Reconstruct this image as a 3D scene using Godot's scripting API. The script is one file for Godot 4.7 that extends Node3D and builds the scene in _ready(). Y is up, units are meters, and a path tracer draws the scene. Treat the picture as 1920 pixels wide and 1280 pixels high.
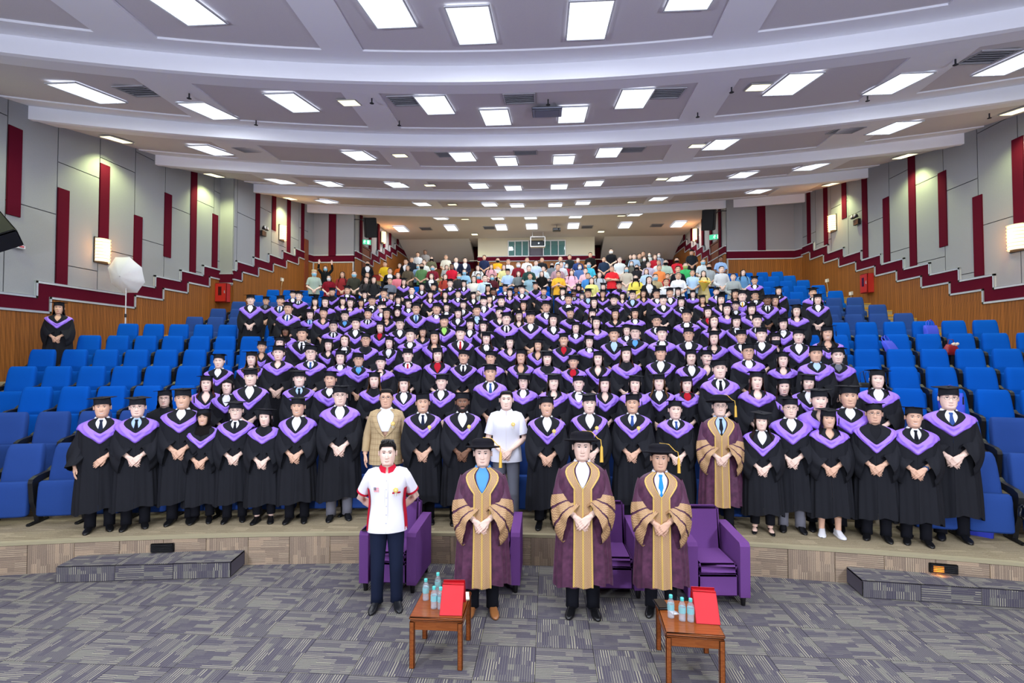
extends Node3D
# A lecture hall full of graduates. Metres; y up. The hall's own axes are used in V(x, height, z): z runs from the camera to the back wall.
const ARC := Vector2(-0.3, -20.2)      # centre of the seat rows
const R0 := 26.7                       # edge of the platform
const CARC := Vector2(-0.2, -17.0)     # centre of the ceiling arcs
const FASCIA := [[26.1, 7.75, 7.45], [29.9, 8.14, 7.84], [33.4, 8.50, 8.21], [37.3, 9.05, 8.73], [41.5, 9.55, 9.19]]
const XL := -11.5
const XR := 11.1
const PITCH := 0.567

func _ready() -> void:
	var cam := Camera3D.new()
	cam.name = "camera"
	add_child(cam)
	cam.fov = rad_to_deg(2.0 * atan(640.0 / 975.0))
	cam.position = Vector3(0, 2.58, 0)
	cam.rotation = Vector3(deg_to_rad(1.6), deg_to_rad(3.8), 0)
	var we := WorldEnvironment.new()
	we.name = "environment"
	var e := Environment.new()
	e.background_mode = Environment.BG_COLOR
	e.background_color = Color(0.02, 0.02, 0.025)
	e.tonemap_mode = Environment.TONE_MAPPER_LINEAR
	e.tonemap_exposure = 1.22
	e.sdfgi_enabled = true
	e.ssao_enabled = true
	e.ssil_enabled = true
	we.environment = e
	add_child(we)
	stage_lights()
	rooms()
	tiers()
	carpet()
	walls()
	rear()
	ceiling()
	ceiling_fittings()
	wall_fittings()
	seats()
	armchairs()
	tables()
	oddments()
	people()

func rf(k: int) -> float:              # where the riser of tier k stands
	if k == 0: return R0
	return R0 + 0.9 + 1.05 * (k - 1) + 0.22 + (0.95 if k > 7 else 0.0)

func off(k: int) -> float:             # where the seat backs of row k stand
	return 0.9 + 1.05 * k + (0.95 if k >= 7 else 0.0)

func fl(k: int) -> float:
	return 0.37 + 0.334 * k

func hc(rho: float) -> float:          # height of the ceiling
	if rho < 26.1: return 7.75 - (26.1 - rho) * 0.18
	for i in 4:
		if rho < FASCIA[i + 1][0]:
			return lerpf(FASCIA[i][2], FASCIA[i + 1][1], (rho - FASCIA[i][0]) / (FASCIA[i + 1][0] - FASCIA[i][0]))
	return 9.19 + minf(rho - 41.5, 2.0) * 0.18

func hcxz(x: float, z: float) -> float:
	return hc(Vector2(x, z).distance_to(CARC))

# a slab bent round the centre c: from radius r0 to r1, from x0 to x1, heights given per radius by a function of rho or fixed
func arc_slab(sh: Sh, c: Vector2, r0: float, r1: float, x0: float, x1: float, top: Callable, bottom: Callable, nx := 36, nr := 2) -> void:
	var base := sh.v.size()
	for side in 2:
		for j in nr:
			var r := lerpf(r0, r1, j / (nr - 1.0))
			for i in nx:
				var x := lerpf(x0, x1, i / (nx - 1.0))
				var z := c.y + sqrt(maxf(r * r - (x - c.x) * (x - c.x), 0.0))
				var h: float = top.call(r) if side == 0 else bottom.call(r)
				sh.put(V(x, h, z), Color.WHITE, Vector2(x, z))
	var n := nx * nr
	sh.weave(base, nx, nr, false)
	for j in nr - 1:
		for i in nx - 1:
			var a := base + n + j * nx + i
			sh.quad(a, a + nx, a + nx + 1, a + 1)
	# rims on vertices of their own
	var rim := [[], []]
	for i in nx: rim[0].append(i)
	for j in range(1, nr): rim[0].append(j * nx + nx - 1)
	for i in range(nx - 2, -1, -1): rim[0].append((nr - 1) * nx + i)
	for j in range(nr - 2, 0, -1): rim[0].append(j * nx)
	var m: int = rim[0].size()
	for q in m:
		var a: int = base + rim[0][q]
		var b: int = base + rim[0][(q + 1) % m]
		var v0 := sh.v[a]
		var v1 := sh.v[b]
		var v2 := sh.v[b + n]
		var v3 := sh.v[a + n]
		var k := sh.put(v0); sh.put(v1); sh.put(v2); sh.put(v3)
		sh.quad(k, k + 3, k + 2, k + 1)

# the same between two angles (degrees) instead of two x
func ring_slab(sh: Sh, c: Vector2, r0: float, r1: float, a0: float, a1: float, top: Callable, bottom: Callable, nx := 12, nr := 2) -> void:
	var base := sh.v.size()
	for side in 2:
		for j in nr:
			var r := lerpf(r0, r1, j / (nr - 1.0))
			for i in nx:
				var a := deg_to_rad(lerpf(a0, a1, i / (nx - 1.0)))
				var h: float = top.call(r) if side == 0 else bottom.call(r)
				sh.put(V(c.x + r * sin(a), h, c.y + r * cos(a)), Color.WHITE, Vector2(r * a, h if r1 - r0 < 0.1 else r))
	var n := nx * nr
	for j in nr - 1:
		for i in nx - 1:
			var a := base + j * nx + i
			sh.quad(a, a + 1, a + nx + 1, a + nx)
			sh.quad(a + n, a + n + nx, a + n + nx + 1, a + n + 1)
	var rim := []
	for i in nx: rim.append(i)
	for j in range(1, nr): rim.append(j * nx + nx - 1)
	for i in range(nx - 2, -1, -1): rim.append((nr - 1) * nx + i)
	for j in range(nr - 2, 0, -1): rim.append(j * nx)
	for q in rim.size():
		var a: int = base + rim[q]
		var b: int = base + rim[(q + 1) % rim.size()]
		var t := Vector2(sh.uv[a].x, sh.v[a].y)
		var t1 := Vector2(sh.uv[b].x, sh.v[b].y)
		var k := sh.put(sh.v[a], Color.WHITE, t); sh.put(sh.v[b], Color.WHITE, t1)
		sh.put(sh.v[b + n], Color.WHITE, Vector2(t1.x, sh.v[b + n].y)); sh.put(sh.v[a + n], Color.WHITE, Vector2(t.x, sh.v[a + n].y))
		sh.quad(k, k + 3, k + 2, k + 1)
# ------------------------------------------------------------------ shapes
class Sh:
	var v := PackedVector3Array()
	var c := PackedColorArray()
	var uv := PackedVector2Array()
	var ix := PackedInt32Array()

	func put(p: Vector3, col := Color.WHITE, t := Vector2.ZERO) -> int:
		v.push_back(p); c.push_back(col); uv.push_back(t)
		return v.size() - 1

	func tri(a: int, b: int, d: int) -> void:
		ix.push_back(a); ix.push_back(b); ix.push_back(d)

	func quad(a: int, b: int, d: int, e: int) -> void:
		tri(a, b, d); tri(a, d, e)

	func weave(base: int, nu: int, nv: int, closed: bool) -> void:
		var m := nu if closed else nu - 1
		for j in nv - 1:
			for i in m:
				var a := base + j * nu + i
				var b := base + j * nu + (i + 1) % nu
				quad(a, b, b + nu, a + nu)

	func fan(base: int, n: int, col := Color.WHITE, back := false) -> void:
		var mid := Vector3.ZERO
		for i in n: mid += v[base + i]
		var m := put(mid / n, col)
		for i in n:
			if back: tri(base + (i + 1) % n, base + i, m)
			else: tri(base + i, base + (i + 1) % n, m)

	# a box with chamfered edges, centre at t.origin
	func box(t: Transform3D, size: Vector3, bev := 0.004, col := Color.WHITE, scale_uv := 0.0) -> void:
		var h := size * 0.5
		bev = minf(bev, 0.45 * minf(size.x, minf(size.y, size.z)))
		var id := {}
		for sx in [-1, 1]:
			for sy in [-1, 1]:
				for sz in [-1, 1]:
					for ax in 3:
						var p := Vector3(sx * (h.x - bev), sy * (h.y - bev), sz * (h.z - bev))
						p[ax] += bev * [sx, sy, sz][ax]
						id[[sx, sy, sz, ax]] = put(t * p, col, Vector2(p.x + (p.z if ax == 0 else 0.0), p.y if ax != 1 else p.z) * scale_uv)
		for ax in 3:
			var u := (ax + 1) % 3
			var w := (ax + 2) % 3
			for s in [-1, 1]:
				var q := []
				for k in [[-1, -1], [1, -1], [1, 1], [-1, 1]]:
					var sg := [0, 0, 0]
					sg[ax] = s; sg[u] = k[0]; sg[w] = k[1]
					q.append(id[[sg[0], sg[1], sg[2], ax]])
				if s > 0: quad(q[3], q[2], q[1], q[0])
				else: quad(q[0], q[1], q[2], q[3])
			for su in [-1, 1]:
				for sw in [-1, 1]:
					var e := []
					for s in [-1, 1]:
						var sg := [0, 0, 0]
						sg[ax] = s; sg[u] = su; sg[w] = sw
						e.append([id[[sg[0], sg[1], sg[2], u]], id[[sg[0], sg[1], sg[2], w]]])
					if su * sw > 0: quad(e[0][0], e[0][1], e[1][1], e[1][0])
					else: quad(e[0][1], e[0][0], e[1][0], e[1][1])
		for sx in [-1, 1]:
			for sy in [-1, 1]:
				for sz in [-1, 1]:
					var a: int = id[[sx, sy, sz, 0]]
					var b: int = id[[sx, sy, sz, 1]]
					var d: int = id[[sx, sy, sz, 2]]
					if sx * sy * sz > 0: tri(a, d, b)
					else: tri(a, b, d)

	# a tube through points; radius per point (x across, y up of the section)
	func tube(pts: Array, rad: Array, n := 12, col := Color.WHITE, caps := true, up := Vector3.UP) -> void:
		var base := v.size()
		for k in pts.size():
			var d: Vector3 = (pts[mini(k + 1, pts.size() - 1)] - pts[maxi(k - 1, 0)])
			d = d.normalized()
			var s := up.cross(d)
			if s.length() < 0.05: s = Vector3.BACK.cross(d)
			s = s.normalized()
			var t := d.cross(s)
			var r: Vector2 = rad[k] if rad[k] is Vector2 else Vector2(rad[k], rad[k])
			for i in n:
				var a := TAU * i / n
				put(pts[k] + s * cos(a) * r.x + t * sin(a) * r.y, col, Vector2(float(i) / n, float(k)))
		weave(base, n, pts.size(), true)
		if caps:
			fan(base, n, col, true)
			fan(base + (pts.size() - 1) * n, n, col)

	# rings of revolution: prof = [[radius, y], ...]
	func lathe(prof: Array, at := Transform3D(), n := 24, col := Color.WHITE, caps := true) -> void:
		var base := v.size()
		for k in prof.size():
			for i in n:
				var a := TAU * i / n
				put(at * Vector3(cos(a) * prof[k][0], prof[k][1], sin(a) * prof[k][0]), col, Vector2(float(i) / n, prof[k][1]))
		weave(base, n, prof.size(), true)
		if caps:
			fan(base, n, col, true)
			fan(base + (prof.size() - 1) * n, n, col)

	func blob(at: Vector3, r: Vector3, col := Color.WHITE, n := 10) -> void:
		var pr := []
		for k in 7:
			var a := lerpf(-1.45, 1.45, k / 6.0)
			pr.append([cos(a), sin(a)])
		lathe(pr, Transform3D(Basis.from_scale(r), at), n, col)

	# a flat polygon pushed along z by depth
	func slab(poly: PackedVector2Array, t: Transform3D, depth: float, col := Color.WHITE) -> void:
		var tr := Geometry2D.triangulate_polygon(poly)
		for s in 2:
			var base := v.size()
			for p in poly: put(t * Vector3(p.x, p.y, depth * 0.5 * (1 - 2 * s)), col, p)
			for k in range(0, tr.size(), 3):
				if s == 0: tri(base + tr[k], base + tr[k + 1], base + tr[k + 2])
				else: tri(base + tr[k + 2], base + tr[k + 1], base + tr[k])
		var n := poly.size()
		for i in n:
			var j := (i + 1) % n
			var b := v.size()
			put(t * Vector3(poly[i].x, poly[i].y, depth * 0.5), col); put(t * Vector3(poly[j].x, poly[j].y, depth * 0.5), col)
			put(t * Vector3(poly[j].x, poly[j].y, -depth * 0.5), col); put(t * Vector3(poly[i].x, poly[i].y, -depth * 0.5), col)
			quad(b, b + 1, b + 2, b + 3)

	func volume() -> float:
		var mid := Vector3.ZERO
		for p in v: mid += p
		mid /= maxi(v.size(), 1)
		var s := 0.0
		for k in range(0, ix.size(), 3):
			s += (v[ix[k]] - mid).dot((v[ix[k + 2]] - mid).cross(v[ix[k + 1]] - mid))
		return s

	func mesh(mat: Material = null) -> ArrayMesh:
		if volume() < 0.0:
			for k in range(0, ix.size(), 3):
				var q := ix[k + 1]
				ix[k + 1] = ix[k + 2]; ix[k + 2] = q
		var nn := PackedVector3Array()
		nn.resize(v.size())
		for k in range(0, ix.size(), 3):
			var a := ix[k]
			var b := ix[k + 1]
			var d := ix[k + 2]
			var f := (v[d] - v[a]).cross(v[b] - v[a])
			nn[a] += f; nn[b] += f; nn[d] += f
		for k in nn.size():
			nn[k] = nn[k].normalized() if nn[k].length_squared() > 1e-24 else Vector3.UP
		var arr := []
		arr.resize(Mesh.ARRAY_MAX)
		arr[Mesh.ARRAY_VERTEX] = v
		arr[Mesh.ARRAY_NORMAL] = nn
		arr[Mesh.ARRAY_COLOR] = c
		arr[Mesh.ARRAY_TEX_UV] = uv
		arr[Mesh.ARRAY_INDEX] = ix
		var m := ArrayMesh.new()
		m.add_surface_from_arrays(Mesh.PRIMITIVE_TRIANGLES, arr)
		if mat: m.surface_set_material(0, mat)
		return m

# surface nets over tapered capsules [a, b, ra, rb]
func nets(sh: Sh, caps: Array, cell: float, k: float, col: Color) -> void:
	var lo := Vector3(1e9, 1e9, 1e9)
	var hi := -lo
	for q in caps:
		var r: float = maxf(q[2], q[3])
		lo = lo.min(q[0] - Vector3.ONE * r).min(q[1] - Vector3.ONE * r)
		hi = hi.max(q[0] + Vector3.ONE * r).max(q[1] + Vector3.ONE * r)
	lo -= Vector3.ONE * cell * 2.5
	hi += Vector3.ONE * cell * 2.5
	var nx := int((hi.x - lo.x) / cell) + 1
	var ny := int((hi.y - lo.y) / cell) + 1
	var nz := int((hi.z - lo.z) / cell) + 1
	var f := PackedFloat32Array()
	f.resize(nx * ny * nz)
	f.fill(1.0)
	for q in caps:
		var a: Vector3 = q[0]
		var ab: Vector3 = q[1] - a
		var ra: float = q[2]
		var rb: float = q[3]
		var l2 := maxf(ab.length_squared(), 1e-9)
		var pad := maxf(ra, rb) + cell * 2.5
		var i0 := ((a.min(q[1]) - lo - Vector3.ONE * pad) / cell).floor()
		var i1 := ((a.max(q[1]) - lo + Vector3.ONE * pad) / cell).ceil()
		for z in range(maxi(0, int(i0.z)), mini(nz, int(i1.z) + 1)):
			for y in range(maxi(0, int(i0.y)), mini(ny, int(i1.y) + 1)):
				for x in range(maxi(0, int(i0.x)), mini(nx, int(i1.x) + 1)):
					var p := lo + Vector3(x, y, z) * cell - a
					var t := clampf(p.dot(ab) / l2, 0.0, 1.0)
					var d := (p - ab * t).length() - lerpf(ra, rb, t)
					var at := x + nx * (y + ny * z)
					var o := f[at]
					var h := maxf(k - absf(o - d), 0.0) / k
					f[at] = minf(o, d) - h * h * k * 0.25
	var id := PackedInt32Array()
	id.resize(nx * ny * nz)
	id.fill(-1)
	var sx := [0, 1, 0, 1, 0, 1, 0, 1]
	var sy := [0, 0, 1, 1, 0, 0, 1, 1]
	var sz := [0, 0, 0, 0, 1, 1, 1, 1]
	for z in nz - 1:
		for y in ny - 1:
			for x in nx - 1:
				var at := x + nx * (y + ny * z)
				var neg := 0
				for m in 8:
					if f[at + sx[m] + nx * (sy[m] + ny * sz[m])] < 0.0: neg += 1
				if neg == 0 or neg == 8: continue
				var sum := Vector3.ZERO
				var cnt := 0
				for m in 8:
					for ax in [1, 2, 4]:
						if m & ax: continue
						var m2: int = m | ax
						var fa := f[at + sx[m] + nx * (sy[m] + ny * sz[m])]
						var fb := f[at + sx[m2] + nx * (sy[m2] + ny * sz[m2])]
						if (fa < 0.0) == (fb < 0.0): continue
						var t := fa / (fa - fb)
						sum += Vector3(lerpf(sx[m], sx[m2], t), lerpf(sy[m], sy[m2], t), lerpf(sz[m], sz[m2], t))
						cnt += 1
				id[at] = sh.put(lo + (Vector3(x, y, z) + sum / cnt) * cell, col)
	var step := [1, nx, nx * ny]
	for z in range(1, nz - 1):
		for y in range(1, ny - 1):
			for x in range(1, nx - 1):
				var at := x + nx * (y + ny * z)
				var fa := f[at]
				for ax in 3:
					var fb := f[at + step[ax]]
					if (fa < 0.0) == (fb < 0.0): continue
					var u: int = step[(ax + 1) % 3]
					var w: int = step[(ax + 2) % 3]
					var a := id[at]
					var b := id[at - u]
					var d := id[at - u - w]
					var e := id[at - w]
					if a < 0 or b < 0 or d < 0 or e < 0: continue
					if fa < 0.0: sh.quad(a, e, d, b)
					else: sh.quad(a, b, d, e)

# ------------------------------------------------------------------ nodes
var taken := {}
var mats := {}
var cache := {}

func numbered(called: String, parent: Node) -> String:
	var key := "%d/%s" % [parent.get_instance_id(), called]
	var n: int = taken.get(key, 0)
	taken[key] = n + 1
	return called if n == 0 else "%s_%03d" % [called, n]

func obj(called: String, m: Mesh, mat: Material = null, parent: Node = null, at := Transform3D()) -> MeshInstance3D:
	var o := MeshInstance3D.new()
	var par: Node = parent if parent else self
	o.name = numbered(called, par)
	o.mesh = m
	if mat: o.material_override = mat
	o.transform = at
	par.add_child(o, true)
	return o

func thing(called: String, label: String, category: String, at := Vector3.ZERO, turn := 0.0, group := "") -> Node3D:
	var o := Node3D.new()
	o.name = numbered(called, self)
	add_child(o, true)
	o.position = at
	o.rotation.y = turn
	tag(o, label, category, group)
	return o

func tag(o: Node, label: String, category: String, group := "") -> void:
	o.set_meta("label", label)
	o.set_meta("category", category)
	if group: o.set_meta("group", group)

func struct(called: String, m: Mesh, mat: Material, at := Transform3D()) -> MeshInstance3D:
	var o := obj(called, m, mat, null, at)
	o.set_meta("kind", "structure")
	return o

func mat(col: Color, rough := 0.7, metal := 0.0, key := "") -> StandardMaterial3D:
	var k := "%s%f%f%s" % [col.to_html(), rough, metal, key]
	if mats.has(k): return mats[k]
	var m := StandardMaterial3D.new()
	m.albedo_color = col
	m.roughness = rough
	m.metallic = metal
	mats[k] = m
	return m

func hexm(h: String, rough := 0.7, metal := 0.0) -> StandardMaterial3D:
	return mat(Color(h), rough, metal)

func cyl(called: String, r: float, h: float, m: Material, parent: Node, at: Transform3D, r2 := -1.0, n := 16) -> MeshInstance3D:
	var s := Sh.new()
	s.lathe([[r, 0.0], [r2 if r2 >= 0 else r, h]], Transform3D(), n)
	return obj(called, s.mesh(), m, parent, at)

func bx(called: String, size: Vector3, m: Material, parent: Node, at: Vector3, bev := 0.004, basis := Basis()) -> MeshInstance3D:
	var k := "bx%v%f" % [size, bev]
	if not cache.has(k):
		var s := Sh.new()
		s.box(Transform3D(), size, bev)
		cache[k] = s.mesh()
	return obj(called, cache[k], m, parent, Transform3D(basis, at))

func V(x: float, h: float, z: float) -> Vector3:
	return Vector3(x, h, -z)
# ------------------------------------------------------------------ the hall
func stripe_image(seed_: int, darkc: Color, lightc: Color, fine: Color, size := 256) -> Image:
	var im := Image.create(size, size, false, Image.FORMAT_RGB8)
	var rng := RandomNumberGenerator.new(); rng.seed = seed_
	var y := 0
	while y < size:
		var bh := rng.randi_range(14, 34)
		var x := 0
		while x < size:
			var bw := rng.randi_range(36, 120)
			var style := rng.randi() % 5
			for yy in range(y, mini(y + bh, size)):
				for xx in range(x, mini(x + bw, size)):
					var l := (yy % 11) / 2
					var c := darkc.lerp(lightc, 0.35)
					match style:
						0: c = darkc if l < 4 else darkc.lerp(lightc, .5)
						1: c = fine if l < 2 else darkc
						2: c = lightc if l < 4 else darkc.lerp(lightc, .4)
						3: c = fine if l == 0 else darkc.lerp(lightc, .25)
						4: c = lightc.lerp(darkc, .35) if (yy / 5) % 2 == 0 else darkc
					im.set_pixel(xx, yy, c * rng.randf_range(.90, 1.08))
			x += bw
		y += bh
	return im

func carpet_mat(k: int, tan_: bool) -> StandardMaterial3D:
	var key := "carpet%d%s" % [k, tan_]
	if mats.has(key): return mats[key]
	var m := StandardMaterial3D.new()
	var im := stripe_image(100 + k, Color("887868") if tan_ else Color("54505a"), Color("b09a80") if tan_ else Color("7e7c72"), Color("bca88c") if tan_ else Color("a6a28c"))
	m.albedo_texture = ImageTexture.create_from_image(im)
	m.roughness = .95
	m.metallic_specular = .1
	mats[key] = m
	return m

func tread_mat() -> StandardMaterial3D:
	if mats.has("tread"): return mats.tread
	var m := StandardMaterial3D.new()
	m.albedo_texture = ImageTexture.create_from_image(stripe_image(77, Color("8c8068"), Color("a89a7e"), Color("a89c80")))
	m.uv1_triplanar = true; m.uv1_world_triplanar = true
	m.uv1_scale = Vector3(1, 1, 1)
	m.roughness = .95
	m.metallic_specular = .1
	mats.tread = m
	return m

func wood_mat() -> StandardMaterial3D:
	if mats.has("wood"): return mats.wood
	var im := Image.create(256, 256, false, Image.FORMAT_RGB8)
	var rng := RandomNumberGenerator.new(); rng.seed = 8
	for s in 16:
		var tone := rng.randf_range(.93, 1.05)
		for x in 16:
			for y in 256:
				var g := 1.0 + .05 * sin(y * .09 + s * 7.0 + x * .5) + rng.randf_range(-.03, .03)
				var c := Color("8f5826") * (tone * g)
				if x < 2: c = c * .78
				im.set_pixel(s * 16 + x, y, c)
	var m := StandardMaterial3D.new()
	m.albedo_texture = ImageTexture.create_from_image(im)
	m.uv1_scale = Vector3(.62, .5, 1)
	m.roughness = .5
	m.metallic_specular = .35
	mats.wood = m
	return m

func paint(c: String, rough := .9) -> StandardMaterial3D:
	var m := mat(Color(c), rough, 0, "paint")
	m.metallic_specular = .2
	return m

func speckle(key: String, c: Color, amt: float, scale: float) -> StandardMaterial3D:
	if mats.has(key): return mats[key]
	var im := Image.create(128, 128, false, Image.FORMAT_RGB8)
	var rng := RandomNumberGenerator.new(); rng.seed = key.length()
	for y in 128: for x in 128: im.set_pixel(x, y, c * (1.0 + rng.randf_range(-amt, amt)))
	var m := StandardMaterial3D.new()
	m.albedo_texture = ImageTexture.create_from_image(im)
	m.uv1_triplanar = true; m.uv1_world_triplanar = true
	m.uv1_scale = Vector3.ONE * scale
	m.roughness = .95
	m.metallic_specular = .15
	mats[key] = m
	return m

func rooms() -> void:
	var fm := paint("6a675f")
	var sh := Sh.new()
	sh.box(Transform3D(Basis(), V(-.2, -.112, .5)), Vector3(23.4, .2, 14), .0)
	struct("floor", sh.mesh(), fm)
	# shell behind the linings
	var dark := paint("b9b9bd")
	for s in [["wall_left", Vector3(.2, 11, 38), V(XL - .14, 5.2, 13)], ["wall_right", Vector3(.2, 11, 38), V(XR + .14, 5.2, 13)], ["wall_stage", Vector3(23.4, 11, .2), V(-.2, 5.2, -6.1)], ["wall_back", Vector3(23.4, 11.6, .2), V(-.2, 5.4, 34.6)]]:
		var b := Sh.new()
		b.box(Transform3D(Basis(), s[2]), s[1], 0.0)
		struct(s[0], b.mesh(), dark)
	var r := Sh.new()
	r.box(Transform3D(Basis(), V(-.2, 10.9, 14)), Vector3(23.4, .2, 42), 0.0)
	struct("ceiling_roof", r.mesh(), dark)

func tiers() -> void:
	for k in 20:
		var sh := Sh.new()
		var h := fl(k)
		var x0 := XL + .02
		var x1 := XR - .02
		var r1 := rf(k + 1) + .03 if k < 19 else 53.5
		arc_slab(sh, ARC, rf(k), r1, x0, x1, func(_r): return h, func(_r): return h - .40, 60, 2)
		var t := struct("floor", sh.mesh(), tread_mat())
		t.set_meta("label", "tan carpeted seating tier")
		var nose := Sh.new()
		arc_slab(nose, ARC, rf(k) - .012, rf(k) + .05, x0, x1, func(_r): return h + .006, func(_r): return h - .03, 60, 2)
		obj("nosing", nose.mesh(), paint("a39a7c") if k < 8 else paint("b08a3c"), t)
		if k == 0:
			for i in 46:
				var a0 := rad_to_deg((-11.4 + .5 * i) / R0)
				var s := Sh.new()
				ring_slab(s, ARC, R0 - .012, R0 + .004, a0 + .008, rad_to_deg((-11.4 + .5 * (i + 1)) / R0) - .008, func(_r): return .335, func(_r): return 0.0, 4, 2)
				for q in s.uv.size(): s.uv[q] = Vector2((s.uv[q].x + 11.4) * 2.0, s.uv[q].y * 2.0) if i % 2 == 0 else Vector2(s.uv[q].y * 2.0, (s.uv[q].x + 11.4) * 2.0)
				obj("carpet_tile", s.mesh(), carpet_mat(10 + i % 3, true), t)
	# stairs along both side walls above the cross aisle
	for side in [-1, 1]:
		for k in range(8, 15):
			var st := Sh.new()
			var xa := XL + .03 if side < 0 else 9.95
			var xb := -10.25 if side < 0 else XR - .03
			var h := fl(k) - .167
			arc_slab(st, ARC, rf(k) - .36, rf(k) + .02, xa, xb, func(_r): return h, func(_r): return h - .17, 6, 2)
			var o := struct("floor_step", st.mesh(), tread_mat())
			var n := Sh.new()
			arc_slab(n, ARC, rf(k) - .372, rf(k) - .31, xa, xb, func(_r): return h + .006, func(_r): return h - .05, 6, 2)
			obj("nosing", n.mesh(), paint("b8872c", .5), o)

func carpet() -> void:
	var parent := get_node("floor")
	var tile := Sh.new()
	tile.box(Transform3D(), Vector3(.4985, .012, .4985), .0015)
	for q in tile.v.size(): tile.uv[q] = Vector2(tile.v[q].x, tile.v[q].z) * 2.0 + Vector2(.5, .5)
	var m := tile.mesh()
	for j in range(0, 7):
		for i in range(-13, 13):
			var x := -.099 + .25 + .5 * i
			var z := 3.688 + .25 + .5 * j
			if Vector2(absf(x - ARC.x) - .3, z - .3).distance_to(Vector2(0, ARC.y)) > R0: continue
			var q := (i * 7 + j * 3 + 100) % 4
			obj("carpet_tile", m, carpet_mat(q, false), parent, Transform3D(Basis(Vector3.UP, (PI / 2 if (i + j) % 2 == 0 else 0.0) + (PI if q % 2 == 0 else 0.0)), V(x, -.006, z)))
	for s in [["left", -5.58, 5.64, -3.68, 5.90, .13], ["right", 3.37, 5.87, 5.6, 5.66, -.11]]:
		var a := Vector3(s[1], 0, -s[2])
		var b := Vector3(s[3], 0, -s[4])
		var mid := (a + b) * .5
		var along := (b - a).normalized()
		var back := Vector3(along.z, 0, -along.x)
		if back.z > 0: back = -back
		var len := (b - a).length()
		var o := thing("step_platform", "low carpeted step box below the floor vent on the " + s[0] + " side of the platform", "step", mid + back * .21, atan2(-along.z, along.x))
		var body := Sh.new()
		body.box(Transform3D(Basis(), Vector3(0, .09, 0)), Vector3(len, .176, .42), .012)
		obj("body", body.mesh(), paint("55515a"), o)
		var n := int(len / .5)
		var w := len / n
		for k in n:
			for f in 2:
				var t := Sh.new()
				t.box(Transform3D(), Vector3(w - .003, .006, .42 if f == 0 else .17), .002)
				for q in t.v.size():
					var u := Vector2(t.v[q].x, t.v[q].z) * 2.0
					t.uv[q] = u if (k + f) % 2 == 0 else Vector2(u.y, u.x)
				obj("carpet_tile", t.mesh(), carpet_mat(k % 4, false), o, Transform3D(Basis(), Vector3(-len / 2 + w * (k + .5), .181, 0)) if f == 0 else Transform3D(Basis(Vector3.RIGHT, PI / 2), Vector3(-len / 2 + w * (k + .5), .09, .213)))

# heights of the stepped line along a side wall
func step_line(z0: float, z1: float, corners: Array, dz: float, dh: float) -> Array:
	var pts := []
	var h: float = corners[0][1]
	pts.append(Vector2(z0, h + dh))
	for c in corners:
		if c[0] + dz > z0 and c[0] + dz < z1:
			pts.append(Vector2(c[0] + dz, h + dh))
			pts.append(Vector2(c[0] + dz, c[2] + dh))
		h = c[2]
	pts.append(Vector2(z1, h + dh))
	return pts

func plane_x(x: float, side: int) -> Transform3D:   # local x = z of the hall, local y = height, local z = into the room
	return Transform3D(Basis(Vector3(0, 0, -1), Vector3.UP, Vector3(1, 0, 0)), Vector3(x, 0, 0))

func trim_line(sh: Sh, pts: Array, t: Transform3D, w: float, d: float) -> void:
	for k in pts.size() - 1:
		var a: Vector2 = pts[k]
		var b: Vector2 = pts[k + 1]
		var mid := (a + b) * .5
		var size := Vector3(absf(b.x - a.x) + w, absf(b.y - a.y) + w, d)
		sh.box(t * Transform3D(Basis(), Vector3(mid.x, mid.y, 0)), size, .004)

func wall_run(side: String, x: float, z0: float, z1: float, corners: Array, first: bool, zstripe: float, wall: Node) -> void:
	var s := 1 if side == "left" else -1
	var t := plane_x(x, s)
	var into := float(s)
	var low := step_line(z0, z1, corners, 0.0, 0.0)
	var up := step_line(z0, z1, corners, -.33, .33)
	var poly := PackedVector2Array()
	poly.append(Vector2(z0, -.1)); poly.append(Vector2(z1, -.1))
	for k in range(low.size() - 1, -1, -1): poly.append(low[k])
	var w := Sh.new()
	w.slab(poly, t * Transform3D(Basis(), Vector3(0, 0, .025 * into)), .05)
	obj("wood_wainscot", w.mesh(), wood_mat(), wall)
	var band := PackedVector2Array()
	for p in low: band.append(p)
	for k in range(up.size() - 1, -1, -1): band.append(up[k])
	var b := Sh.new()
	b.slab(band, t * Transform3D(Basis(), Vector3(0, 0, .03 * into)), .06)
	obj("maroon_band", b.mesh(), speckle("maroon", Color("561224"), .06, 3), wall)
	for l in [low, up]:
		var tr := Sh.new()
		trim_line(tr, l, t * Transform3D(Basis(), Vector3(0, 0, .04 * into)), .055, .08)
		obj("silver_trim", tr.mesh(), mat(Color("b4bac0"), .45, .2), wall)
	# grey acoustic panels with open joints, 1.15 m wide, joints at staggered heights
	var k := 0
	var z := zstripe - 1.15 * ceilf((zstripe - z0) / 1.15)
	while z < z1:
		var a := maxf(z, z0)
		var e := minf(z + 1.15, z1)
		var ceil_h := hcxz(x, (a + e) * .5) + .35
		var joints: Array = [[3.3, 5.9, 8.3, 10.2], [3.3, 4.75, 7.15, 10.2], [3.3, 5.35, 7.7, 10.2]][posmod(int(round((z - zstripe) / 1.15)), 3)]
		for q in 3:
			var y0: float = joints[q]
			var y1: float = minf(joints[q + 1], ceil_h)
			if y1 - y0 < .1 or e - a < .05: continue
			bx("wall_panel", Vector3(.028, y1 - y0 - .012, e - a - .012), speckle("grey", Color("96989a"), .06, 4), wall, Vector3(x + .014 * into, (y0 + y1) / 2, -(a + e) / 2), .004)
		z += 1.15
		k += 1

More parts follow.
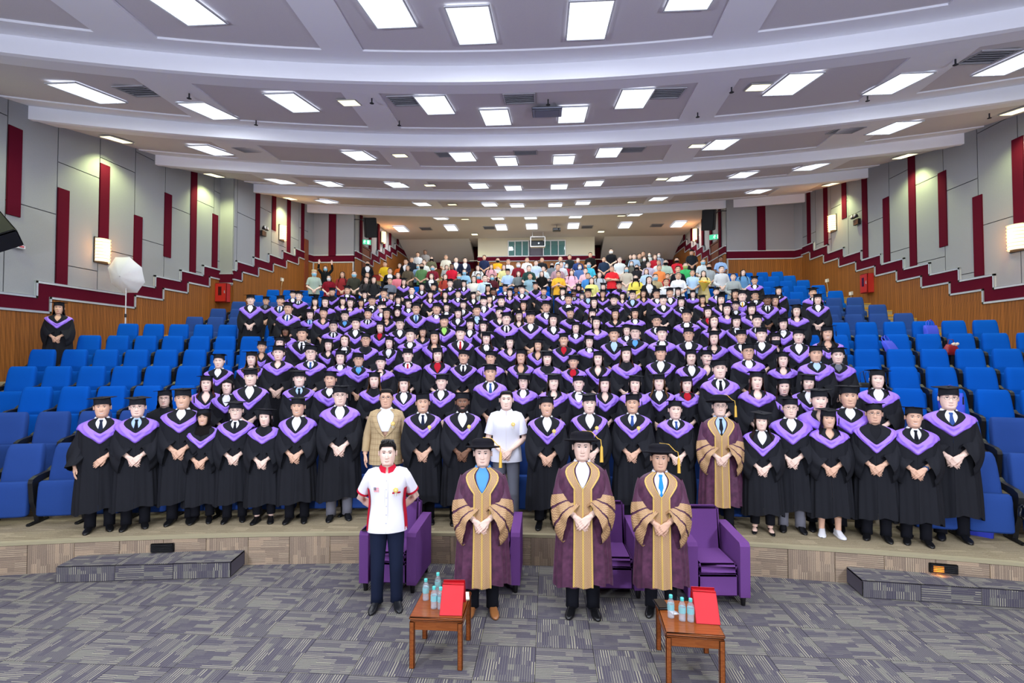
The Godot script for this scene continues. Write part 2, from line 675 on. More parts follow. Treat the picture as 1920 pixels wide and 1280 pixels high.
func stripe(x: float, s: int, z: float, y0: float, y1: float, wall: Node) -> void:
	bx("maroon_stripe", Vector3(.05, y1 - y0, .30), speckle("maroon", Color("561224"), .06, 3), wall, Vector3(x + .026 * s, (y0 + y1) / 2, -z), .004)

func walls() -> void:
	var cl := [[11.25, 3.58, 3.92]]
	var cr := [[11.35, 3.58, 3.92]]
	for j in 9:
		cl.append([13.72 + 1.062 * j, 3.92 + .337 * j, 3.92 + .337 * (j + 1)])
		cr.append([13.90 + 1.075 * j, 3.92 + .337 * j, 3.92 + .337 * (j + 1)])
	# the left wall steps forward at z = 17.5
	var la := cl.slice(0, 5)
	var lb := cl.slice(5)
	var wl := get_node("wall_left")
	var wr := get_node("wall_right")
	wall_run("left", XL, -5.9, 17.5, la, true, 10.23, wl)
	wall_run("left", XL + .5, 17.5, 23.2, lb, false, 18.83, wl)
	wall_run("right", XR, -5.9, 23.2, cr, true, 12.86, wr)
	# the return that faces the stage
	bx("wall_panel", Vector3(.52, 8, .04), speckle("grey", Color("96989a"), .06, 4), wl, V(XL + .25, 7.5, 17.5))
	bx("wood_wainscot", Vector3(.53, 3.0, .06), wood_mat(), wl, V(XL + .25, 3.55, 17.49))
	bx("maroon_band", Vector3(.54, .34, .08), speckle("maroon", Color("561224"), .06, 3), wl, V(XL + .25, 5.30, 17.48))
	bx("silver_trim", Vector3(.55, .055, .1), mat(Color("b4bac0"), .45, .2), wl, V(XL + .25, 5.12, 17.48))
	bx("silver_trim", Vector3(.55, .055, .1), mat(Color("b4bac0"), .45, .2), wl, V(XL + .25, 5.47, 17.48))
	var yl := [[10.39, 5.6, 7.53], [11.54, 4.26, 6.55], [12.68, 5.58, 7.56], [13.81, 4.64, 6.52], [14.95, 5.57, 7.51], [16.09, 5.28, 9.0], [17.2, 5.58, 7.49]]
	for q in yl: stripe(XL, 1, q[0], q[1], q[2], wl)
	for q in [[18.97, 5.98, 9.3], [20.15, 7.64, 9.5], [21.36, 6.95, 9.7], [22.62, 7.2, 9.8]]: stripe(XL + .5, 1, q[0], q[1], q[2], wl)
	for q in [[9.4, 4.26, 6.6], [10.55, 5.6, 7.6], [11.7, 4.3, 6.6], [12.86, 5.62, 7.71], [14.03, 4.63, 6.70], [15.2, 5.63, 7.74], [16.4, 5.29, 9.1], [17.62, 5.61, 7.75], [18.74, 5.98, 9.3], [19.98, 7.69, 9.5], [21.27, 6.99, 9.7], [22.6, 7.3, 9.8]]: stripe(XR, -1, q[0], q[1], q[2], wr)

# a straight piece of wall from a to b in plan, lined in panels, band and wood
func lining(a: Vector2, b: Vector2, low: float, high: float, wall: Node, top: float, split := 1) -> void:
	var d := b - a
	var len := d.length()
	var ang := atan2(d.y, d.x)
	var bs := Basis(Vector3.UP, ang)
	var mid := V((a.x + b.x) / 2, 0, (a.y + b.y) / 2)
	for k in split:
		var u := (k + .5) / split
		var p := a.lerp(b, u)
		bx("wall_panel", Vector3(len / split - .014, top - low, .03), speckle("grey", Color("96989a"), .06, 4), wall, V(p.x, (top + low) / 2, p.y), .004, bs)
	bx("wood_wainscot", Vector3(len, low - 2.5, .06), wood_wide(), wall, mid + Vector3(0, (low + 2.5) / 2, 0), .003, bs)
	bx("maroon_band", Vector3(len, high - low, .09), speckle("maroon", Color("561224"), .06, 3), wall, mid + Vector3(0, (low + high) / 2, 0), .003, bs)
	for h in [low, high]: bx("silver_trim", Vector3(len + .02, .055, .11), mat(Color("b4bac0"), .45, .2), wall, mid + Vector3(0, h, 0), .003, bs)

func wood_wide() -> StandardMaterial3D:
	if mats.has("woodw"): return mats.woodw
	var m := wood_mat().duplicate() as StandardMaterial3D
	m.uv1_triplanar = true; m.uv1_world_triplanar = true; m.uv1_scale = Vector3(.62, .5, .62)
	mats.woodw = m
	return m

func rear() -> void:
	var wl := get_node("wall_left")
	var wr := get_node("wall_right")
	var solid := paint("a9abad")
	# walls that face the stage on both sides of the rear section
	bx("wall_core", Vector3(2.4, 11, .2), solid, wl, V(-10.18, 5.2, 23.75))
	bx("wall_core", Vector3(3.2, 11, .2), solid, wr, V(9.6, 5.2, 23.75))
	lining(Vector2(-11.0, 23.15), Vector2(-10.9, 23.6), 6.95, 7.29, wl, 10.2)
	lining(Vector2(-10.9, 23.6), Vector2(-8.95, 23.6), 6.95, 7.29, wl, 10.2, 2)
	lining(Vector2(11.1, 23.15), Vector2(10.93, 23.6), 6.88, 7.24, wr, 10.2)
	lining(Vector2(10.93, 23.6), Vector2(8.0, 23.6), 6.88, 7.24, wr, 10.2, 2)
	bx("maroon_stripe", Vector3(.34, 3.0, .06), speckle("maroon", Color("561224"), .06, 3), wl, V(-9.98, 8.75, 23.55))
	bx("maroon_stripe", Vector3(.34, 3.0, .06), speckle("maroon", Color("561224"), .06, 3), wr, V(9.5, 8.75, 23.55))
	bx("silver_trim", Vector3(.05, 4.0, .09), mat(Color("b4bac0"), .45, .2), wl, V(-10.87, 4.97, 23.56))
	bx("silver_trim", Vector3(.05, 4.0, .09), mat(Color("b4bac0"), .45, .2), wl, V(-8.97, 4.97, 23.56))
	bx("silver_trim", Vector3(.05, 4.0, .09), mat(Color("b4bac0"), .45, .2), wr, V(8.02, 4.90, 23.56))
	# side walls of the rear section, again with a stepped band
	for s in [-1, 1]:
		var x := -8.92 if s < 0 else 7.98
		var wall: Node = wl if s < 0 else wr
		bx("wall_core", Vector3(.2, 11, 10.9), solid, wall, V(x + .13 * s, 5.2, 29.15))
		var t := plane_x(x, 1)
		var into := float(-s)
		var c := []
		for j in 5: c.append([26.0 + 1.06 * j, 7.15 + .34 * j, 7.49 + .34 * j])
		var low := step_line(23.6, 33.5, c, 0.0, 0.0)
		var up := step_line(23.6, 33.5, c, -.33, .33)
		var poly := PackedVector2Array([Vector2(23.6, 2.5), Vector2(33.5, 2.5)])
		for k in range(low.size() - 1, -1, -1): poly.append(low[k])
		var w := Sh.new()
		w.slab(poly, t * Transform3D(Basis(), Vector3(0, 0, .02 * into)), .05)
		obj("wood_wainscot", w.mesh(), wood_mat(), wall)
		var band := PackedVector2Array()
		for p in low: band.append(p)
		for k in range(up.size() - 1, -1, -1): band.append(up[k])
		var b := Sh.new()
		b.slab(band, t * Transform3D(Basis(), Vector3(0, 0, .03 * into)), .06)
		obj("maroon_band", b.mesh(), speckle("maroon", Color("561224"), .06, 3), wall)
		for l in [low, up]:
			var tr := Sh.new()
			trim_line(tr, l, t * Transform3D(Basis(), Vector3(0, 0, .04 * into)), .055, .08)
			obj("silver_trim", tr.mesh(), mat(Color("b4bac0"), .45, .2), wall)
		for q in [[24.35, 7.2, 9.6], [25.65, 7.2, 9.6], [26.95, 7.8, 9.6], [27.9, 8.0, 8.9], [29.0, 8.4, 9.6], [30.5, 8.9, 9.6], [31.9, 8.9, 9.6]]:
			bx("maroon_stripe", Vector3(.05, q[2] - q[1], .26), speckle("maroon", Color("561224"), .06, 3), wall, V(x + .03 * into, (q[1] + q[2]) / 2, q[0]))
		var dn := 1 if s < 0 else 2
		var door := Sh.new()
		door.box(Transform3D(Basis(), V(x + .03 * into, 6.72, 24.95)), Vector3(.07, 2.25, 1.0), .006)
		var d := struct("door_%d" % dn, door.mesh(), mat(Color("6a3418"), .5))
		bx("door_frame", Vector3(.1, 2.35, .08), mat(Color("54280f"), .5), d, V(x + .03 * into, 6.75, 24.4))
		bx("door_frame", Vector3(.1, 2.35, .08), mat(Color("54280f"), .5), d, V(x + .03 * into, 6.75, 25.5))
		bx("door_frame", Vector3(.1, .09, 1.2), mat(Color("54280f"), .5), d, V(x + .03 * into, 7.9, 24.95))
		bx("door_handle", Vector3(.05, .03, .14), mat(Color("b0a890"), .3, .8), d, V(x + .09 * into, 6.65, 25.3))
	# left corner door seen edge-on
	bx("door_frame", Vector3(.10, 3.2, .34), mat(Color("7a3a20"), .5), wl, V(-10.96, 6.3, 22.95))
	# back wall: wood, band, sloping soffit, gaps with curtains, and the control room
	var wb := get_node("wall_back")
	for q in [[-8.9, -4.6, 1], [3.4, 7.95, 2]]:
		var mid: float = (q[0] + q[1]) / 2
		var wd: float = q[1] - q[0]
		bx("wood_wainscot", Vector3(wd, 2.0, .1), wood_wide(), wb, V(mid, 7.25, 33.2))
		bx("maroon_band", Vector3(wd, .42, .14), speckle("maroon", Color("561224"), .06, 3), wb, V(mid, 8.42, 33.18))
		var so := Sh.new()
		so.slab(PackedVector2Array([Vector2(30.6, 9.58), Vector2(33.3, 8.62), Vector2(33.3, 8.9), Vector2(30.6, 9.85)]), Transform3D(Basis(Vector3(0, 0, -1), Vector3.UP, Vector3(1, 0, 0)), Vector3(mid, 0, 0)), wd)
		obj("soffit", so.mesh(), paint("d8d8da"), wb)
	for q in [-4.33, 3.1]:
		bx("curtain_back", Vector3(.62, 3.0, .1), paint("2a0c14"), wb, V(q, 8.1, 33.0))
		for k in 5: cyl("curtain_fold", .06, 2.8, paint("4a101e"), wb, Transform3D(Basis(), V(q - .24 + .12 * k, 6.6, 32.9)), .06, 8)
		bx("handrail", Vector3(.66, .05, .05), paint("c8c4b8"), wb, V(q, 8.36, 31.2))
	# control room
	var bo := paint("d2cdb8")
	var cr := Sh.new()
	var face := [[-4.07, -2.25, 8.4, 9.8], [-1.05, -.17, 9.42, 9.8], [1.11, 2.83, 8.4, 9.8], [-2.25, -1.05, 9.41, 9.8], [-.17, 1.11, 9.41, 9.8], [-2.25, 1.11, 8.4, 8.47]]
	for f in face: cr.box(Transform3D(Basis(), V((f[0] + f[1]) / 2, (f[2] + f[3]) / 2, 30.66)), Vector3(f[1] - f[0], f[3] - f[2], .12), 0.0)
	for x in [-4.01, 2.77]: cr.box(Transform3D(Basis(), V(x, 8.6, 32.0)), Vector3(.12, 2.6, 2.6), 0.0)
	struct("wall_control_room", cr.mesh(), bo)
	var cw := get_node("wall_control_room")
	bx("recess", Vector3(.88, .95, .06), paint("77747f"), cw, V(-.61, 8.94, 30.8))
	bx("inner_wall", Vector3(6.6, 2.4, .1), mat(Color("16464a"), .6), cw, V(-.6, 8.8, 32.9))
	bx("wood_wainscot", Vector3(6.9, 1.6, .1), wood_wide(), cw, V(-.62, 7.4, 30.64))
	bx("maroon_band", Vector3(6.92, .26, .14), speckle("maroon", Color("7a1a2c"), .06, 3), cw, V(-.62, 8.33, 30.62))
	bx("silver_trim", Vector3(6.94, .04, .16), mat(Color("b4bac0"), .45, .2), cw, V(-.62, 8.19, 30.62))
	bx("silver_trim", Vector3(6.94, .04, .16), mat(Color("b4bac0"), .45, .2), cw, V(-.62, 8.47, 30.62))
	var gl := mat(Color(.55, .85, .85, .18), .05, 0, "glass")
	gl.transparency = BaseMaterial3D.TRANSPARENCY_ALPHA
	var n := 1
	for q in [[-2.25, -1.05], [-.17, 1.11]]:
		var wn := Sh.new()
		var wd: float = q[1] - q[0]
		var mx: float = (q[0] + q[1]) / 2
		for p in [[wd, .07, mx, 8.48], [wd, .07, mx, 9.38]]: wn.box(Transform3D(Basis(), V(p[2], p[3], 30.58)), Vector3(p[0], p[1], .1), .005)
		for xx in [q[0], q[0] + wd * .33, q[0] + wd * .68, q[1]]: wn.box(Transform3D(Basis(), V(xx, 8.93, 30.58)), Vector3(.06, .95, .09), .005)
		var w := struct("window_%d" % n, wn.mesh(), mat(Color("d8dce0"), .4))
		for k in 3: bx("pane", Vector3(wd / 3 - .05, .84, .012), gl, w, V(q[0] + wd * (k + .5) / 3, 8.93, 30.6), .001)
		n += 1

func ceil_mat(front: bool) -> StandardMaterial3D:
	return speckle("ceilp", Color("a8a5a8"), .04, 3)

func ceiling() -> void:
	var lightp := paint("eeeff5")
	var panel := speckle("ceilp", Color("d2ced2"), .03, 3)
	var rs := [10.2]
	for f in FASCIA: rs.append(f[0])
	rs.append(52.0)
	for i in 6:
		var r0: float = rs[i]
		var r1: float = rs[i + 1]
		var sh := Sh.new()
		# the slab in its own run of heights, taken just inside its ends
		var h0 := hc(r0 + .001)
		var h1: float = FASCIA[i][1] if i < 5 else 9.55
		var nr := 2 if i < 5 else 8
		var hh := func(r: float) -> float: return lerpf(h0, h1, (r - r0) / (r1 - r0)) if i < 5 else hc(r)
		arc_slab(sh, CARC, r0 + .02, r1 - .02, XL - .02, XR + .02, func(r): return hh.call(r) + .16, func(r): return hh.call(r) + .03, 48, nr)
		var c := struct("ceiling", sh.mesh(), panel)
		if i < 5:
			for q in [[r0 + .06, r0 + .62], [r1 - .62, r1 - .02]]:
				var b := Sh.new()
				arc_slab(b, CARC, q[0], q[1], XL - .02, XR + .02, func(r): return hh.call(r) + .04, hh, 48, 3)
				obj("ceiling_border", b.mesh(), lightp, c)
			for a in [[-15.6, -13.6], [-7.9, -6.4], [6.4, 7.9], [13.6, 15.6]]:
				var b := Sh.new()
				ring_slab(b, CARC, r0 + .62, r1 - .62, a[0], a[1], func(r): return hh.call(r) + .04, hh, 4, 3)
				obj("ceiling_rib", b.mesh(), lightp, c)
			var f := Sh.new()
			var fa: Array = FASCIA[i]
			arc_slab(f, CARC, r1 - .03, r1 + .08, XL - .02, XR + .02, func(_r): return fa[1] + .1, func(_r): return fa[2] - .002, 48, 2)
			obj("fascia", f.mesh(), lightp, c)

func lamp_mat(col: Color, e: float) -> StandardMaterial3D:
	var m := mat(col, .6, 0, "lamp%f" % e)
	m.emission_enabled = true
	m.emission = col
	m.emission_energy_multiplier = e
	return m

const LIGHT_E := 3.4
const COOL := Color(.95, .97, 1.0)

func lamp(o: Node3D, size: Vector2, e: float, col: Color, drop := -.03) -> void:
	var l := AreaLight3D.new()
	l.name = "light"
	l.area_size = size
	l.light_energy = e
	l.light_color = col
	l.light_size = 0.1
	l.area_range = 40.0
	l.area_attenuation = 2.0
	l.area_normalize_energy = true
	l.shadow_enabled = true
	l.rotation.x = -PI / 2
	l.position.y = drop
	o.add_child(l)
# ------------------------------------------------------------------ fittings
const ORD := ["first", "second", "third", "fourth", "fifth", "sixth", "seventh", "eighth", "ninth", "tenth", "eleventh", "twelfth", "thirteenth", "fourteenth", "fifteenth", "sixteenth", "seventeenth", "eighteenth", "nineteenth", "twentieth"]

func ordw(n: int) -> String:           # 1 -> first
	if n <= 20: return ORD[n - 1]
	if n < 30: return "twenty-" + ORD[n - 21]
	return "thirtieth" if n == 30 else "thirty-" + ORD[n - 31]

func stage_lights() -> void:
	# ceiling lights over the stage and the front of the hall, behind the camera's view
	for z in [-3.0, 0.5, 3.6]:
		for x in [-7.6, -3.4, -.3, 2.8, 7.0]:
			var h := hcxz(x, z) - .05
			var o := troffer(V(x, h, z), "ceiling light over the stage, %s row, %s across" % [ordw([-3.0, 0.5, 3.6].find(z) + 1), ordw([-7.6, -3.4, -.3, 2.8, 7.0].find(x) + 1)], "stage ceiling lights", LIGHT_E * 1.6)

	# two strobes on stands behind the camera, turned up to bounce off the ceiling
	for s in [-1, 1]:
		var st := thing("strobe", "studio strobe on a stand behind the camera, %s of it, turned to the ceiling" % ("left" if s < 0 else "right"), "strobe", V(s * 4.5, 0, -1.5))
		cyl("stand", .018, 2.3, mat(Color("202022"), .5), st, Transform3D())
		bx("lamp_head", Vector3(.5, .5, .3), mat(Color("18181a"), .5), st, Vector3(0, 2.45, 0), .03, Basis(Vector3.RIGHT, .62))
		for k in 3:
			var t := Sh.new()
			t.tube([Vector3(0, .6, 0), Vector3(cos(k * TAU / 3) * .45, .012, sin(k * TAU / 3) * .45)], [.01, .01], 8)
			obj("tripod_leg", t.mesh(), mat(Color("202022"), .5), st)
		bx("diffuser", Vector3(.46, .46, .012), lamp_mat(Color(.92, .94, 1.0), 1.5), st, Vector3(0, 2.45, 0) + Basis(Vector3.RIGHT, .62) * Vector3(0, 0, -.16), .004, Basis(Vector3.RIGHT, .62))
		var l := AreaLight3D.new()
		l.name = "light"
		l.area_size = Vector2(.45, .45)
		l.light_energy = STROBE
		l.light_color = Color(.88, .91, 1.0)
		l.area_range = 40.0; l.area_attenuation = 2.0; l.area_normalize_energy = true
		l.shadow_enabled = true
		l.transform = Transform3D(Basis(Vector3.RIGHT, .62), Vector3(0, 2.45, 0) + Basis(Vector3.RIGHT, .62) * Vector3(0, 0, -.20))
		st.add_child(l)

const STROBE := 40.0

func troffer(at: Vector3, label: String, group: String, e := LIGHT_E) -> Node3D:
	var o := thing("ceiling_light", label, "ceiling light", at, 0.0, group)
	o.rotation.x = atan(.175)
	if not cache.has("trof"):
		var f := Sh.new()
		for s in [-1, 1]:
			f.box(Transform3D(Basis(), Vector3(s * .305, 0, 0)), Vector3(.022, .03, 1.24), .004)
			f.box(Transform3D(Basis(), Vector3(0, 0, s * .61)), Vector3(.60, .03, .022), .004)
		cache.trof = f.mesh()
		var d := Sh.new()
		d.box(Transform3D(Basis(), Vector3(0, .004, 0)), Vector3(.592, .012, 1.20), .002)
		cache.diff = d.mesh()
		var l := Sh.new()
		for x in [-.1, .1]: l.box(Transform3D(Basis(), Vector3(x, -.006, 0)), Vector3(.012, .014, 1.20), .002)
		cache.louv = l.mesh()
	obj("frame", cache.trof, paint("d8dade"), o)
	obj("diffuser", cache.diff, lamp_mat(Color(.93, .96, 1.0), 1.25), o)
	obj("louvre", cache.louv, lamp_mat(Color(.80, .84, .9), 1.0), o)
	lamp(o, Vector2(.56, 1.16), e, COOL)
	return o

func ceiling_fittings() -> void:
	var xs := {
		0: [[-5.0, 6.65], [-2.2, 6.85], [-1.08, 7.5], [.62, 7.5], [1.95, 6.7], [4.4, 6.6]],
		1: [[-9.07, 9.61], [-7.29, 10.67], [-5.1, 10.06], [-2.24, 10.3], [-1.1, 11.28], [.57, 11.25], [1.73, 10.3], [4.59, 9.94], [6.74, 10.36], [8.34, 9.68]],
		2: [[-9.08, 13.41], [-5.12, 13.82], [-2.28, 14.03], [-1.14, 14.84], [.5, 14.8], [1.67, 13.95], [4.47, 13.57], [8.32, 12.94]],
		3: [[-9.2, 17.3], [-7.65, 17.75], [-5.2, 17.7], [-2.36, 18.0], [-1.2, 18.85], [.46, 18.7], [1.64, 17.99], [4.4, 17.46], [6.52, 17.58], [8.23, 16.64]],
		4: [[-9.25, 21.24], [-5.28, 21.74], [-2.42, 22.0], [-1.27, 22.62], [.39, 22.69], [1.55, 22.05], [4.55, 21.39], [8.19, 20.53]],
		5: [[-5.17, 25.12], [-2.38, 25.21], [-.76, 25.13], [1.4, 25.03], [4.19, 24.84]],
		6: [[-7.95, 27.89], [-5.17, 27.84], [-2.43, 27.91], [-.78, 27.79], [1.44, 27.81], [4.19, 27.89], [6.97, 27.84]]}
	var nm := ["front ceiling bay", "second ceiling bay", "third ceiling bay", "fourth ceiling bay", "fifth ceiling bay", "row just behind the last ceiling step", "back row before the control room"]
	for b in xs:
		var n := 0
		for q in xs[b]:
			n += 1
			var o := troffer(V(q[0], hcxz(q[0], q[1]) - .014, q[1]), "glowing rectangular ceiling light, %s from left in the %s" % [ordw(n), nm[b]], "ceiling lights", LIGHT_E if b < 5 else LIGHT_E * 1.1)
			if b == 6: o.rotation.x = 0
	var dl := [[-3.95, 10.08, 1], [4.01, 10.01, 1], [-3.98, 13.82, 2], [3.9, 13.62, 2], [-4.07, 17.85, 3], [3.86, 17.54, 3], [-4.03, 21.94, 4], [3.66, 22.4, 4], [-4.05, 25.6, 5], [3.61, 25.2, 5], [-4.1, 29.4, 6], [3.06, 29.23, 6]]
	for q in dl: downlight(q[0], q[1], "small yellowish downlight, %s half of the %s" % ["left" if q[0] < 0 else "right", nm[q[2]]], 1.2, false)
	for q in [[-10.95, 12.44, 2], [-11.0, 16.41, 3], [-10.5, 20.55, 4], [10.55, 12.19, 2], [10.55, 15.92, 3], [10.5, 19.83, 4], [-10.95, 8.6, 1], [10.55, 8.6, 1]]:
		downlight(q[0], q[1], "slim downlight washing the %s wall, %s" % ["left" if q[0] < 0 else "right", nm[q[2]]], 6.0, true)
	# air vents
	var k := 0
	for q in [[-7.89, 9.48, 1], [-2.78, 10.06, 1], [-.52, 10.09, 1], [2.33, 10.12, 1], [7.53, 9.29, 1], [-2.65, 13.8, 2], [-.55, 13.69, 2], [2.27, 13.79, 2], [-7.93, 13.29, 2], [7.21, 12.91, 2], [-6.6, 28.0, 6], [5.9, 28.1, 6], [-3.1, 28.0, 6], [2.2, 28.2, 6]]:
		k += 1
		var o := thing("air_vent", "grey slotted air vent in the %s, %s" % [nm[q[2]], ["beside the %s lamp" % "outermost", "left of the centre pair", "near the middle", "right of the centre pair", "near the right wall", "left of centre", "in the middle", "right of centre", "near the left wall", "near the right side", "far left", "far right", "left of the centre", "right of the centre"][k - 1]], "air vent", V(q[0], hcxz(q[0], q[1]) + .01, q[1]), 0.0, "ceiling air vents")
		o.rotation.x = atan(.175) if q[2] < 6 else 0.0
		var f := Sh.new()
		for s in [-1, 1]:
			f.box(Transform3D(Basis(), Vector3(s * .30, 0, 0)), Vector3(.04, .03, .62), .004)
			f.box(Transform3D(Basis(), Vector3(0, 0, s * .29)), Vector3(.58, .03, .04), .004)
		obj("frame", f.mesh(), paint("b8b8be"), o)
		bx("backing", Vector3(.58, .01, .56), paint("77777e"), o, Vector3(0, .01, 0), .001)
		for j in 5: bx("slat", Vector3(.56, .012, .06), paint("a4a4aa"), o, Vector3(0, -.004, -.2 + .1 * j), .002, Basis(Vector3.RIGHT, .5))
	k = 0
	for q in [[-6.92, 9.53], [-6.68, 11.44], [-3.4, 9.83], [-3.33, 11.48], [.04, 10.18], [3.49, 9.92], [3.33, 11.55], [6.65, 11.1], [6.98, 9.23], [10.0, 12.3]]:
		k += 1
		var o := thing("sprinkler", "tiny dark sprinkler head hanging under the ceiling, %s of the second bay from left" % ordw(k), "sprinkler", V(q[0], hcxz(q[0], q[1]) + .01, q[1]), 0.0, "sprinkler heads")
		cyl("pipe", .014, .10, paint("3a3a3e"), o, Transform3D(Basis(), Vector3(0, -.10, 0)), .014, 8)
		cyl("deflector", .045, .012, paint("3a3a3e"), o, Transform3D(Basis(), Vector3(0, -.112, 0)), .03, 10)
	var hatch := thing("ceiling_hatch", "bluish grey square panel hanging below the ceiling beside the centre lamp", "panel", V(.02, hcxz(.02, 10.8), 10.8))
	hatch.rotation.x = atan(.175)
	bx("plate", Vector3(.62, .05, .62), paint("9aa0ae"), hatch, Vector3(0, -.06, 0), .01)
	bx("rim", Vector3(.50, .02, .50), paint("868c9c"), hatch, Vector3(0, -.09, 0), .006)
	var pj := thing("projector_cage", "white framed cage with a dark projector hanging before the control room", "projector", V(-.48, 9.0, 29.2))
	var fr := Sh.new()
	for s in [-1, 1]:
		fr.box(Transform3D(Basis(), Vector3(s * .40, 0, 0)), Vector3(.05, .54, .34), .004)
		fr.box(Transform3D(Basis(), Vector3(0, s * .27, 0)), Vector3(.84, .05, .34), .004)
	for s in [-1, 1]: fr.box(Transform3D(Basis(), Vector3(s * .3, .42, 0)), Vector3(.03, .3, .03), .004)
	obj("frame", fr.mesh(), paint("e2e4e6"), pj)
	bx("projector_body", Vector3(.70, .26, .3), paint("2c3034", .5), pj, Vector3(0, -.10, -.02), .02)
	var ln := Sh.new()
	ln.lathe([[.05, 0], [.05, .05], [.035, .05]], Transform3D(Basis(Vector3.RIGHT, PI / 2), Vector3(.05, -.10, .12)), 14)
	obj("lens", ln.mesh(), mat(Color("c8d4dc"), .1), pj)
	var p2 := thing("projector", "grey projector hanging from the ceiling right of the white cage", "projector", V(.55, 9.45, 27.6))
	bx("projector_body", Vector3(.42, .15, .36), paint("787c82", .5), p2, Vector3(0, -.16, 0), .02)
	cyl("mount", .02, .24, paint("888888"), p2, Transform3D(Basis(), Vector3(0, -.1, 0)))
	cyl("lens", .04, .03, mat(Color("202428"), .1), p2, Transform3D(Basis(Vector3.RIGHT, PI / 2), Vector3(.1, -.16, .18)))

func downlight(x: float, z: float, label: String, e: float, wash: bool) -> void:
	var o := thing("downlight", label, "downlight", V(x, hcxz(x, z) - .006, z), 0.0, "wall washing downlights" if wash else "small square downlights")
	o.rotation.x = atan(.175) if z < 26.5 else 0.0
	var w := .26 if wash else .34
	bx("frame", Vector3(w + .06, .02, (.72 if wash else .34) + .06), paint("d0d0cc"), o, Vector3(0, .004, 0), .004)
	bx("lamp_glass", Vector3(w, .016, .72 if wash else .34), lamp_mat(Color(1.0, .98, .80), 1.25), o, Vector3(0, -.004, 0), .002)
	var l := SpotLight3D.new()
	l.name = "light"
	l.light_color = Color(.95, 1.0, .70)
	l.light_energy = e
	l.light_size = .1
	l.spot_range = 30; l.spot_attenuation = 2
	l.spot_angle = 62 if wash else 70
	l.spot_angle_attenuation = .6
	l.shadow_enabled = true
	l.rotation.x = -PI / 2
	if wash: l.rotation = Vector3(-PI / 2 + .0, 0, 0)
	l.position = Vector3(0, -.04, 0)
	o.add_child(l)

func sconce(at: Vector3, s: int, label: String) -> void:
	var o := thing("wall_lamp", label, "wall lamp", at, 0.0, "louvred wall lamps")
	bx("back_plate", Vector3(.03, .66, .44), mat(Color("3a2a22"), .5), o, Vector3(s * .045, 0, 0), .006)
	var sh := Sh.new()
	var n := 12
	for j in 2:
		for i in n:
			var a := PI * i / (n - 1.0)
			sh.put(Vector3(s * (.06 + .15 * sin(a)), -.29 + .58 * j, .20 * cos(a)))
	sh.weave(0, n, 2, false)
	obj("lamp_shade", sh.mesh(), lamp_mat(Color(1.0, .86, .66), 1.5), o)
	for k in 8:
		var t := Sh.new()
		var pts := []
		var rad := []
		for i in n:
			var a := PI * i / (n - 1.0)
			pts.append(Vector3(s * (.06 + .17 * sin(a)), -.29 + .083 * k, .21 * cos(a))); rad.append(Vector2(.006, .011))
		t.tube(pts, rad, 6)
		obj("slat", t.mesh(), mat(Color("e8dcc8"), .5), o)
	var l := OmniLight3D.new()
	l.name = "light"
	l.light_color = Color(1.0, .66, .34)
	l.light_energy = .5
	l.light_size = .12
	l.omni_range = 20; l.omni_attenuation = 2
	l.shadow_enabled = true
	l.position = Vector3(s * .36, .0, 0)
	o.add_child(l)

func speaker(at: Vector3, size: Vector3, rot: Vector3, label: String, bracket: Vector3) -> void:
	var o := thing("loudspeaker", label, "loudspeaker", at)
	var b := Basis.from_euler(rot)
	bx("cabinet", size, mat(Color("17181b"), .6), o, Vector3.ZERO, .02, b)
	bx("grille", Vector3(size.x * .9, size.y * .92, .02), mat(Color("0d0e10"), .8), o, b * Vector3(0, 0, size.z / 2 + .006), .006, b)
	var t := Sh.new()
	t.tube([b * Vector3(0, 0, -size.z / 2), Vector3(bracket.x * .6, size.y * .5, -.2), bracket], [.022, .022, .022], 8)
	obj("bracket", t.mesh(), mat(Color("1c1c1e"), .5), o)

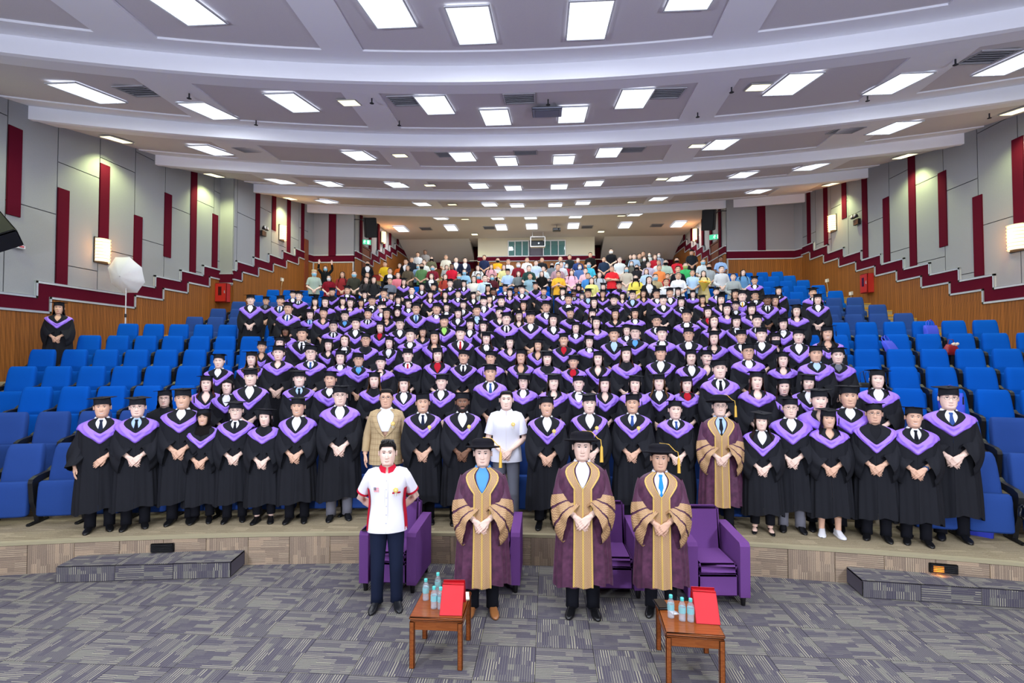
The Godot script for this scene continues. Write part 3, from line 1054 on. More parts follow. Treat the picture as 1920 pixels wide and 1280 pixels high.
func wall_fittings() -> void:
	sconce(V(XL, 5.29, 12.61), 1, "warm louvred wall lamp under the maroon stripe on the left wall, nearest the stage")
	sconce(V(XL + .5, 7.67, 20.75), 1, "warm louvred wall lamp high on the far part of the left wall")
	sconce(V(XR, 7.69, 20.71), -1, "warm louvred wall lamp high on the far part of the right wall")
	sconce(V(XR, 5.36, 12.91), -1, "large louvred wall lamp cut by the right edge of the photo")
	sconce(V(-8.92, 9.0, 27.5), 1, "glowing wall lamp beside the back left ceiling light, behind the speaker")
	sconce(V(7.98, 9.0, 28.0), -1, "glowing wall lamp beside the back right ceiling light, behind the speaker")
	speaker(V(-10.72, 5.05, 9.35), Vector3(.50, .78, .46), Vector3(-.5, .55, .62), "big black loudspeaker tilted on the left wall near the stage", Vector3(-.9, .1, -.1))
	speaker(V(-8.05, 8.46, 23.2), Vector3(.52, .88, .48), Vector3(.28, .5, .12), "black loudspeaker on a bracket at the back left corner, beside the exit sign", Vector3(-.8, .42, -.1))
	speaker(V(7.12, 8.55, 23.2), Vector3(.52, .88, .48), Vector3(.28, -.5, -.12), "black loudspeaker on a bracket at the back right corner, beside the exit sign", Vector3(.8, .42, -.1))
	for q in [[XL + .5, 7.40, 19.26, 1, "left"], [XR, 7.43, 19.1, -1, "right"]]:
		var o := thing("emergency_light", "black twin-headed emergency light on the maroon stripe of the %s wall" % q[4], "emergency light", V(q[0], q[1], q[2]))
		bx("battery_box", Vector3(.1, .2, .3), mat(Color("202022"), .5), o, Vector3(q[3] * .1, -.1, 0), .01)
		for k in [-1, 1]:
			var h := Sh.new()
			h.lathe([[.03, -.06], [.085, .02], [.085, .06], [.07, .065]], Transform3D(Basis(Vector3.BACK, -q[3] * 1.2) * Basis(Vector3.UP, 0), Vector3(q[3] * .17, .09, k * .09)), 14)
			obj("lamp_head", h.mesh(), mat(Color("2a2a2c"), .4), o)
			var g := Sh.new()
			g.blob(Vector3(q[3] * .235, .112, k * .09), Vector3(.02, .06, .06))
			obj("lamp_glass", g.mesh(), mat(Color("d8d8d8"), .15), o)
	for q in [[-8.92, 7.97, 24.95, 1, "left"], [7.98, 7.97, 24.95, -1, "right"]]:
		var o := thing("exit_sign", "green and white running-man exit sign over the back %s door" % q[4], "exit sign", V(q[0] + q[3] * .12, q[1] + .15, q[2] - .3))
		o.rotation.y = q[3] * .45
		bx("case", Vector3(.56, .26, .06), paint("e8ece8"), o, Vector3.ZERO, .008)
		bx("sign_face", Vector3(.52, .22, .012), lamp_mat(Color("3cb888"), .9), o, Vector3(0, 0, .032), .002)
		var man := Sh.new()
		var w := Transform3D(Basis(), Vector3(-.05, 0, .042))
		man.lathe([[.022, -.004], [.022, .004]], Transform3D(Basis(Vector3.RIGHT, PI / 2), Vector3(-.02, .075, .042)), 10)
		for p in [[Vector2(-.03, .05), Vector2(-.05, -.01)], [Vector2(-.05, -.01), Vector2(-.01, -.04)], [Vector2(-.01, -.04), Vector2(-.03, -.09)], [Vector2(-.05, -.01), Vector2(-.10, -.05)], [Vector2(-.03, .045), Vector2(.03, .02)], [Vector2(-.03, .045), Vector2(-.09, .03)]]:
			man.tube([Vector3(p[0].x, p[0].y, .042), Vector3(p[1].x, p[1].y, .042)], [.012, .011], 6)
		man.box(Transform3D(Basis(), Vector3(.14, 0, .042)), Vector3(.10, .17, .006), .001)
		obj("running_figure", man.mesh(), lamp_mat(Color("e8f8f0"), .9), o)
	var sn := thing("sensor", "small white sensor box under the tilted loudspeaker on the left wall", "sensor", V(XL + .05, 4.96, 10.5))
	bx("case", Vector3(.08, .10, .26), paint("e6e8ea"), sn, Vector3.ZERO, .012)
	bx("front_window", Vector3(.01, .04, .10), mat(Color("c05860"), .3), sn, Vector3(.043, 0, -.04), .002)
	for q in [[XL + .25, 4.78, 17.35, 0.0, "left wall below the maroon band", 1], [XR - .14, 5.06, 18.5, -PI / 2, "right wall above the side stairs", -1]]:
		var o := thing("fire_hose_cabinet", "red steel fire hose cabinet on the " + q[4], "cabinet", V(q[0], q[1], q[2]), q[3])
		bx("body", Vector3(.42, .66, .24), mat(Color("a8201a"), .45), o, Vector3.ZERO, .012)
		bx("door", Vector3(.38, .62, .02), mat(Color("b4241c"), .4), o, Vector3(0, 0, .125), .006)
		bx("handle", Vector3(.03, .10, .02), mat(Color("d0d0d0"), .3, .7), o, Vector3(.15, .02, .14), .004)
		bx("window", Vector3(.12, .30, .008), mat(Color("40100e"), .1), o, Vector3(-.02, .05, .136), .001)
	var fc := thing("fire_hose_cabinet", "red cabinet at the foot of the back left wall behind the yellow-shirted man", "cabinet", V(-8.6, 6.35, 25.9), 0.0)
	bx("body", Vector3(.5, .7, .26), mat(Color("981a16"), .45), fc, Vector3.ZERO, .012)
	bx("door", Vector3(.46, .66, .02), mat(Color("a81e1a"), .45), fc, Vector3(0, 0, .135), .006)
	var k := 0
	for q in [[XR - .06, 5.55, 21.2, "highest on the right wall"], [XR - .06, 4.85, 19.6, "lower on the right wall beside the red cabinet"], [XL + .56, 5.75, 20.8, "on the left wall beside the black loudspeaker"]]:
		var o := thing("socket_box", "white socket box with a cable, " + q[3], "socket", V(q[0], q[1], q[2]), 0.0, "wall socket boxes")
		bx("plate", Vector3(.06, .14, .2), paint("e8e4d8"), o, Vector3.ZERO, .01)
		var t := Sh.new()
		var s := -1.0 if q[0] > 0 else 1.0
		t.tube([Vector3(s * .03, -.05, .02), Vector3(s * .05, -.2, .1), Vector3(s * .03, -.4, .12), Vector3(s * .02, -.7, .1)], [.008, .008, .008, .008], 6)
		obj("cable", t.mesh(), paint("c8b89c"), o)
	for q in [[-4.68, .243, 6.12, "left step box, unlit", false], [4.33, .25, 6.02, "right step box, glowing", true]]:
		var a := atan2(q[0] - ARC.x, q[2] - ARC.y)
		var o := thing("floor_vent", "black slotted vent light in the platform riser above the " + q[3], "vent", V(ARC.x + (R0 - .02) * sin(a), q[1], ARC.y + (R0 - .02) * cos(a)), -a + 0.0)
		bx("frame", Vector3(.27, .105, .03), mat(Color("0e0e10"), .4), o, Vector3.ZERO, .006)
		if q[4]: bx("lamp_glass", Vector3(.10, .06, .006), lamp_mat(Color(1.0, .6, .22), 1.0), o, Vector3(-.05, -.005, .016), .001)
		for j in 5: bx("slat", Vector3(.24, .007, .02), mat(Color("17171a"), .4), o, Vector3(0, -.036 + .018 * j, .022), .002)
		if q[4]:
			var l := SpotLight3D.new()
			l.name = "light"
			l.light_color = Color(1.0, .62, .25); l.light_energy = .08; l.light_size = .05; l.spot_angle = 60; l.spot_range = 4; l.spot_attenuation = 2; l.shadow_enabled = true
			l.position = Vector3(-.05, 0, .06); l.rotation.x = -1.0
			o.add_child(l)

# ------------------------------------------------------------------ seats
func seat_proto(col: Color, label: String) -> Node3D:
	var m := speckle("seat" + col.to_html(), col, .05, 6)
	m.roughness = .9
	var shell := mat(col.darkened(.35), .7)
	var black := mat(Color("121315"), .45)
	var o := thing("auditorium_seat", label, "seat")
	var back := Sh.new()
	var rows := [[.44, .225, .05], [.52, .232, .07], [.66, .230, .075], [.72, .228, .066], [.84, .222, .072], [.95, .212, .066], [1.0, .196, .045], [1.012, .18, .02]]
	for r in rows:
		for i in 20:
			var a := TAU * i / 20
			back.put(Vector3(signf(cos(a)) * pow(absf(cos(a)), .35) * r[1], r[0], -.02 - (r[0] - .44) * .20 + signf(sin(a)) * pow(absf(sin(a)), .5) * r[2]))
	back.weave(0, 20, rows.size(), true); back.fan(0, 20, Color.WHITE, true); back.fan(140, 20)
	obj("backrest", back.mesh(), m, o)
	var pan := Sh.new()
	var pr := [[.115, .215, .04], [.14, .228, .055], [.30, .232, .062], [.48, .232, .062], [.545, .226, .055], [.562, .21, .03]]
	for r in pr:
		for i in 20:
			var a := TAU * i / 20
			pan.put(Vector3(signf(cos(a)) * pow(absf(cos(a)), .35) * r[1], r[0], .20 - (r[0] - .1) * .10 + signf(sin(a)) * pow(absf(sin(a)), .5) * r[2]))
	pan.weave(0, 20, pr.size(), true); pan.fan(0, 20, Color.WHITE, true); pan.fan(100, 20)
	obj("seat_pan", pan.mesh(), m, o)
	var arm := Sh.new()
	arm.slab(PackedVector2Array([Vector2(-.16, .70), Vector2(-.08, .655), Vector2(.16, .63), Vector2(.24, .60), Vector2(.255, .55), Vector2(.22, .30), Vector2(.14, .12), Vector2(.12, .03), Vector2(.03, .03), Vector2(.06, .14), Vector2(.13, .32), Vector2(.15, .54), Vector2(-.05, .57), Vector2(-.14, .60)]), Transform3D(Basis(Vector3(0, 0, 1), Vector3.UP, Vector3(-1, 0, 0)), Vector3(-.283, 0, 0)), .055)
	obj("armrest", arm.mesh(), black, o)
	bx("foot", Vector3(.05, .035, .36), black, o, Vector3(-.283, .0175, .10), .01)
	return o

func seats() -> void:
	var bright := seat_proto(Color("0a52ae"), "x")
	var navy := seat_proto(Color("2a4684"), "x")
	var used := {true: false, false: false}
	var plan := {0: [[5, 32]], 1: [[4, 10], [28, 33]], 2: [[3, 9], [26, 34]], 3: [[1, 9], [27, 36]], 4: [[0, 9], [27, 36]], 5: [[0, 9], [28, 37]], 6: [[0, 9], [27, 37]],
		7: [[0, 5], [31, 36]], 8: [[0, 5], [31, 36]], 9: [[0, 5], [30, 36]], 10: [[0, 5], [29, 36]], 11: [[0, 30], [29, 36]], 12: [[3, 31], [31, 36]], 13: [[29, 36]], 14: [[29, 36]]}
	for k in plan:
		var seen := {}
		for span in plan[k]:
			for n in range(span[0], span[1]):
				if seen.has(n): continue
				seen[n] = true
				if k == 0 and (n == 24 or n == 25 or n == 26): continue
				var s := (-10.45 if k < 7 else -10.22) + PITCH * n + .235
				var r := R0 + off(k)
				var a := s / r
				var dark: bool = k < 2 or (k >= 7 and k <= 9 and (n < 5 or n > 30))
				var p := navy if dark else bright
				var o: Node3D = p
				if used[dark]:
					o = p.duplicate()
					o.name = numbered("auditorium_seat", self)
					add_child(o, true)
				used[dark] = true
				o.position = V(ARC.x + r * sin(a), fl(k), ARC.y + r * cos(a))
				o.rotation.y = -a
				var left: bool = n < 18
				var idx: int = n + 1 if left else 37 - n
				tag(o, "%s folding seat, %s row, %s place from the %s wall" % ["dark navy" if dark else "bright blue", ordw(k + 1), ordw(idx), "left" if left else "right"], "seat", "auditorium seats")
# ------------------------------------------------------------------ furniture and small things
func armchairs() -> void:
	var m := speckle("purple", Color("6c4480"), .06, 8)
	var leg := mat(Color("131214"), .4)
	var spots := [[-1.72, 5.95, -.04, "behind the man in the white shirt"], [-.61, 6.02, .0, "behind the gowned man in brown shoes"], [.70, 5.97, .03, "between two gowned men, joined to its neighbour"], [1.75, 5.87, .05, "at the end of the row by the red folder"]]
	var proto: Node3D = null
	for q in spots:
		var o: Node3D
		if proto == null:
			o = thing("armchair", "x", "armchair")
			proto = o
			bx("base", Vector3(.40, .22, .58), m, o, Vector3(0, .21, .02), .015)
			bx("seat_cushion", Vector3(.405, .12, .50), m, o, Vector3(0, .375, .06), .03)
			bx("backrest", Vector3(.41, .52, .13), m, o, Vector3(0, .62, -.235), .035, Basis(Vector3.RIGHT, -.13))
			for s in [-1, 1]:
				var a := Sh.new()
				a.slab(PackedVector2Array([Vector2(-.31, .10), Vector2(.33, .10), Vector2(.335, .62), Vector2(.31, .655), Vector2(-.22, .70), Vector2(-.31, .70)]), Transform3D(Basis(Vector3(0, 0, 1), Vector3.UP, Vector3(-1, 0, 0)), Vector3(s * .262, 0, 0)), .10)
				obj("armrest", a.mesh(), m, o)
				for z in [-.27, .27]: cyl("leg", .022, .105, leg, o, Transform3D(Basis(), Vector3(s * .26, 0, z)), .032, 10)
			bx("rear_panel", Vector3(.42, .50, .04), m, o, Vector3(0, .40, -.29), .01)
		else:
			o = proto.duplicate()
			o.name = numbered("armchair", self)
			add_child(o, true)
		o.position = V(q[0], 0, q[1])
		o.rotation.y = q[2]
		o.scale = Vector3(1.02, 1.0, 1.0)
		tag(o, "purple fabric armchair " + q[3], "armchair", "purple armchairs in the front row")

func bottle(at: Vector3, label: String) -> void:
	var o := thing("water_bottle", label, "bottle", at, 0.0, "small water bottles on the tables")
	if not cache.has("bottle"):
		var s := Sh.new()
		s.lathe([[.020, .0], [.027, .003], [.028, .02], [.0265, .04], [.028, .06], [.028, .115], [.026, .13], [.016, .150], [.012, .158], [.012, .163]], Transform3D(), 20)
		cache.bottle = s.mesh()
		var l := Sh.new()
		l.lathe([[.0287, .066], [.0287, .112]], Transform3D(), 20, Color.WHITE, false)
		cache.blabel = l.mesh()
		var c := Sh.new()
		c.lathe([[.0145, .160], [.015, .162], [.015, .182], [.013, .185]], Transform3D(), 18)
		cache.bcap = c.mesh()
		var w := Sh.new()
		w.lathe([[.019, .004], [.0255, .006], [.026, .02], [.0245, .04], [.026, .06], [.026, .10]], Transform3D(), 18)
		cache.water = w.mesh()
	var g := mat(Color(.93, .97, 1.0, .16), .06, 0, "pet")
	g.transparency = BaseMaterial3D.TRANSPARENCY_ALPHA
	obj("bottle_body", cache.bottle, g, o)
	var wm := mat(Color(.86, .92, .96, .22), .04, 0, "water")
	wm.transparency = BaseMaterial3D.TRANSPARENCY_ALPHA
	obj("water", cache.water, wm, o)
	var lm := mats.get("blabel") as StandardMaterial3D
	if lm == null:
		var im := Image.create(64, 32, false, Image.FORMAT_RGB8)
		im.fill(Color("dfe9ea"))
		im.fill_rect(Rect2i(0, 0, 64, 6), Color("86c0c4")); im.fill_rect(Rect2i(0, 26, 64, 6), Color("4a8c80"))
		for k in 4: im.fill_rect(Rect2i(6 + 15 * k, 11, 8, 10), Color("7aa4b8"))
		lm = StandardMaterial3D.new(); lm.albedo_texture = ImageTexture.create_from_image(im); lm.roughness = .5
		mats.blabel = lm
	obj("label_band", cache.blabel, lm, o)
	obj("bottle_cap", cache.bcap, mat(Color("58c8c0"), .4), o)

func table_wood() -> StandardMaterial3D:
	if mats.has("tw"): return mats.tw
	var im := Image.create(256, 256, false, Image.FORMAT_RGB8)
	var n := FastNoiseLite.new(); n.seed = 3; n.frequency = .02
	for y in 256: for x in 256:
		var g := n.get_noise_2d(x * .35, y * 4.0) * .5 + n.get_noise_2d(x * 1.2 + 90, y * 16.0) * .22
		im.set_pixel(x, y, Color("7a3c1a").lerp(Color("9c5a2a"), clampf(.5 + g, 0, 1)))
	var m := StandardMaterial3D.new()
	m.albedo_texture = ImageTexture.create_from_image(im)
	m.uv1_triplanar = true; m.uv1_scale = Vector3(2, 2, 2)
	m.roughness = .16
	mats.tw = m
	return m

func tables() -> void:
	var defs := [["left side table, standing before the gowned man in brown shoes", -.915, 4.545, .0, .425, .50], ["right side table, cut by the bottom of the photo", 1.165, 4.46, -.06, .425, .56]]
	for d in defs:
		var o := thing("side_table", "glossy brown wooden " + d[0], "table", V(d[1], 0, d[2]), d[3])
		var w: float = .45
		var l: float = d[5]
		bx("tabletop", Vector3(w, .028, l), table_wood(), o, Vector3(0, d[4] - .014, 0), .008)
		bx("top_moulding", Vector3(w - .02, .016, l - .02), table_wood(), o, Vector3(0, d[4] - .036, 0), .004)
		for s in [-1, 1]:
			bx("apron", Vector3(.02, .07, l - .06), table_wood(), o, Vector3(s * (w / 2 - .025), d[4] - .078, 0), .003)
			bx("apron", Vector3(w - .06, .07, .02), table_wood(), o, Vector3(0, d[4] - .078, s * (l / 2 - .025)), .003)
			for z in [-1, 1]: bx("leg", Vector3(.042, d[4] - .04, .042), table_wood(), o, Vector3(s * (w / 2 - .024), (d[4] - .04) / 2, z * (l / 2 - .024)), .005)
	var lefts := [[-1.07, 4.60, "first from the left, standing alone"], [-.99, 4.735, "at the back, behind the two front ones"], [-.965, 4.455, "in front, left of the red folder by one bottle"], [-.905, 4.445, "in front, touching the red folder"]]
	for q in lefts: bottle(V(q[0], .425, q[1]), "teal-capped water bottle on left table, " + q[2])
	var rights := [[1.02, 4.43, "beside the black folder"], [1.10, 4.385, "middle of three"], [1.165, 4.375, "nearest the red folder"]]
	for q in rights: bottle(V(q[0], .425, q[1]), "teal-capped water bottle on right table, " + q[2])
	for q in [[-.80, 4.44, .03, "left table beside four bottles"], [1.30, 4.44, -.06, "right table beside three bottles"]]:
		var o := thing("certificate_folder", "bright red folder standing open like a tent on the " + q[3], "folder", V(q[0], .426, q[1]), q[2], "red folders")
		var red := mat(Color("d00a1c"), .55)
		bx("front_cover", Vector3(.19, .245, .012), red, o, Vector3(0, .098, .035), .003, Basis(Vector3.RIGHT, -.62))
		bx("back_cover", Vector3(.19, .245, .012), red, o, Vector3(.0, .098, -.115), .003, Basis(Vector3.RIGHT, .30))
		bx("spine", Vector3(.19, .016, .03), red, o, Vector3(0, .195, -.04), .004)
		bx("paper", Vector3(.17, .20, .004), paint("ece4d4"), o, Vector3(0, .085, .018), .001, Basis(Vector3.RIGHT, -.62))
	var bf := thing("document_wallet", "black leather document wallet on the back left corner of the right table", "wallet", V(.985, .426, 4.63), .1)
	bx("cover", Vector3(.10, .022, .17), mat(Color("16171a"), .35), bf, Vector3(0, .011, 0), .008)
	bx("zip", Vector3(.102, .005, .172), mat(Color("2c2c30"), .4), bf, Vector3(0, .011, 0), .002)
	var pen := thing("notepaper", "folded white note with a pen leaning by a bottle on the right table", "paper", V(1.055, .4265, 4.53), .35)
	bx("sheet", Vector3(.05, .004, .12), paint("eceef0"), pen, Vector3(0, .002, 0), .001)
	var pn := Sh.new()
	pn.tube([Vector3(-.01, .012, -.06), Vector3(.015, .012, .05), Vector3(.017, .012, .058)], [.004, .004, .001], 8)
	obj("pen", pn.mesh(), mat(Color("c8ccd4"), .25, .6), pen)
	var pp := thing("programme_booklet", "cream programme booklet behind the red folder on the left table", "booklet", V(-.74, .426, 4.68), .2)
	bx("cover", Vector3(.09, .006, .15), paint("d8d0b8"), pp, Vector3(0, .003, 0), .001)
	bx("pages", Vector3(.086, .004, .146), paint("f0ece0"), pp, Vector3(.002, .008, 0), .001)
	var ph := thing("phone", "black phone lying on the armrest of the first purple armchair", "phone", V(-1.985, .665, 5.72), -.04)
	bx("case", Vector3(.085, .010, .19), mat(Color("101114"), .3), ph, Vector3(0, .005, 0), .004)
	bx("screen", Vector3(.076, .002, .17), mat(Color("08090c"), .05), ph, Vector3(0, .0105, 0), .0008)

func tote(at: Vector3, turn: float, label: String, logo: bool, tilt := 0.0) -> void:
	var o := thing("tote_bag", label, "bag", at, turn, "blue gift bags")
	o.rotation.x = tilt
	var m := mat(Color("3c4cd0"), .7)
	var b := Sh.new()
	var rows := [[0.0, .15, .055], [.12, .158, .062], [.24, .16, .055], [.34, .158, .03]]
	for r in rows:
		for i in 24:
			var a := TAU * i / 24
			b.put(Vector3(signf(cos(a)) * pow(absf(cos(a)), .3) * r[1], r[0], signf(sin(a)) * pow(absf(sin(a)), .4) * r[2] + .004 * sin(i * 2.0 + r[0] * 20.0)))
	b.weave(0, 24, 4, true); b.fan(0, 24, Color.WHITE, true); b.fan(72, 24)
	obj("bag_body", b.mesh(), m, o)
	for s in [-1, 1]:
		var h := Sh.new()
		h.tube([Vector3(-.07, .32, s * .028), Vector3(-.06, .42, s * .03), Vector3(0, .47, s * .03), Vector3(.06, .42, s * .03), Vector3(.07, .32, s * .028)], [Vector2(.012, .003), Vector2(.012, .003), Vector2(.012, .003), Vector2(.012, .003), Vector2(.012, .003)], 6)
		obj("strap", h.mesh(), m, o)
	if logo:
		# the white emblem printed on the bag: a domed shape with an opening and two bars below it
		var w := Sh.new()
		w.slab(PackedVector2Array([Vector2(-.045, .17), Vector2(-.05, .22), Vector2(-.03, .262), Vector2(.005, .272), Vector2(.035, .255), Vector2(.042, .215), Vector2(.060, .175), Vector2(.03, .172), Vector2(.018, .205), Vector2(.022, .225), Vector2(.005, .242), Vector2(-.014, .228), Vector2(-.012, .205), Vector2(-.02, .172)]), Transform3D(Basis(), Vector3(.0, 0, .066)), .004)
		w.box(Transform3D(Basis(), Vector3(.004, .152, .066)), Vector3(.11, .012, .004), .001)
		w.box(Transform3D(Basis(), Vector3(.004, .134, .066)), Vector3(.09, .010, .004), .001)
		obj("printed_emblem", w.mesh(), paint("e6ecf8"), o)

func on_row(k: int, s: float, dr: float) -> Vector3:
	var r := R0 + off(k) + dr
	return V(ARC.x + r * sin(s / r), fl(k), ARC.y + r * cos(s / r))

func oddments() -> void:
	tote(on_row(2, 6.62, -.25) + Vector3(0, .63, 0), -.35, "blue gift bag with white emblem standing on a bright blue seat, right block", true, -.2)
	tote(V(5.31, .37, 6.86), -.75, "blue gift bag on the platform behind the tallest man's legs", false)
	tote(on_row(0, -7.0, -.52), .25, "blue gift bag under the navy seats at the left edge of the photo", false, 0.0)
	tote(on_row(5, 7.75, -.18) + Vector3(0, .56, 0), .5, "small blue gift bag slumped on a seat near the red handbag", false, -.5)
	tote(on_row(6, 9.1, -.15) + Vector3(0, .56, 0), .2, "blue gift bag with tall straps on a far right seat", false, -.15)
	tote(V(10.55, fl(8) + .25, 18.55), -.5, "blue gift bag on the stairs below the red cabinet", false)
	var hb := thing("handbag", "dark red handbag with a pale scarf on a bright blue seat", "handbag", on_row(5, 8.72, -.2) + Vector3(0, .56, 0), .2)
	var b := Sh.new()
	for r in [[0.0, .15, .07], [.06, .16, .08], [.16, .13, .06], [.22, .10, .03]]:
		for i in 18:
			var a := TAU * i / 18
			b.put(Vector3(signf(cos(a)) * pow(absf(cos(a)), .5) * r[1], r[0], signf(sin(a)) * pow(absf(sin(a)), .6) * r[2]))
	b.weave(0, 18, 4, true); b.fan(0, 18, Color.WHITE, true); b.fan(54, 18)
	obj("bag_body", b.mesh(), mat(Color("8a1020"), .4), hb)
	var sc := Sh.new()
	for k in 5: sc.blob(Vector3(.02 + .025 * k, .22 + .01 * sin(k * 2.0), .03), Vector3(.035, .03, .03))
	obj("scarf", sc.mesh(), paint("d8c8b8"), hb)
	var st := Sh.new()
	st.tube([Vector3(-.08, .2, 0), Vector3(-.05, .32, 0), Vector3(.05, .32, 0), Vector3(.08, .2, 0)], [.008, .008, .008, .008], 6)
	obj("strap", st.mesh(), mat(Color("6a0c18"), .4), hb)
	var rc := thing("red_pouch", "bright red pouch lying left of the dark red handbag", "pouch", on_row(5, 8.32, -.2) + Vector3(0, .56, 0), .1)
	var pc := Sh.new()
	pc.blob(Vector3(0, .03, 0), Vector3(.13, .035, .07))
	obj("pouch_body", pc.mesh(), mat(Color("c81c20"), .5), rc)
	bx("zip", Vector3(.2, .006, .01), mat(Color("e0b0a0"), .4), rc, Vector3(0, .06, 0), .002)
	var bb := thing("black_handbag", "black handbag with thin looped straps on a seat behind the long-haired woman", "handbag", on_row(3, 6.05, -.2) + Vector3(0, .56, 0), .1)
	var bs := Sh.new()
	for r in [[0.0, .15, .06], [.10, .15, .06], [.17, .13, .04]]:
		for i in 16:
			var a := TAU * i / 16
			bs.put(Vector3(signf(cos(a)) * pow(absf(cos(a)), .4) * r[1], r[0], signf(sin(a)) * pow(absf(sin(a)), .5) * r[2]))
	bs.weave(0, 16, 3, true); bs.fan(0, 16, Color.WHITE, true); bs.fan(32, 16)
	obj("bag_body", bs.mesh(), mat(Color("17171a"), .4), bb)
	for s in [-1, 1]:
		var t := Sh.new()
		t.tube([Vector3(s * .05 - .05, .16, .02), Vector3(s * .05 - .06, .34, .02), Vector3(s * .05, .38, .02), Vector3(s * .05 + .04, .16, .02)], [.006, .006, .006, .006], 6)
		obj("strap", t.mesh(), mat(Color("1c1c20"), .4), bb)
	var chain := thing("chain_strap_bag", "black bag with a gold chain strap hanging on the last navy seat", "handbag", on_row(0, 5.95, -.30) + Vector3(0, .40, 0), -.2)
	bx("bag_body", Vector3(.26, .17, .09), mat(Color("131316"), .35), chain, Vector3.ZERO, .03)
	var ch := Sh.new()
	for k in 14: ch.tube([Vector3(.10 + .013 * k, .10 - .018 * k, .06), Vector3(.111 + .013 * k, .084 - .018 * k, .06)], [Vector2(.009, .004), Vector2(.009, .004)], 6)
	obj("chain", ch.mesh(), mat(Color("d8c090"), .3, .8), chain)
	# photographer's umbrella on its stand
	var u := thing("umbrella_light_stand", "white photographic umbrella on a thin pole by the left wall", "umbrella stand", V(-10.75, fl(7), 12.55))
	var c := Sh.new()
	var hub := Vector3(0, 1.88, .16)
	for j in 6:
		var r := .50 * j / 5.0
		for i in 32:
			var a := TAU * i / 32 + PI / 8
			var seg := fposmod(a - PI / 8, PI / 4) - PI / 8
			var rr := r * cos(PI / 8) / cos(seg) * (1.0 - .015 * j / 5.0 * cos(seg * 4.0))
			c.put(hub + Basis(Vector3.RIGHT, .30) * Vector3(cos(a) * rr, sin(a) * rr, -.22 * (r / .5) * (r / .5)))
	c.weave(0, 32, 6, true)
	var um := paint("e4e6ea"); um.backlight_enabled = true; um.backlight = Color(.4, .4, .4)
	obj("canopy", c.mesh(), um, u)
	for i in 8:
		var a := TAU * i / 8 + PI / 8
		var t := Sh.new()
		t.tube([hub, hub + Basis(Vector3.RIGHT, .30) * Vector3(cos(a) * .25, sin(a) * .25, -.06), hub + Basis(Vector3.RIGHT, .30) * Vector3(cos(a) * .5, sin(a) * .5, -.225)], [.004, .004, .003], 6)
		obj("rib", t.mesh(), mat(Color("b0b0b4"), .4), u)
	cyl("pole", .013, 1.1, mat(Color("d8d8da"), .4), u, Transform3D(Basis(), Vector3(0, .85, -.05)))
	cyl("lower_pole", .017, .9, mat(Color("c8c8cc"), .4), u, Transform3D(Basis(), Vector3(0, 0.02, -.05)))
	cyl("clamp", .026, .09, mat(Color("202024"), .5), u, Transform3D(Basis(), Vector3(0, .86, -.05)))
	bx("lamp_head", Vector3(.09, .10, .18), mat(Color("2a2a2e"), .5), u, Vector3(0, 1.90, -.14), .02)
	for i in 3:
		var a := TAU * i / 3
		var t := Sh.new()
		t.tube([Vector3(0, .45, -.05), Vector3(cos(a) * .35, .012, sin(a) * .35 - .05)], [.009, .009], 8)
		obj("tripod_leg", t.mesh(), mat(Color("303034"), .5), u)
	var sp := thing("loudspeaker", "black portable loudspeaker standing on the left rear seats by the white-haired man", "loudspeaker", V(-9.75, fl(11) + .55, 20.6), .3)
	bx("cabinet", Vector3(.34, .55, .32), mat(Color("141417"), .6), sp, Vector3(0, .28, 0), .03)
	bx("grille", Vector3(.30, .48, .02), mat(Color("0c0c0e"), .8), sp, Vector3(0, .28, .165), .008)
	cyl("stand_pole", .03, .56, mat(Color("1c1c1e"), .5), sp, Transform3D(Basis(), Vector3(0, -.55, 0)))
# ------------------------------------------------------------------ people: shapes are made for a figure 1.70 m tall that faces +z
const HEAD := [[0.8, 0.15, 0.105, 0.115], [0.95, 0.165, 0.11, 0.12], [1.1, 0.14, 0.105, 0.105], [1.25, 0.165, 0.115, 0.11], [1.34, 0.175, 0.1, 0.105], [1.385, 0.16, 0.08, 0.095], [1.41, 0.12, 0.06, 0.08], [1.43, 0.0832, 0.048, 0.07], [1.45, 0.0624, 0.045, 0.064], [1.463, 0.0593, 0.05, 0.063], [1.47, 0.0593, 0.066, 0.063], [1.477, 0.0594, 0.083, 0.064], [1.487, 0.0605, 0.092, 0.066], [1.5, 0.0659, 0.094, 0.07], [1.511, 0.0691, 0.0925, 0.075], [1.525, 0.0724, 0.094, 0.08], [1.545, 0.0761, 0.095, 0.088], [1.57, 0.0788, 0.095, 0.096], [1.6, 0.0805, 0.094, 0.101], [1.622, 0.0805, 0.097, 0.102], [1.645, 0.0783, 0.094, 0.098], [1.668, 0.0691, 0.082, 0.086], [1.685, 0.054, 0.062, 0.066], [1.696, 0.0324, 0.036, 0.04], [1.701, 0.0043, 0.004, 0.006]]
const GOWN := [[0.30, .270, .185, .190], [0.50, .262, .172, .180], [0.75, .250, .158, .162], [0.95, .242, .150, .145], [1.10, .238, .148, .138], [1.25, .236, .146, .132], [1.33, .226, .130, .124],
	[1.375, .204, .110, .114], [1.405, .168, .092, .103], [1.425, .128, .078, .094], [1.44, .098, .068, .084], [1.455, .074, .060, .074], [1.47, .066, .056, .070]]
const SHIRT := [[0.72, .200, .150, .150], [0.85, .198, .148, .145], [0.95, .192, .142, .138], [1.10, .178, .134, .124], [1.25, .194, .136, .124], [1.33, .200, .116, .116],
	[1.375, .184, .098, .106], [1.405, .150, .082, .096], [1.425, .108, .068, .084], [1.44, .080, .060, .076], [1.452, .069, .056, .071]]
const TONES := ["f3d0bc", "deb195", "855f4a"]

func sm(a: float, b: float, x: float) -> float:
	return smoothstep(a, b, x)

func bell(x: float, w: float) -> float:
	return exp(-(x / w) * (x / w))

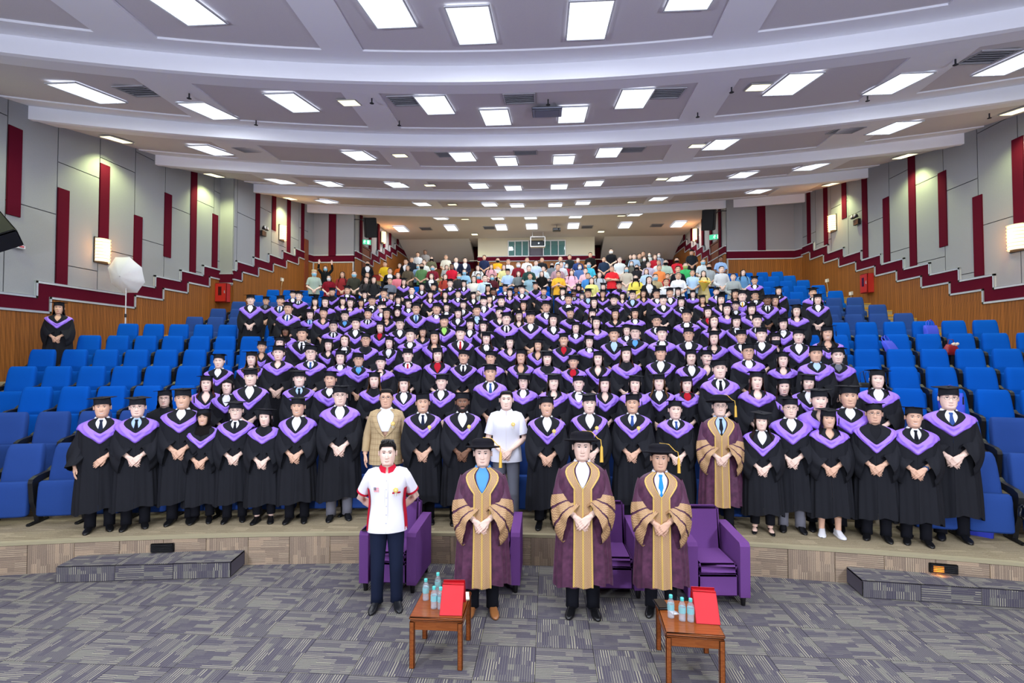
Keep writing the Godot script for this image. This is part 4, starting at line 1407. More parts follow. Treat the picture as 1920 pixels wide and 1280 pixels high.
func prof(t: Array, y: float) -> Vector3:
	var n := t.size()
	if y <= t[0][0]: return Vector3(t[0][1], t[0][2], t[0][3])
	for k in n - 1:
		if y <= t[k + 1][0]:
			var u: float = (y - t[k][0]) / (t[k + 1][0] - t[k][0])
			var a: Array = t[maxi(k - 1, 0)]
			var b: Array = t[k]
			var d: Array = t[k + 1]
			var e: Array = t[mini(k + 2, n - 1)]
			var h: float = d[0] - b[0]
			var r := Vector3.ZERO
			for m in 3:
				var m0: float = h * (d[m + 1] - a[m + 1]) / maxf(d[0] - a[0], 1e-5)
				var m1: float = h * (e[m + 1] - b[m + 1]) / maxf(e[0] - b[0], 1e-5)
				r[m] = (2 * u * u * u - 3 * u * u + 1) * b[m + 1] + (u * u * u - 2 * u * u + u) * m0 + (3 * u * u - 2 * u * u * u) * d[m + 1] + (u * u * u - u * u) * m1
			return r
	return Vector3(t[n - 1][1], t[n - 1][2], t[n - 1][3])

func ring(p: Vector3, th: float, off := 0.0, e1 := 0.92, e2 := 0.85) -> Vector2:
	var s := sin(th)
	var q := cos(th)
	return Vector2((p.x + off) * signf(s) * pow(absf(s), e1), ((p.y + off) if q > 0 else -(p.z + off)) * pow(absf(q), e2))

func head_at(th: float, y: float, off: float, fem := false) -> Vector3:
	var p := prof(HEAD, y)
	if fem: p.x -= 0.004 * bell(y - 1.50, 0.03) + 0.006 * bell(y - 1.44, 0.02)
	var r := ring(p, th, off)
	return Vector3(r.x, y, r.y)

func body_mesh(key: String, low: bool) -> ArrayMesh:
	# key: sex, tone 0-2, face n smile s closed c beard d, pose c clasped s side b behind r raised, legs 1/0
	var id := "body" + key + str(low)
	if cache.has(id): return cache[id]
	var fem := key[0] == "f"
	var skin := Color(TONES[int(key[1])]).srgb_to_linear()
	var smile := key[2] == "s"
	var shut := key[2] == "c"
	var beard := key[2] == "d"
	var lip := skin.lerp(Color(.62, .10, .11) if fem else Color(.50, .20, .17), .62 if fem else .45)
	var dark := Color(.018, .014, .012)
	var sh := Sh.new()
	var ys: Array[float] = [0.80, 0.88, 0.96, 1.04, 1.12, 1.2, 1.27, 1.32, 1.355, 1.38, 1.40, 1.415, 1.43, 1.445, 1.455]
	var y := 1.463
	while y < 1.6:
		ys.append(y); y += 0.0055 if low else 0.0027
	while y < 1.64:
		ys.append(y); y += 0.005 if low else 0.0025
	while y < 1.697:
		ys.append(y); y += 0.009 if low else 0.006
	ys.append(1.699); ys.append(1.701)
	var nu := 44 if low else 76
	for yy in ys:
		for i in nu:
			var u := 2.0 * i / nu - 1.0
			var th := PI * (0.5 * u + 0.5 * u * u * u)
			var p := head_at(th, yy, 0.0, fem)
			var col := skin
			if yy > 1.46 and p.z > 0.0:
				var ax := absf(p.x)
				var nose := (sm(1.615, 1.56, yy) * sm(1.540, 1.553, yy))
				p.z += 0.019 * bell(p.x, lerpf(0.008, 0.0145, nose)) * sm(1.612, 1.560, yy) * sm(1.541, 1.552, yy)
				p.z += 0.007 * bell(ax - 0.0125, 0.006) * bell(yy - 1.551, 0.007)
				p.z -= 0.0085 * bell(ax - 0.031, 0.017) * bell(yy - 1.601, 0.012)
				p.z += 0.0045 * bell(ax - 0.031, 0.011) * bell(yy - 1.600, 0.007)
				p.z += 0.003 * bell(ax - 0.028, 0.02) * bell(yy - 1.620, 0.007)
				p.z += 0.004 * bell(ax - 0.042, 0.016) * bell(yy - 1.568, 0.016)
				var lw := 0.029 if smile else 0.0235
				var ly := yy - 1.5195 - (0.008 if smile else 0.002) * (p.x / lw) * (p.x / lw) + (0.002 if not smile else 0.0)
				var lt := maxf(1.0 - (p.x / lw) * (p.x / lw), 0.0)
				p.z += 0.0055 * sqrt(lt) * (bell(ly - 0.0045, 0.004) + bell(ly + 0.0055, 0.0045))
				p.z -= 0.003 * lt * bell(ly, 0.0022)
				if lt > 0.0:
					if ly < 0.0085 * lt and ly > -0.0105 * lt: col = lip
					if smile and absf(ly) < 0.0042 * lt: col = Color(.75, .72, .66)
					elif absf(ly) < 0.0016 and not smile: col = lip * 0.45
				if bell(ax - 0.007, 0.004) * bell(yy - 1.5455, 0.003) > 0.5: col = skin * 0.45
				var ex := (ax - 0.0315) / 0.0145
				var ry := 0.0016 if shut else (0.0040 if smile else 0.0052)
				var el := (1.0 - ex * ex)
				if el > 0.0:
					var ey := (yy - 1.6005) / (ry * sqrt(el))
					if absf(ey) < 1.0 and not shut: col = dark if absf(ax - 0.0315) < 0.0062 else Color(.62, .58, .55)
					elif ey >= 1.0 and yy - 1.6005 < ry * sqrt(el) + 0.0030: col = dark.lerp(skin, .15)
					elif shut and ey < 0.0 and ey > -2.6: col = dark.lerp(skin, .25)
				var by := yy - (1.6215 + 0.004 * (1.0 - pow((ax - 0.030) / 0.02, 2.0)))
				if ax > 0.012 and ax < 0.050 and absf(by) < (0.0026 if fem else 0.0040) * (1.25 - (ax - 0.012) * 14.0): col = dark.lerp(skin, .25 if fem else .12)
				var bl := lerpf(1.509, 1.556, sm(0.018, 0.056, ax)) + 0.003 * sin(ax * 400.0)
				if beard and col != lip and (yy < bl or (absf(yy - 1.5375) < 0.0055 and ax < 0.034) or (absf(ax - 0.034) < 0.006 and yy < 1.538)): col = Color(.02, .017, .015)
			if beard and yy > 1.46 and yy < 1.535 + 0.05 * sm(.9, 1.5, absf(th)) and absf(th) < 1.6 and absf(th) > 0.9: col = Color(.02, .017, .015)
			sh.put(p, col)
	sh.weave(0, nu, ys.size(), true)
	sh.fan(0, nu, skin, true)
	for s in [-1, 1]:   # ears
		var base := sh.v.size()
		var ear := [[0.0, 0.0], [0.010, 0.004], [0.017, 0.016], [0.014, 0.022], [0.0, 0.016]]
		for k in ear.size():
			for i in 12:
				var a := TAU * i / 12
				sh.put(Vector3(s * (0.0755 + ear[k][1]), 1.584 + sin(a) * ear[k][0] * 1.75 + cos(a) * 0.003, -0.004 + cos(a) * ear[k][0] - ear[k][1] * 0.5), skin * (0.9 if k < 4 else 0.6))
		sh.weave(base, 12, ear.size(), true)
	var pose := key[3]
	for s in [-1, 1]:
		var a := arm_path(pose, s)
		var S: Vector3 = a[0]
		var E: Vector3 = a[1]
		var W: Vector3 = a[2]
		sh.tube([S, S.lerp(E, .25), S.lerp(E, .6), E, E.lerp(W, .25), E.lerp(W, .6), W], [.048, .050, .045, .040, .041, .034, Vector2(.029, .023)], 12, skin)
		hand(sh, a, s, skin, 0.006 if low else 0.0042)
		if key.length() > 4 and key[4] == "1":
			var H := Vector3(s * 0.085, 0.90, 0.0)
			var F := Vector3(s * 0.10, 0.07, -0.01)
			sh.tube([H, H.lerp(F, .25), H.lerp(F, .48), H.lerp(F, .65), H.lerp(F, .85), F], [.085, .078, .056, .056, .040, .036], 12, skin)
			sh.tube([F + Vector3(0, -0.035, -0.02), F + Vector3(s * .01, -0.04, 0.08), F + Vector3(s * .015, -0.045, 0.13)], [.032, Vector2(.036, .022), Vector2(.025, .014)], 10, skin)
	cache[id] = sh.mesh()
	return cache[id]

# shoulder, elbow, wrist, hand direction, thumb side, back of the hand, curl
func arm_path(pose: String, s: int) -> Array:
	var S := Vector3(s * 0.165, 1.355, -0.01)
	match pose:
		"c":
			if s > 0: return [S, Vector3(.240, 1.09, .02), Vector3(.062, .968, .188), Vector3(-.72, -.62, .10), Vector3(.5, -.45, .72), Vector3(.45, .55, .70), 0.32]
			return [S, Vector3(-.240, 1.09, .02), Vector3(-.066, .955, .175), Vector3(.70, -.66, .06), Vector3(-.5, -.45, .72), Vector3(-.45, .55, .70), 0.30]
		"d":
			if s < 0: return arm_path("s", s)
			return arm_path("c", s)
		"b": return [S, Vector3(s * .285, 1.11, -.10), Vector3(s * .10, .93, -.19), Vector3(-s * .75, -.6, -.1), Vector3(0, .4, -.9), Vector3(0, -.5, -.8), 0.4]
		"r": return [S + Vector3(0, .02, 0), Vector3(s * .30, 1.55, 0.02), Vector3(s * .27, 1.80, .04), Vector3(0, 1, 0.05), Vector3(-s, 0, .1), Vector3(0, 0, -1), 0.2]
		"h": return [S, Vector3(s * .235, 1.09, .02), Vector3(s * .10, 1.13, .25), Vector3(-s * .6, .35, .5), Vector3(0, .9, -.3), Vector3(s * .7, .1, .6), 0.8]
		"x": return [S, Vector3(s * .25, 1.12, .06), Vector3(-s * .06, 1.15 + s * .02, .19), Vector3(-s * .95, .05, .05), Vector3(0, .9, .2), Vector3(0, .2, .95), 0.25]
	return [S, Vector3(s * .245, 1.10, -.02), Vector3(s * .262, .87, .05), Vector3(0.02 * s, -1, .12), Vector3(-s * .25, .1, .95), Vector3(s, 0, .25), 0.22]

func hand(sh: Sh, a: Array, s: int, skin: Color, cell: float) -> void:
	var d: Vector3 = a[3].normalized()
	var n: Vector3 = (a[5] - d * a[5].dot(d)).normalized()
	var l: Vector3 = d.cross(n)
	if l.dot(a[4]) < 0: l = -l
	var W: Vector3 = a[2]
	var caps := [[W - d * .02, W + d * .01, .022, .020]]
	var lens := [[.040, .025, .020], [.044, .028, .021], [.041, .026, .020], [.033, .020, .018]]
	for f in 4:
		var side := (1.5 - f) * 0.0185
		var k := W + d * (.088 - absf(f - 1.2) * .005) + l * side
		caps.append([W + d * .008 + l * side * .55, k, .0145, .0115])
		var dir := d.rotated(n, 0.0) + l * side * 1.2
		dir = dir.normalized()
		var bend: float = a[6] * (1.0 + f * .12)
		for j in 3:
			dir = (dir * cos(bend) - n * sin(bend)).normalized() if j > 0 else (dir * cos(bend * .7) - n * sin(bend * .7)).normalized()
			var e: Vector3 = k + dir * lens[f][j]
			caps.append([k, e, .0096 - j * .0008 - f * .0004, .0090 - j * .0009 - f * .0004])
			k = e
	var t0 := W + d * .018 + l * .016 - n * .004
	var t1 := t0 + d * .034 + l * .026 - n * .010
	var t2 := t1 + d * .030 + l * .010 - n * .006
	caps.append([t0, t1, .015, .0115]); caps.append([t1, t2, .0112, .0098]); caps.append([t2, t2 + d * .024 + l * .001, .0098, .0078])
	nets(sh, caps, cell, 0.006, skin)

func hair_mesh(kind: String, low: bool) -> ArrayMesh:
	var id := "hair" + kind + str(low)
	if cache.has(id): return cache[id]
	var sh := Sh.new()
	var yb: float = {"S": 1.50, "U": 1.50, "B": 1.44, "L": 1.27, "M": 1.36, "y": 1.53, "H": 1.33}.get(kind, 1.5)
	var rows := 22 if low else 34
	var nu := 36 if low else 60
	for j in rows:
		var y := lerpf(yb, 1.712, pow(j / (rows - 1.0), 0.8))
		var op := 0.0
		var off := 0.009
		var p := prof(HEAD, clampf(y, 1.463, 1.699))
		match kind:
			"S", "U", "y":
				op = lerpf(1.95, 1.42, sm(1.53, 1.60, y)) if y < 1.60 else lerpf(1.42, 0.78, sm(1.60, 1.655, y))
				if y > 1.667: op = 0.0
				off = 0.004 + 0.012 * sm(1.60, 1.70, y) + (0.008 * sm(1.66, 1.7, y) if kind == "S" else 0.0)
			"H":
				op = lerpf(0.0, 0.80, sm(1.462, 1.50, y)) if y < 1.55 else lerpf(0.80, 0.0, sm(1.60, 1.652, y))
				off = 0.021
				if y < 1.463: p = Vector3(.078, .068, .085).lerp(Vector3(.150, .110, .100), sm(1.46, 1.34, y))
			_:
				op = lerpf(0.95, 1.12, sm(1.60, 1.54, y)) if y < 1.645 else lerpf(0.95, 0.0, sm(1.645, 1.668, y))
				if y < 1.50: op = lerpf(1.12, 0.82 if kind == "L" or kind == "M" else 1.15, sm(1.50, 1.42, y))
				off = 0.013 + 0.010 * sm(1.62, 1.50, y)
				var tip := sm(1.36, 1.27, y)
				p = p.lerp(Vector3(.085, .075, .095), sm(1.53, 1.47, y))
				if y < 1.47: p = Vector3(.085, .075, .095).lerp(Vector3(.140, .135, .130), sm(1.47, 1.36, y)) + Vector3(.0, .022, .018) * tip
				if kind == "B": p = p.lerp(p - Vector3(.008, .01, .012), sm(1.475, 1.445, y))
		var top := sqrt(maxf(0.0, 1.0 - pow(clampf((y - 1.69) / 0.022, 0.0, 1.0), 2.0)))
		for i in nu:
			var th := op + (TAU - 2.0 * op) * i / (nu - 1.0)
			var w := 1.0 + (0.012 * sin(th * 13.0 + y * 30.0) + 0.010 * sin(th * 29.0)) * (1.0 if kind != "H" else 0.5)
			var r := ring(p, th, off) * w
			if y > 1.69: r = ring(prof(HEAD, 1.69), th, off) * maxf(top, 0.02)
			var sd := fmod(absf(sin(i * 91.7 + 3.1) * 437.5), 1.0)
			sh.put(Vector3(r.x, y, r.y), Color.WHITE * (0.45 + 0.55 * sd) if kind != "H" else Color.WHITE, Vector2(float(i) / nu, y))
	sh.weave(0, nu, rows, false)
	cache[id] = sh.mesh()
	return cache[id]

func cap_mesh(low: bool) -> ArrayMesh:
	if cache.has("cap" + str(low)): return cache["cap" + str(low)]
	var sh := Sh.new()
	var nu := 26 if low else 44
	for j in 7:
		for i in nu:
			var th := TAU * i / nu
			var lo := lerpf(1.643, 1.590, (1.0 - cos(th)) * 0.5)
			var y := lerpf(lo, 1.712, minf(j / 5.0, 1.0))
			var p := prof(HEAD, minf(y, 1.640))
			var r := ring(p, th, 0.014 - 0.004 * j / 5.0, 0.97, 0.95) * (1.0 if j < 6 else 0.5)
			sh.put(Vector3(r.x, y, r.y))
	sh.weave(0, nu, 7, true)
	cache["cap" + str(low)] = sh.mesh()
	return cache["cap" + str(low)]

func board_mesh() -> ArrayMesh:
	if cache.has("board"): return cache.board
	var sh := Sh.new()
	sh.box(Transform3D(Basis(Vector3.UP, PI / 4), Vector3(0, 1.716, -0.006)), Vector3(.228, .007, .228), .002)
	sh.lathe([[.012, 1.719], [.012, 1.724], [.006, 1.728]], Transform3D(Basis(), Vector3(0, 0, -.006)), 10)
	cache.board = sh.mesh()
	return cache.board

func tassel_mesh() -> ArrayMesh:
	if cache.has("tassel"): return cache.tassel
	var sh := Sh.new()
	sh.tube([Vector3(0, 1.728, -.006), Vector3(.06, 1.723, .02), Vector3(.118, 1.722, .036), Vector3(.124, 1.715, .038), Vector3(.124, 1.62, .038)], [.0018, .0018, .0018, .0018, .0018], 6)
	sh.tube([Vector3(.124, 1.62, .038), Vector3(.124, 1.61, .038), Vector3(.124, 1.53, .039)], [.004, .0065, .0075], 8)
	cache.tassel = sh.mesh()
	return cache.tassel

func bonnet_mesh() -> ArrayMesh:
	if cache.has("bonnet"): return cache.bonnet
	var sh := Sh.new()
	sh.lathe([[.088, 1.628], [.096, 1.640], [.175, 1.648], [.180, 1.655], [.172, 1.662], [.120, 1.668], [.118, 1.70], [.108, 1.728], [.07, 1.742], [.01, 1.745]], Transform3D(Basis.from_scale(Vector3(.98, 1, 1.12)), Vector3(0, 0, -.006)), 36)
	cache.bonnet = sh.mesh()
	return cache.bonnet

func gown_at(th: float, y: float, off: float) -> Vector3:
	var amp := 0.016 + 0.070 * sm(1.28, 0.35, y)
	if y > 1.36: amp = 0.010 * sm(1.45, 1.36, y)
	var w := 1.0 + amp * (0.6 * sin(9.0 * th + 1.3) + 0.45 * sin(17.0 * th + 0.5 + y * 2.0))
	var p := prof(GOWN, y)
	var r := ring(Vector3(p.x * w, p.y * w, p.z * w), th, off)
	return Vector3(r.x, y, r.y)

func gown_mesh(vy: float, hem: float, low: bool) -> ArrayMesh:
	var id := "gown%.2f%.2f%s" % [vy, hem, low]
	if cache.has(id): return cache[id]
	var sh := Sh.new()
	var nu := 56 if low else 110
	var ys: Array[float] = []
	var n := 10 if low else 22
	for k in n: ys.append(lerpf(hem, 1.2, float(k) / n))
	for k in (12 if low else 20): ys.append(lerpf(1.2, 1.462, k / (11.0 if low else 19.0)))
	for y in ys:
		var op := 0.002 + 0.40 * pow(clampf((y - vy) / (1.44 - vy), 0.0, 1.0), 0.9)
		for i in nu:
			var th := op + (TAU - 2.0 * op) * i / (nu - 1.0)
			var p := gown_at(th, y, 0.0)
			if y < hem + 0.02: p.y += 0.03 * sin(th * 2.0 + 0.7) + 0.012 * sin(th * 7.0)
			sh.put(p, Color.WHITE, Vector2(th * 0.25, y))
	sh.weave(0, nu, ys.size(), false)
	cache[id] = sh.mesh()
	return cache[id]

func sleeve_at(a: Array, s: int, u: float, phi: float, off: float, big: float) -> Vector3:
	var S: Vector3 = a[0]
	var E: Vector3 = a[1]
	var W: Vector3 = E.lerp(a[2], 0.80)
	var ctl := E * 2.0 - (S + W) * 0.5
	ctl = ctl.lerp(E, 0.65)
	var c := S.lerp(ctl, u).lerp(ctl.lerp(W, u), u)
	var d := (ctl - S).lerp(W - ctl, u).normalized()
	var up := Vector3(-s * 0.9, 0.55, 0.0).normalized().lerp(Vector3.UP, u)
	var side := up.cross(d).normalized()
	var top := d.cross(side)
	var rx := lerpf(0.060, 0.092 * big, sm(0.2, 1.0, u)) + off
	var ry := lerpf(0.066, 0.165 * big, sm(0.25, 1.0, u)) + off
	var w := 1.0 + 0.10 * u * sin(phi * 5.0 + 1.0) + 0.05 * sm(0.1, 0.5, u) * sin(phi * 9.0 + u * 9.0)
	c -= Vector3.UP * (ry - 0.065) * 0.85 * sm(0.1, 0.9, u)
	var p := c + side * cos(phi) * rx * w + top * sin(phi) * ry * w
	return p

func sleeve_mesh(pose: String, s: int, u0: float, u1: float, off: float, big: float, low: bool) -> ArrayMesh:
	var id := "slv%s%d%.2f%.2f%.3f%.2f%s" % [pose, s, u0, u1, off, big, low]
	if cache.has(id): return cache[id]
	var sh := Sh.new()
	var a := arm_path(pose, s)
	var nu := 22 if low else 40
	var rows := maxi(4, int((9 if low else 18) * (u1 - u0)))
	for j in rows:
		var u := lerpf(u0, u1, j / (rows - 1.0))
		for i in nu + 1: sh.put(sleeve_at(a, s, u, TAU * i / nu, off, big), Color.WHITE, Vector2(float(i) / nu * 4.0, u * 5.0))
	sh.weave(0, nu + 1, rows, false)
	cache[id] = sh.mesh()
	return cache[id]

func hood_mesh(vin: float, vout: float, si: float, so: float, low: bool) -> ArrayMesh:
	var id := "hood%.2f%.2f%.2f%.2f%s" % [vin, vout, si, so, low]
	if cache.has(id): return cache[id]
	var sh := Sh.new()
	var nu := 64 if low else 120
	var nv := 7 if low else 10
	for j in nv:
		var v := j / (nv - 1.0)
		for i in nu:
			var th := TAU * i / nu - PI
			var at := absf(th)
			var f := clampf(sin(minf(at, 1.25)) / sin(1.25), 0.0, 1.0)
			f = sqrt(f * f + 0.0012)
			var yi := lerpf(vin, si, minf(f, 1.0))
			if at > 1.2: yi = lerpf(si, 1.455, sm(1.2, 2.4, at))
			var yo := lerpf(vout, so, minf(f, 1.0)) if at < 1.35 else lerpf(so, 1.18, sm(1.5, 2.7, at))
			var y := lerpf(yi, yo, v)
			var off := 0.014 + 0.008 * sin(v * PI) + 0.010 * bell(th, 0.14) * (1.0 + 0.5 * sin(v * 9.0))
			off += 0.003 * sin(v * 9.0 + at * 7.0) + 0.003 * sin(v * 15.0 - at * 11.0) * bell(at - 0.4, 0.5)
			if v < 0.01 or v > 0.99: off -= 0.012
			if at > 0.9 and at < 2.2: off += 0.018 * v * bell(at - 1.57, 0.5)
			sh.put(gown_at(th, y, off), Color.WHITE, Vector2(th, v))
	sh.weave(0, nu, nv, true)
	cache[id] = sh.mesh()
	return cache[id]

func patch(t: Array, th0: float, th1: float, y0: float, y1: float, off: float, nu: int, nv: int, sh: Sh, gown := false, uvs := Vector2.ONE) -> void:
	var base := sh.v.size()
	for j in nv:
		var y := lerpf(y0, y1, j / (nv - 1.0))
		for i in nu:
			var th := lerpf(th0, th1, i / (nu - 1.0))
			var p: Vector3
			if gown: p = gown_at(th, y, off)
			else:
				var r := ring(prof(t, y), th, off)
				p = Vector3(r.x, y, r.y)
			sh.put(p, Color.WHITE, Vector2(i / (nu - 1.0), (y - y0)) * uvs)
	sh.weave(base, nu, nv, false)

func shirt_front() -> ArrayMesh:
	if cache.has("shirtf"): return cache.shirtf
	var sh := Sh.new()
	patch(SHIRT, -1.1, 1.1, 1.17, 1.45, 0.004, 25, 12, sh)
	for s in [-1, 1]: collar(sh, s)
	cache.shirtf = sh.mesh()
	return cache.shirtf

func collar(sh: Sh, s: int) -> void:
	var base := sh.v.size()
	for j in 5:
		var v := j / 4.0
		for i in 14:
			var u := i / 13.0
			var th := s * lerpf(0.12, PI, u)
			var y := lerpf(1.488, 1.440 - 0.035 * (1.0 - u) * (1.0 - u), v) - 0.028 * (1.0 - u) * (1.0 - u) * (1.0 - v) - 0.01 * (1.0 - u)
			var r := ring(Vector3(.064, .054, .069), th, 0.004 + 0.022 * v + 0.012 * v * (1.0 - u))
			sh.put(Vector3(r.x, y, r.y))
	sh.weave(base, 14, 5, false)

func tie_mesh() -> ArrayMesh:
	if cache.has("tie"): return cache.tie
	var sh := Sh.new()
	var ws := [[1.437, .014], [1.43, .021], [1.408, .013], [1.398, .014], [1.33, .024], [1.2, .034], [1.1, .040]]
	for k in ws.size():
		var p := prof(SHIRT, ws[k][0])
		var z := p.y + (0.020 if k < 3 else 0.013)
		sh.put(Vector3(-ws[k][1], ws[k][0], z - .006), Color.WHITE, Vector2(0, ws[k][0] * 6))
		sh.put(Vector3(0, ws[k][0], z), Color.WHITE, Vector2(.5, ws[k][0] * 6))
		sh.put(Vector3(ws[k][1], ws[k][0], z - .006), Color.WHITE, Vector2(1, ws[k][0] * 6))
	sh.weave(0, 3, ws.size(), false)
	cache.tie = sh.mesh()
	return cache.tie

func glasses_mesh() -> ArrayMesh:
	if cache.has("glasses"): return cache.glasses
	var sh := Sh.new()
	for s in [-1, 1]:
		var pts := []
		var rad := []
		for k in 21:
			var a := TAU * k / 20
			pts.append(Vector3(s * .033 + cos(a) * .024, 1.597 + sin(a) * .0165, .106 - absf(s * .033 + cos(a) * .024) * .16))
			rad.append(.0014)
		sh.tube(pts, rad, 6, Color.WHITE, false, Vector3.BACK)
		sh.tube([Vector3(s * .057, 1.601, .095), Vector3(s * .076, 1.602, .06), Vector3(s * .079, 1.600, -.01)], [.0014, .0014, .0014], 6)
	sh.tube([Vector3(-.009, 1.60, .105), Vector3(0, 1.603, .108), Vector3(.009, 1.60, .105)], [.0014, .0014, .0014], 6)
	cache.glasses = sh.mesh()
	return cache.glasses

func mask_mesh() -> ArrayMesh:
	if cache.has("mask"): return cache.mask
	var sh := Sh.new()
	for j in 8:
		var y := lerpf(1.472, 1.573, j / 7.0)
		for i in 15:
			var th := lerpf(-1.45, 1.45, i / 14.0)
			var p := head_at(th, y, 0.010)
			p.z += 0.018 * bell(p.x, .03) * bell(y - 1.545, .04)
			sh.put(p)
	sh.weave(0, 15, 8, false)
	cache.mask = sh.mesh()
	return cache.mask

func trouser_mesh(low: bool, foot := 0.05) -> ArrayMesh:
	var id := "trouser%s%f" % [low, foot]
	if cache.has(id): return cache[id]
	var sh := Sh.new()
	var n := 14 if low else 22
	for s in [-1, 1]:
		sh.tube([Vector3(s * .075, 1.00, 0), Vector3(s * .082, .86, 0), Vector3(s * .088, .70, .005), Vector3(s * .094, .50, .012), Vector3(s * .098, .30, 0), Vector3(s * .10, .12, -.008), Vector3(s * .10, foot, -.008)],
			[Vector2(.092, .118), Vector2(.098, .118), .088, .072, .068, .062, .064], n, Color.WHITE, true, Vector3.FORWARD)
	cache[id] = sh.mesh()
	return cache[id]

func shoe_mesh(kind: String) -> ArrayMesh:
	var id := "shoe" + kind
	if cache.has(id): return cache[id]
	var sh := Sh.new()
	var rows := [[-.095, .028, .0, .085], [-.08, .036, .0, .095], [-.04, .037, .0, .100], [0.0, .037, .0, .090], [.04, .041, .0, .066], [.085, .045, .0, .050], [.125, .041, .0, .040], [.155, .026, .0, .030], [.168, .010, .004, .018]]
	if kind == "heel": rows = [[-.085, .022, .055, .085], [-.06, .026, .050, .085], [-.03, .026, .045, .062], [0.02, .030, .028, .045], [.06, .036, .006, .036], [.10, .036, .0, .034], [.135, .024, .0, .026], [.155, .008, .002, .012]]
	for r in rows:
		for i in 16:
			var a := TAU * i / 16
			var h: float = (r[3] - r[2]) * 0.5
			sh.put(Vector3(signf(cos(a)) * pow(absf(cos(a)), .7) * r[1], r[2] + h + signf(sin(a)) * pow(absf(sin(a)), .65) * h, r[0]))
	sh.weave(0, 16, rows.size(), true)
	sh.fan(0, 16, Color.WHITE, true); sh.fan((rows.size() - 1) * 16, 16)
	if kind == "heel": sh.tube([Vector3(0, .06, -.075), Vector3(0, 0, -.08)], [.012, .006], 8)
	if kind == "sneaker":
		for r in rows: r[2] = 0.0
		var b := sh.v.size()
		for y in [0.0, 0.028]:
			for k in rows.size(): sh.put(Vector3(rows[k][1] + .005, y, rows[k][0]), Color(.9, .9, .9))
			for k in rows.size(): sh.put(Vector3(-rows[rows.size() - 1 - k][1] - .005, y, rows[rows.size() - 1 - k][0]), Color(.9, .9, .9))
		sh.weave(b, rows.size() * 2, 2, true)
		sh.fan(b, rows.size() * 2, Color(.9, .9, .9), true); sh.fan(b + rows.size() * 2, rows.size() * 2, Color(.9, .9, .9))
	cache[id] = sh.mesh()
	return cache[id]

func shirt_mesh(low: bool, y0: float, op_top := 0.30, flare := 0.0, jacket := false) -> ArrayMesh:
	var id := "shirt%s%.2f%.2f%.2f%s" % [low, y0, op_top, flare, jacket]
	if cache.has(id): return cache[id]
	var sh := Sh.new()
	var nu := 30 if low else 56
	var nv := 14 if low else 28
	for j in nv:
		var y := lerpf(y0, 1.450, j / (nv - 1.0))
		var op := 0.002 + op_top * sm(1.36, 1.45, y)
		if jacket: op = 0.004 + 0.62 * pow(clampf((y - 1.10) / 0.33, 0.0, 1.0), 0.8)
		for i in nu:
			var th := op + (TAU - 2 * op) * i / (nu - 1.0)
			var w := 1.0 + 0.018 * sm(1.2, .8, y) * sin(th * 6 + y * 9) + flare * sm(1.05, y0, y) * (1.0 + 0.12 * sin(th * 11))
			var r := ring(prof(SHIRT, y) * w, th, .014 if jacket else 0.0)
			sh.put(Vector3(r.x, y, r.y), Color.WHITE, Vector2(th * .2, y))
	sh.weave(0, nu, nv, false)
	if jacket:
		for s in [-1, 1]:
			var base := sh.v.size()
			for j in 12:
				var y := lerpf(1.10, 1.445, j / 11.0)
				var op := 0.004 + 0.62 * pow(clampf((y - 1.10) / 0.33, 0.0, 1.0), 0.8)
				var w := 0.02 + 0.40 * sin(PI * pow(j / 11.0, 0.8) * 0.80) * (0.75 if j > 8 else 1.0)
				for i in 4:
					var r := ring(prof(SHIRT, y), s * (op + w * i / 3.0), .020 + .006 * (i % 3))
					sh.put(Vector3(r.x, y, r.y), Color.WHITE, Vector2(i * .05, y))
			sh.weave(base, 4, 12, false)
	cache[id] = sh.mesh()
	return cache[id]

func arm_sleeve(pose: String, s: int, to: float, low: bool) -> ArrayMesh:
	var id := "asl%s%d%.2f%s" % [pose, s, to, low]
	if cache.has(id): return cache[id]
	var a := arm_path(pose, s)
	var sh := Sh.new()
	var S: Vector3 = a[0]
	var E: Vector3 = a[1]
	var W: Vector3 = a[2]
	var pts := [S + Vector3(-s * .10, .040, .002), S + Vector3(-s * .055, .034, .001), S + Vector3(-s * .012, .016, 0)]
	var rad := [Vector2(.040, .046), Vector2(.058, .058), Vector2(.067, .067)]
	if pose == "r":
		pts = [S + Vector3(-s * .06, -.04, 0), S + Vector3(-s * .02, -.01, 0)]
		rad = [Vector2(.06, .06), Vector2(.068, .068)]
	for k in range(1, 9):
		var u := k / 8.0 * to
		pts.append(S.lerp(E, u * 2.0) if u < 0.5 else E.lerp(W, u * 2.0 - 1.0))
		var r := lerpf(.070, .062, u) if to < 0.5 else lerpf(.066, .044, u)
		rad.append(Vector2(r, r))
	sh.tube(pts, rad, 12 if low else 20, Color.WHITE, false)
	cache[id] = sh.mesh()
	return cache[id]

var HAIRC := {"k": "14100f", "b": "2c1b14", "g": "6e4a2a", "r": "4a2418", "y": "6a6866"}
var SHIRTC := {"w": "e8e8ec", "l": "a9c4e6", "u": "5a9bd8", "k": "1b1c20", "r": "b01c2c", "y": "6c7078", "G": "9cd468", "b": "3464a8"}
var TIEC := {"k": "15171f", "b": "34508c", "r": "b01f2a", "y": "e0b040", "s": "20283c"}

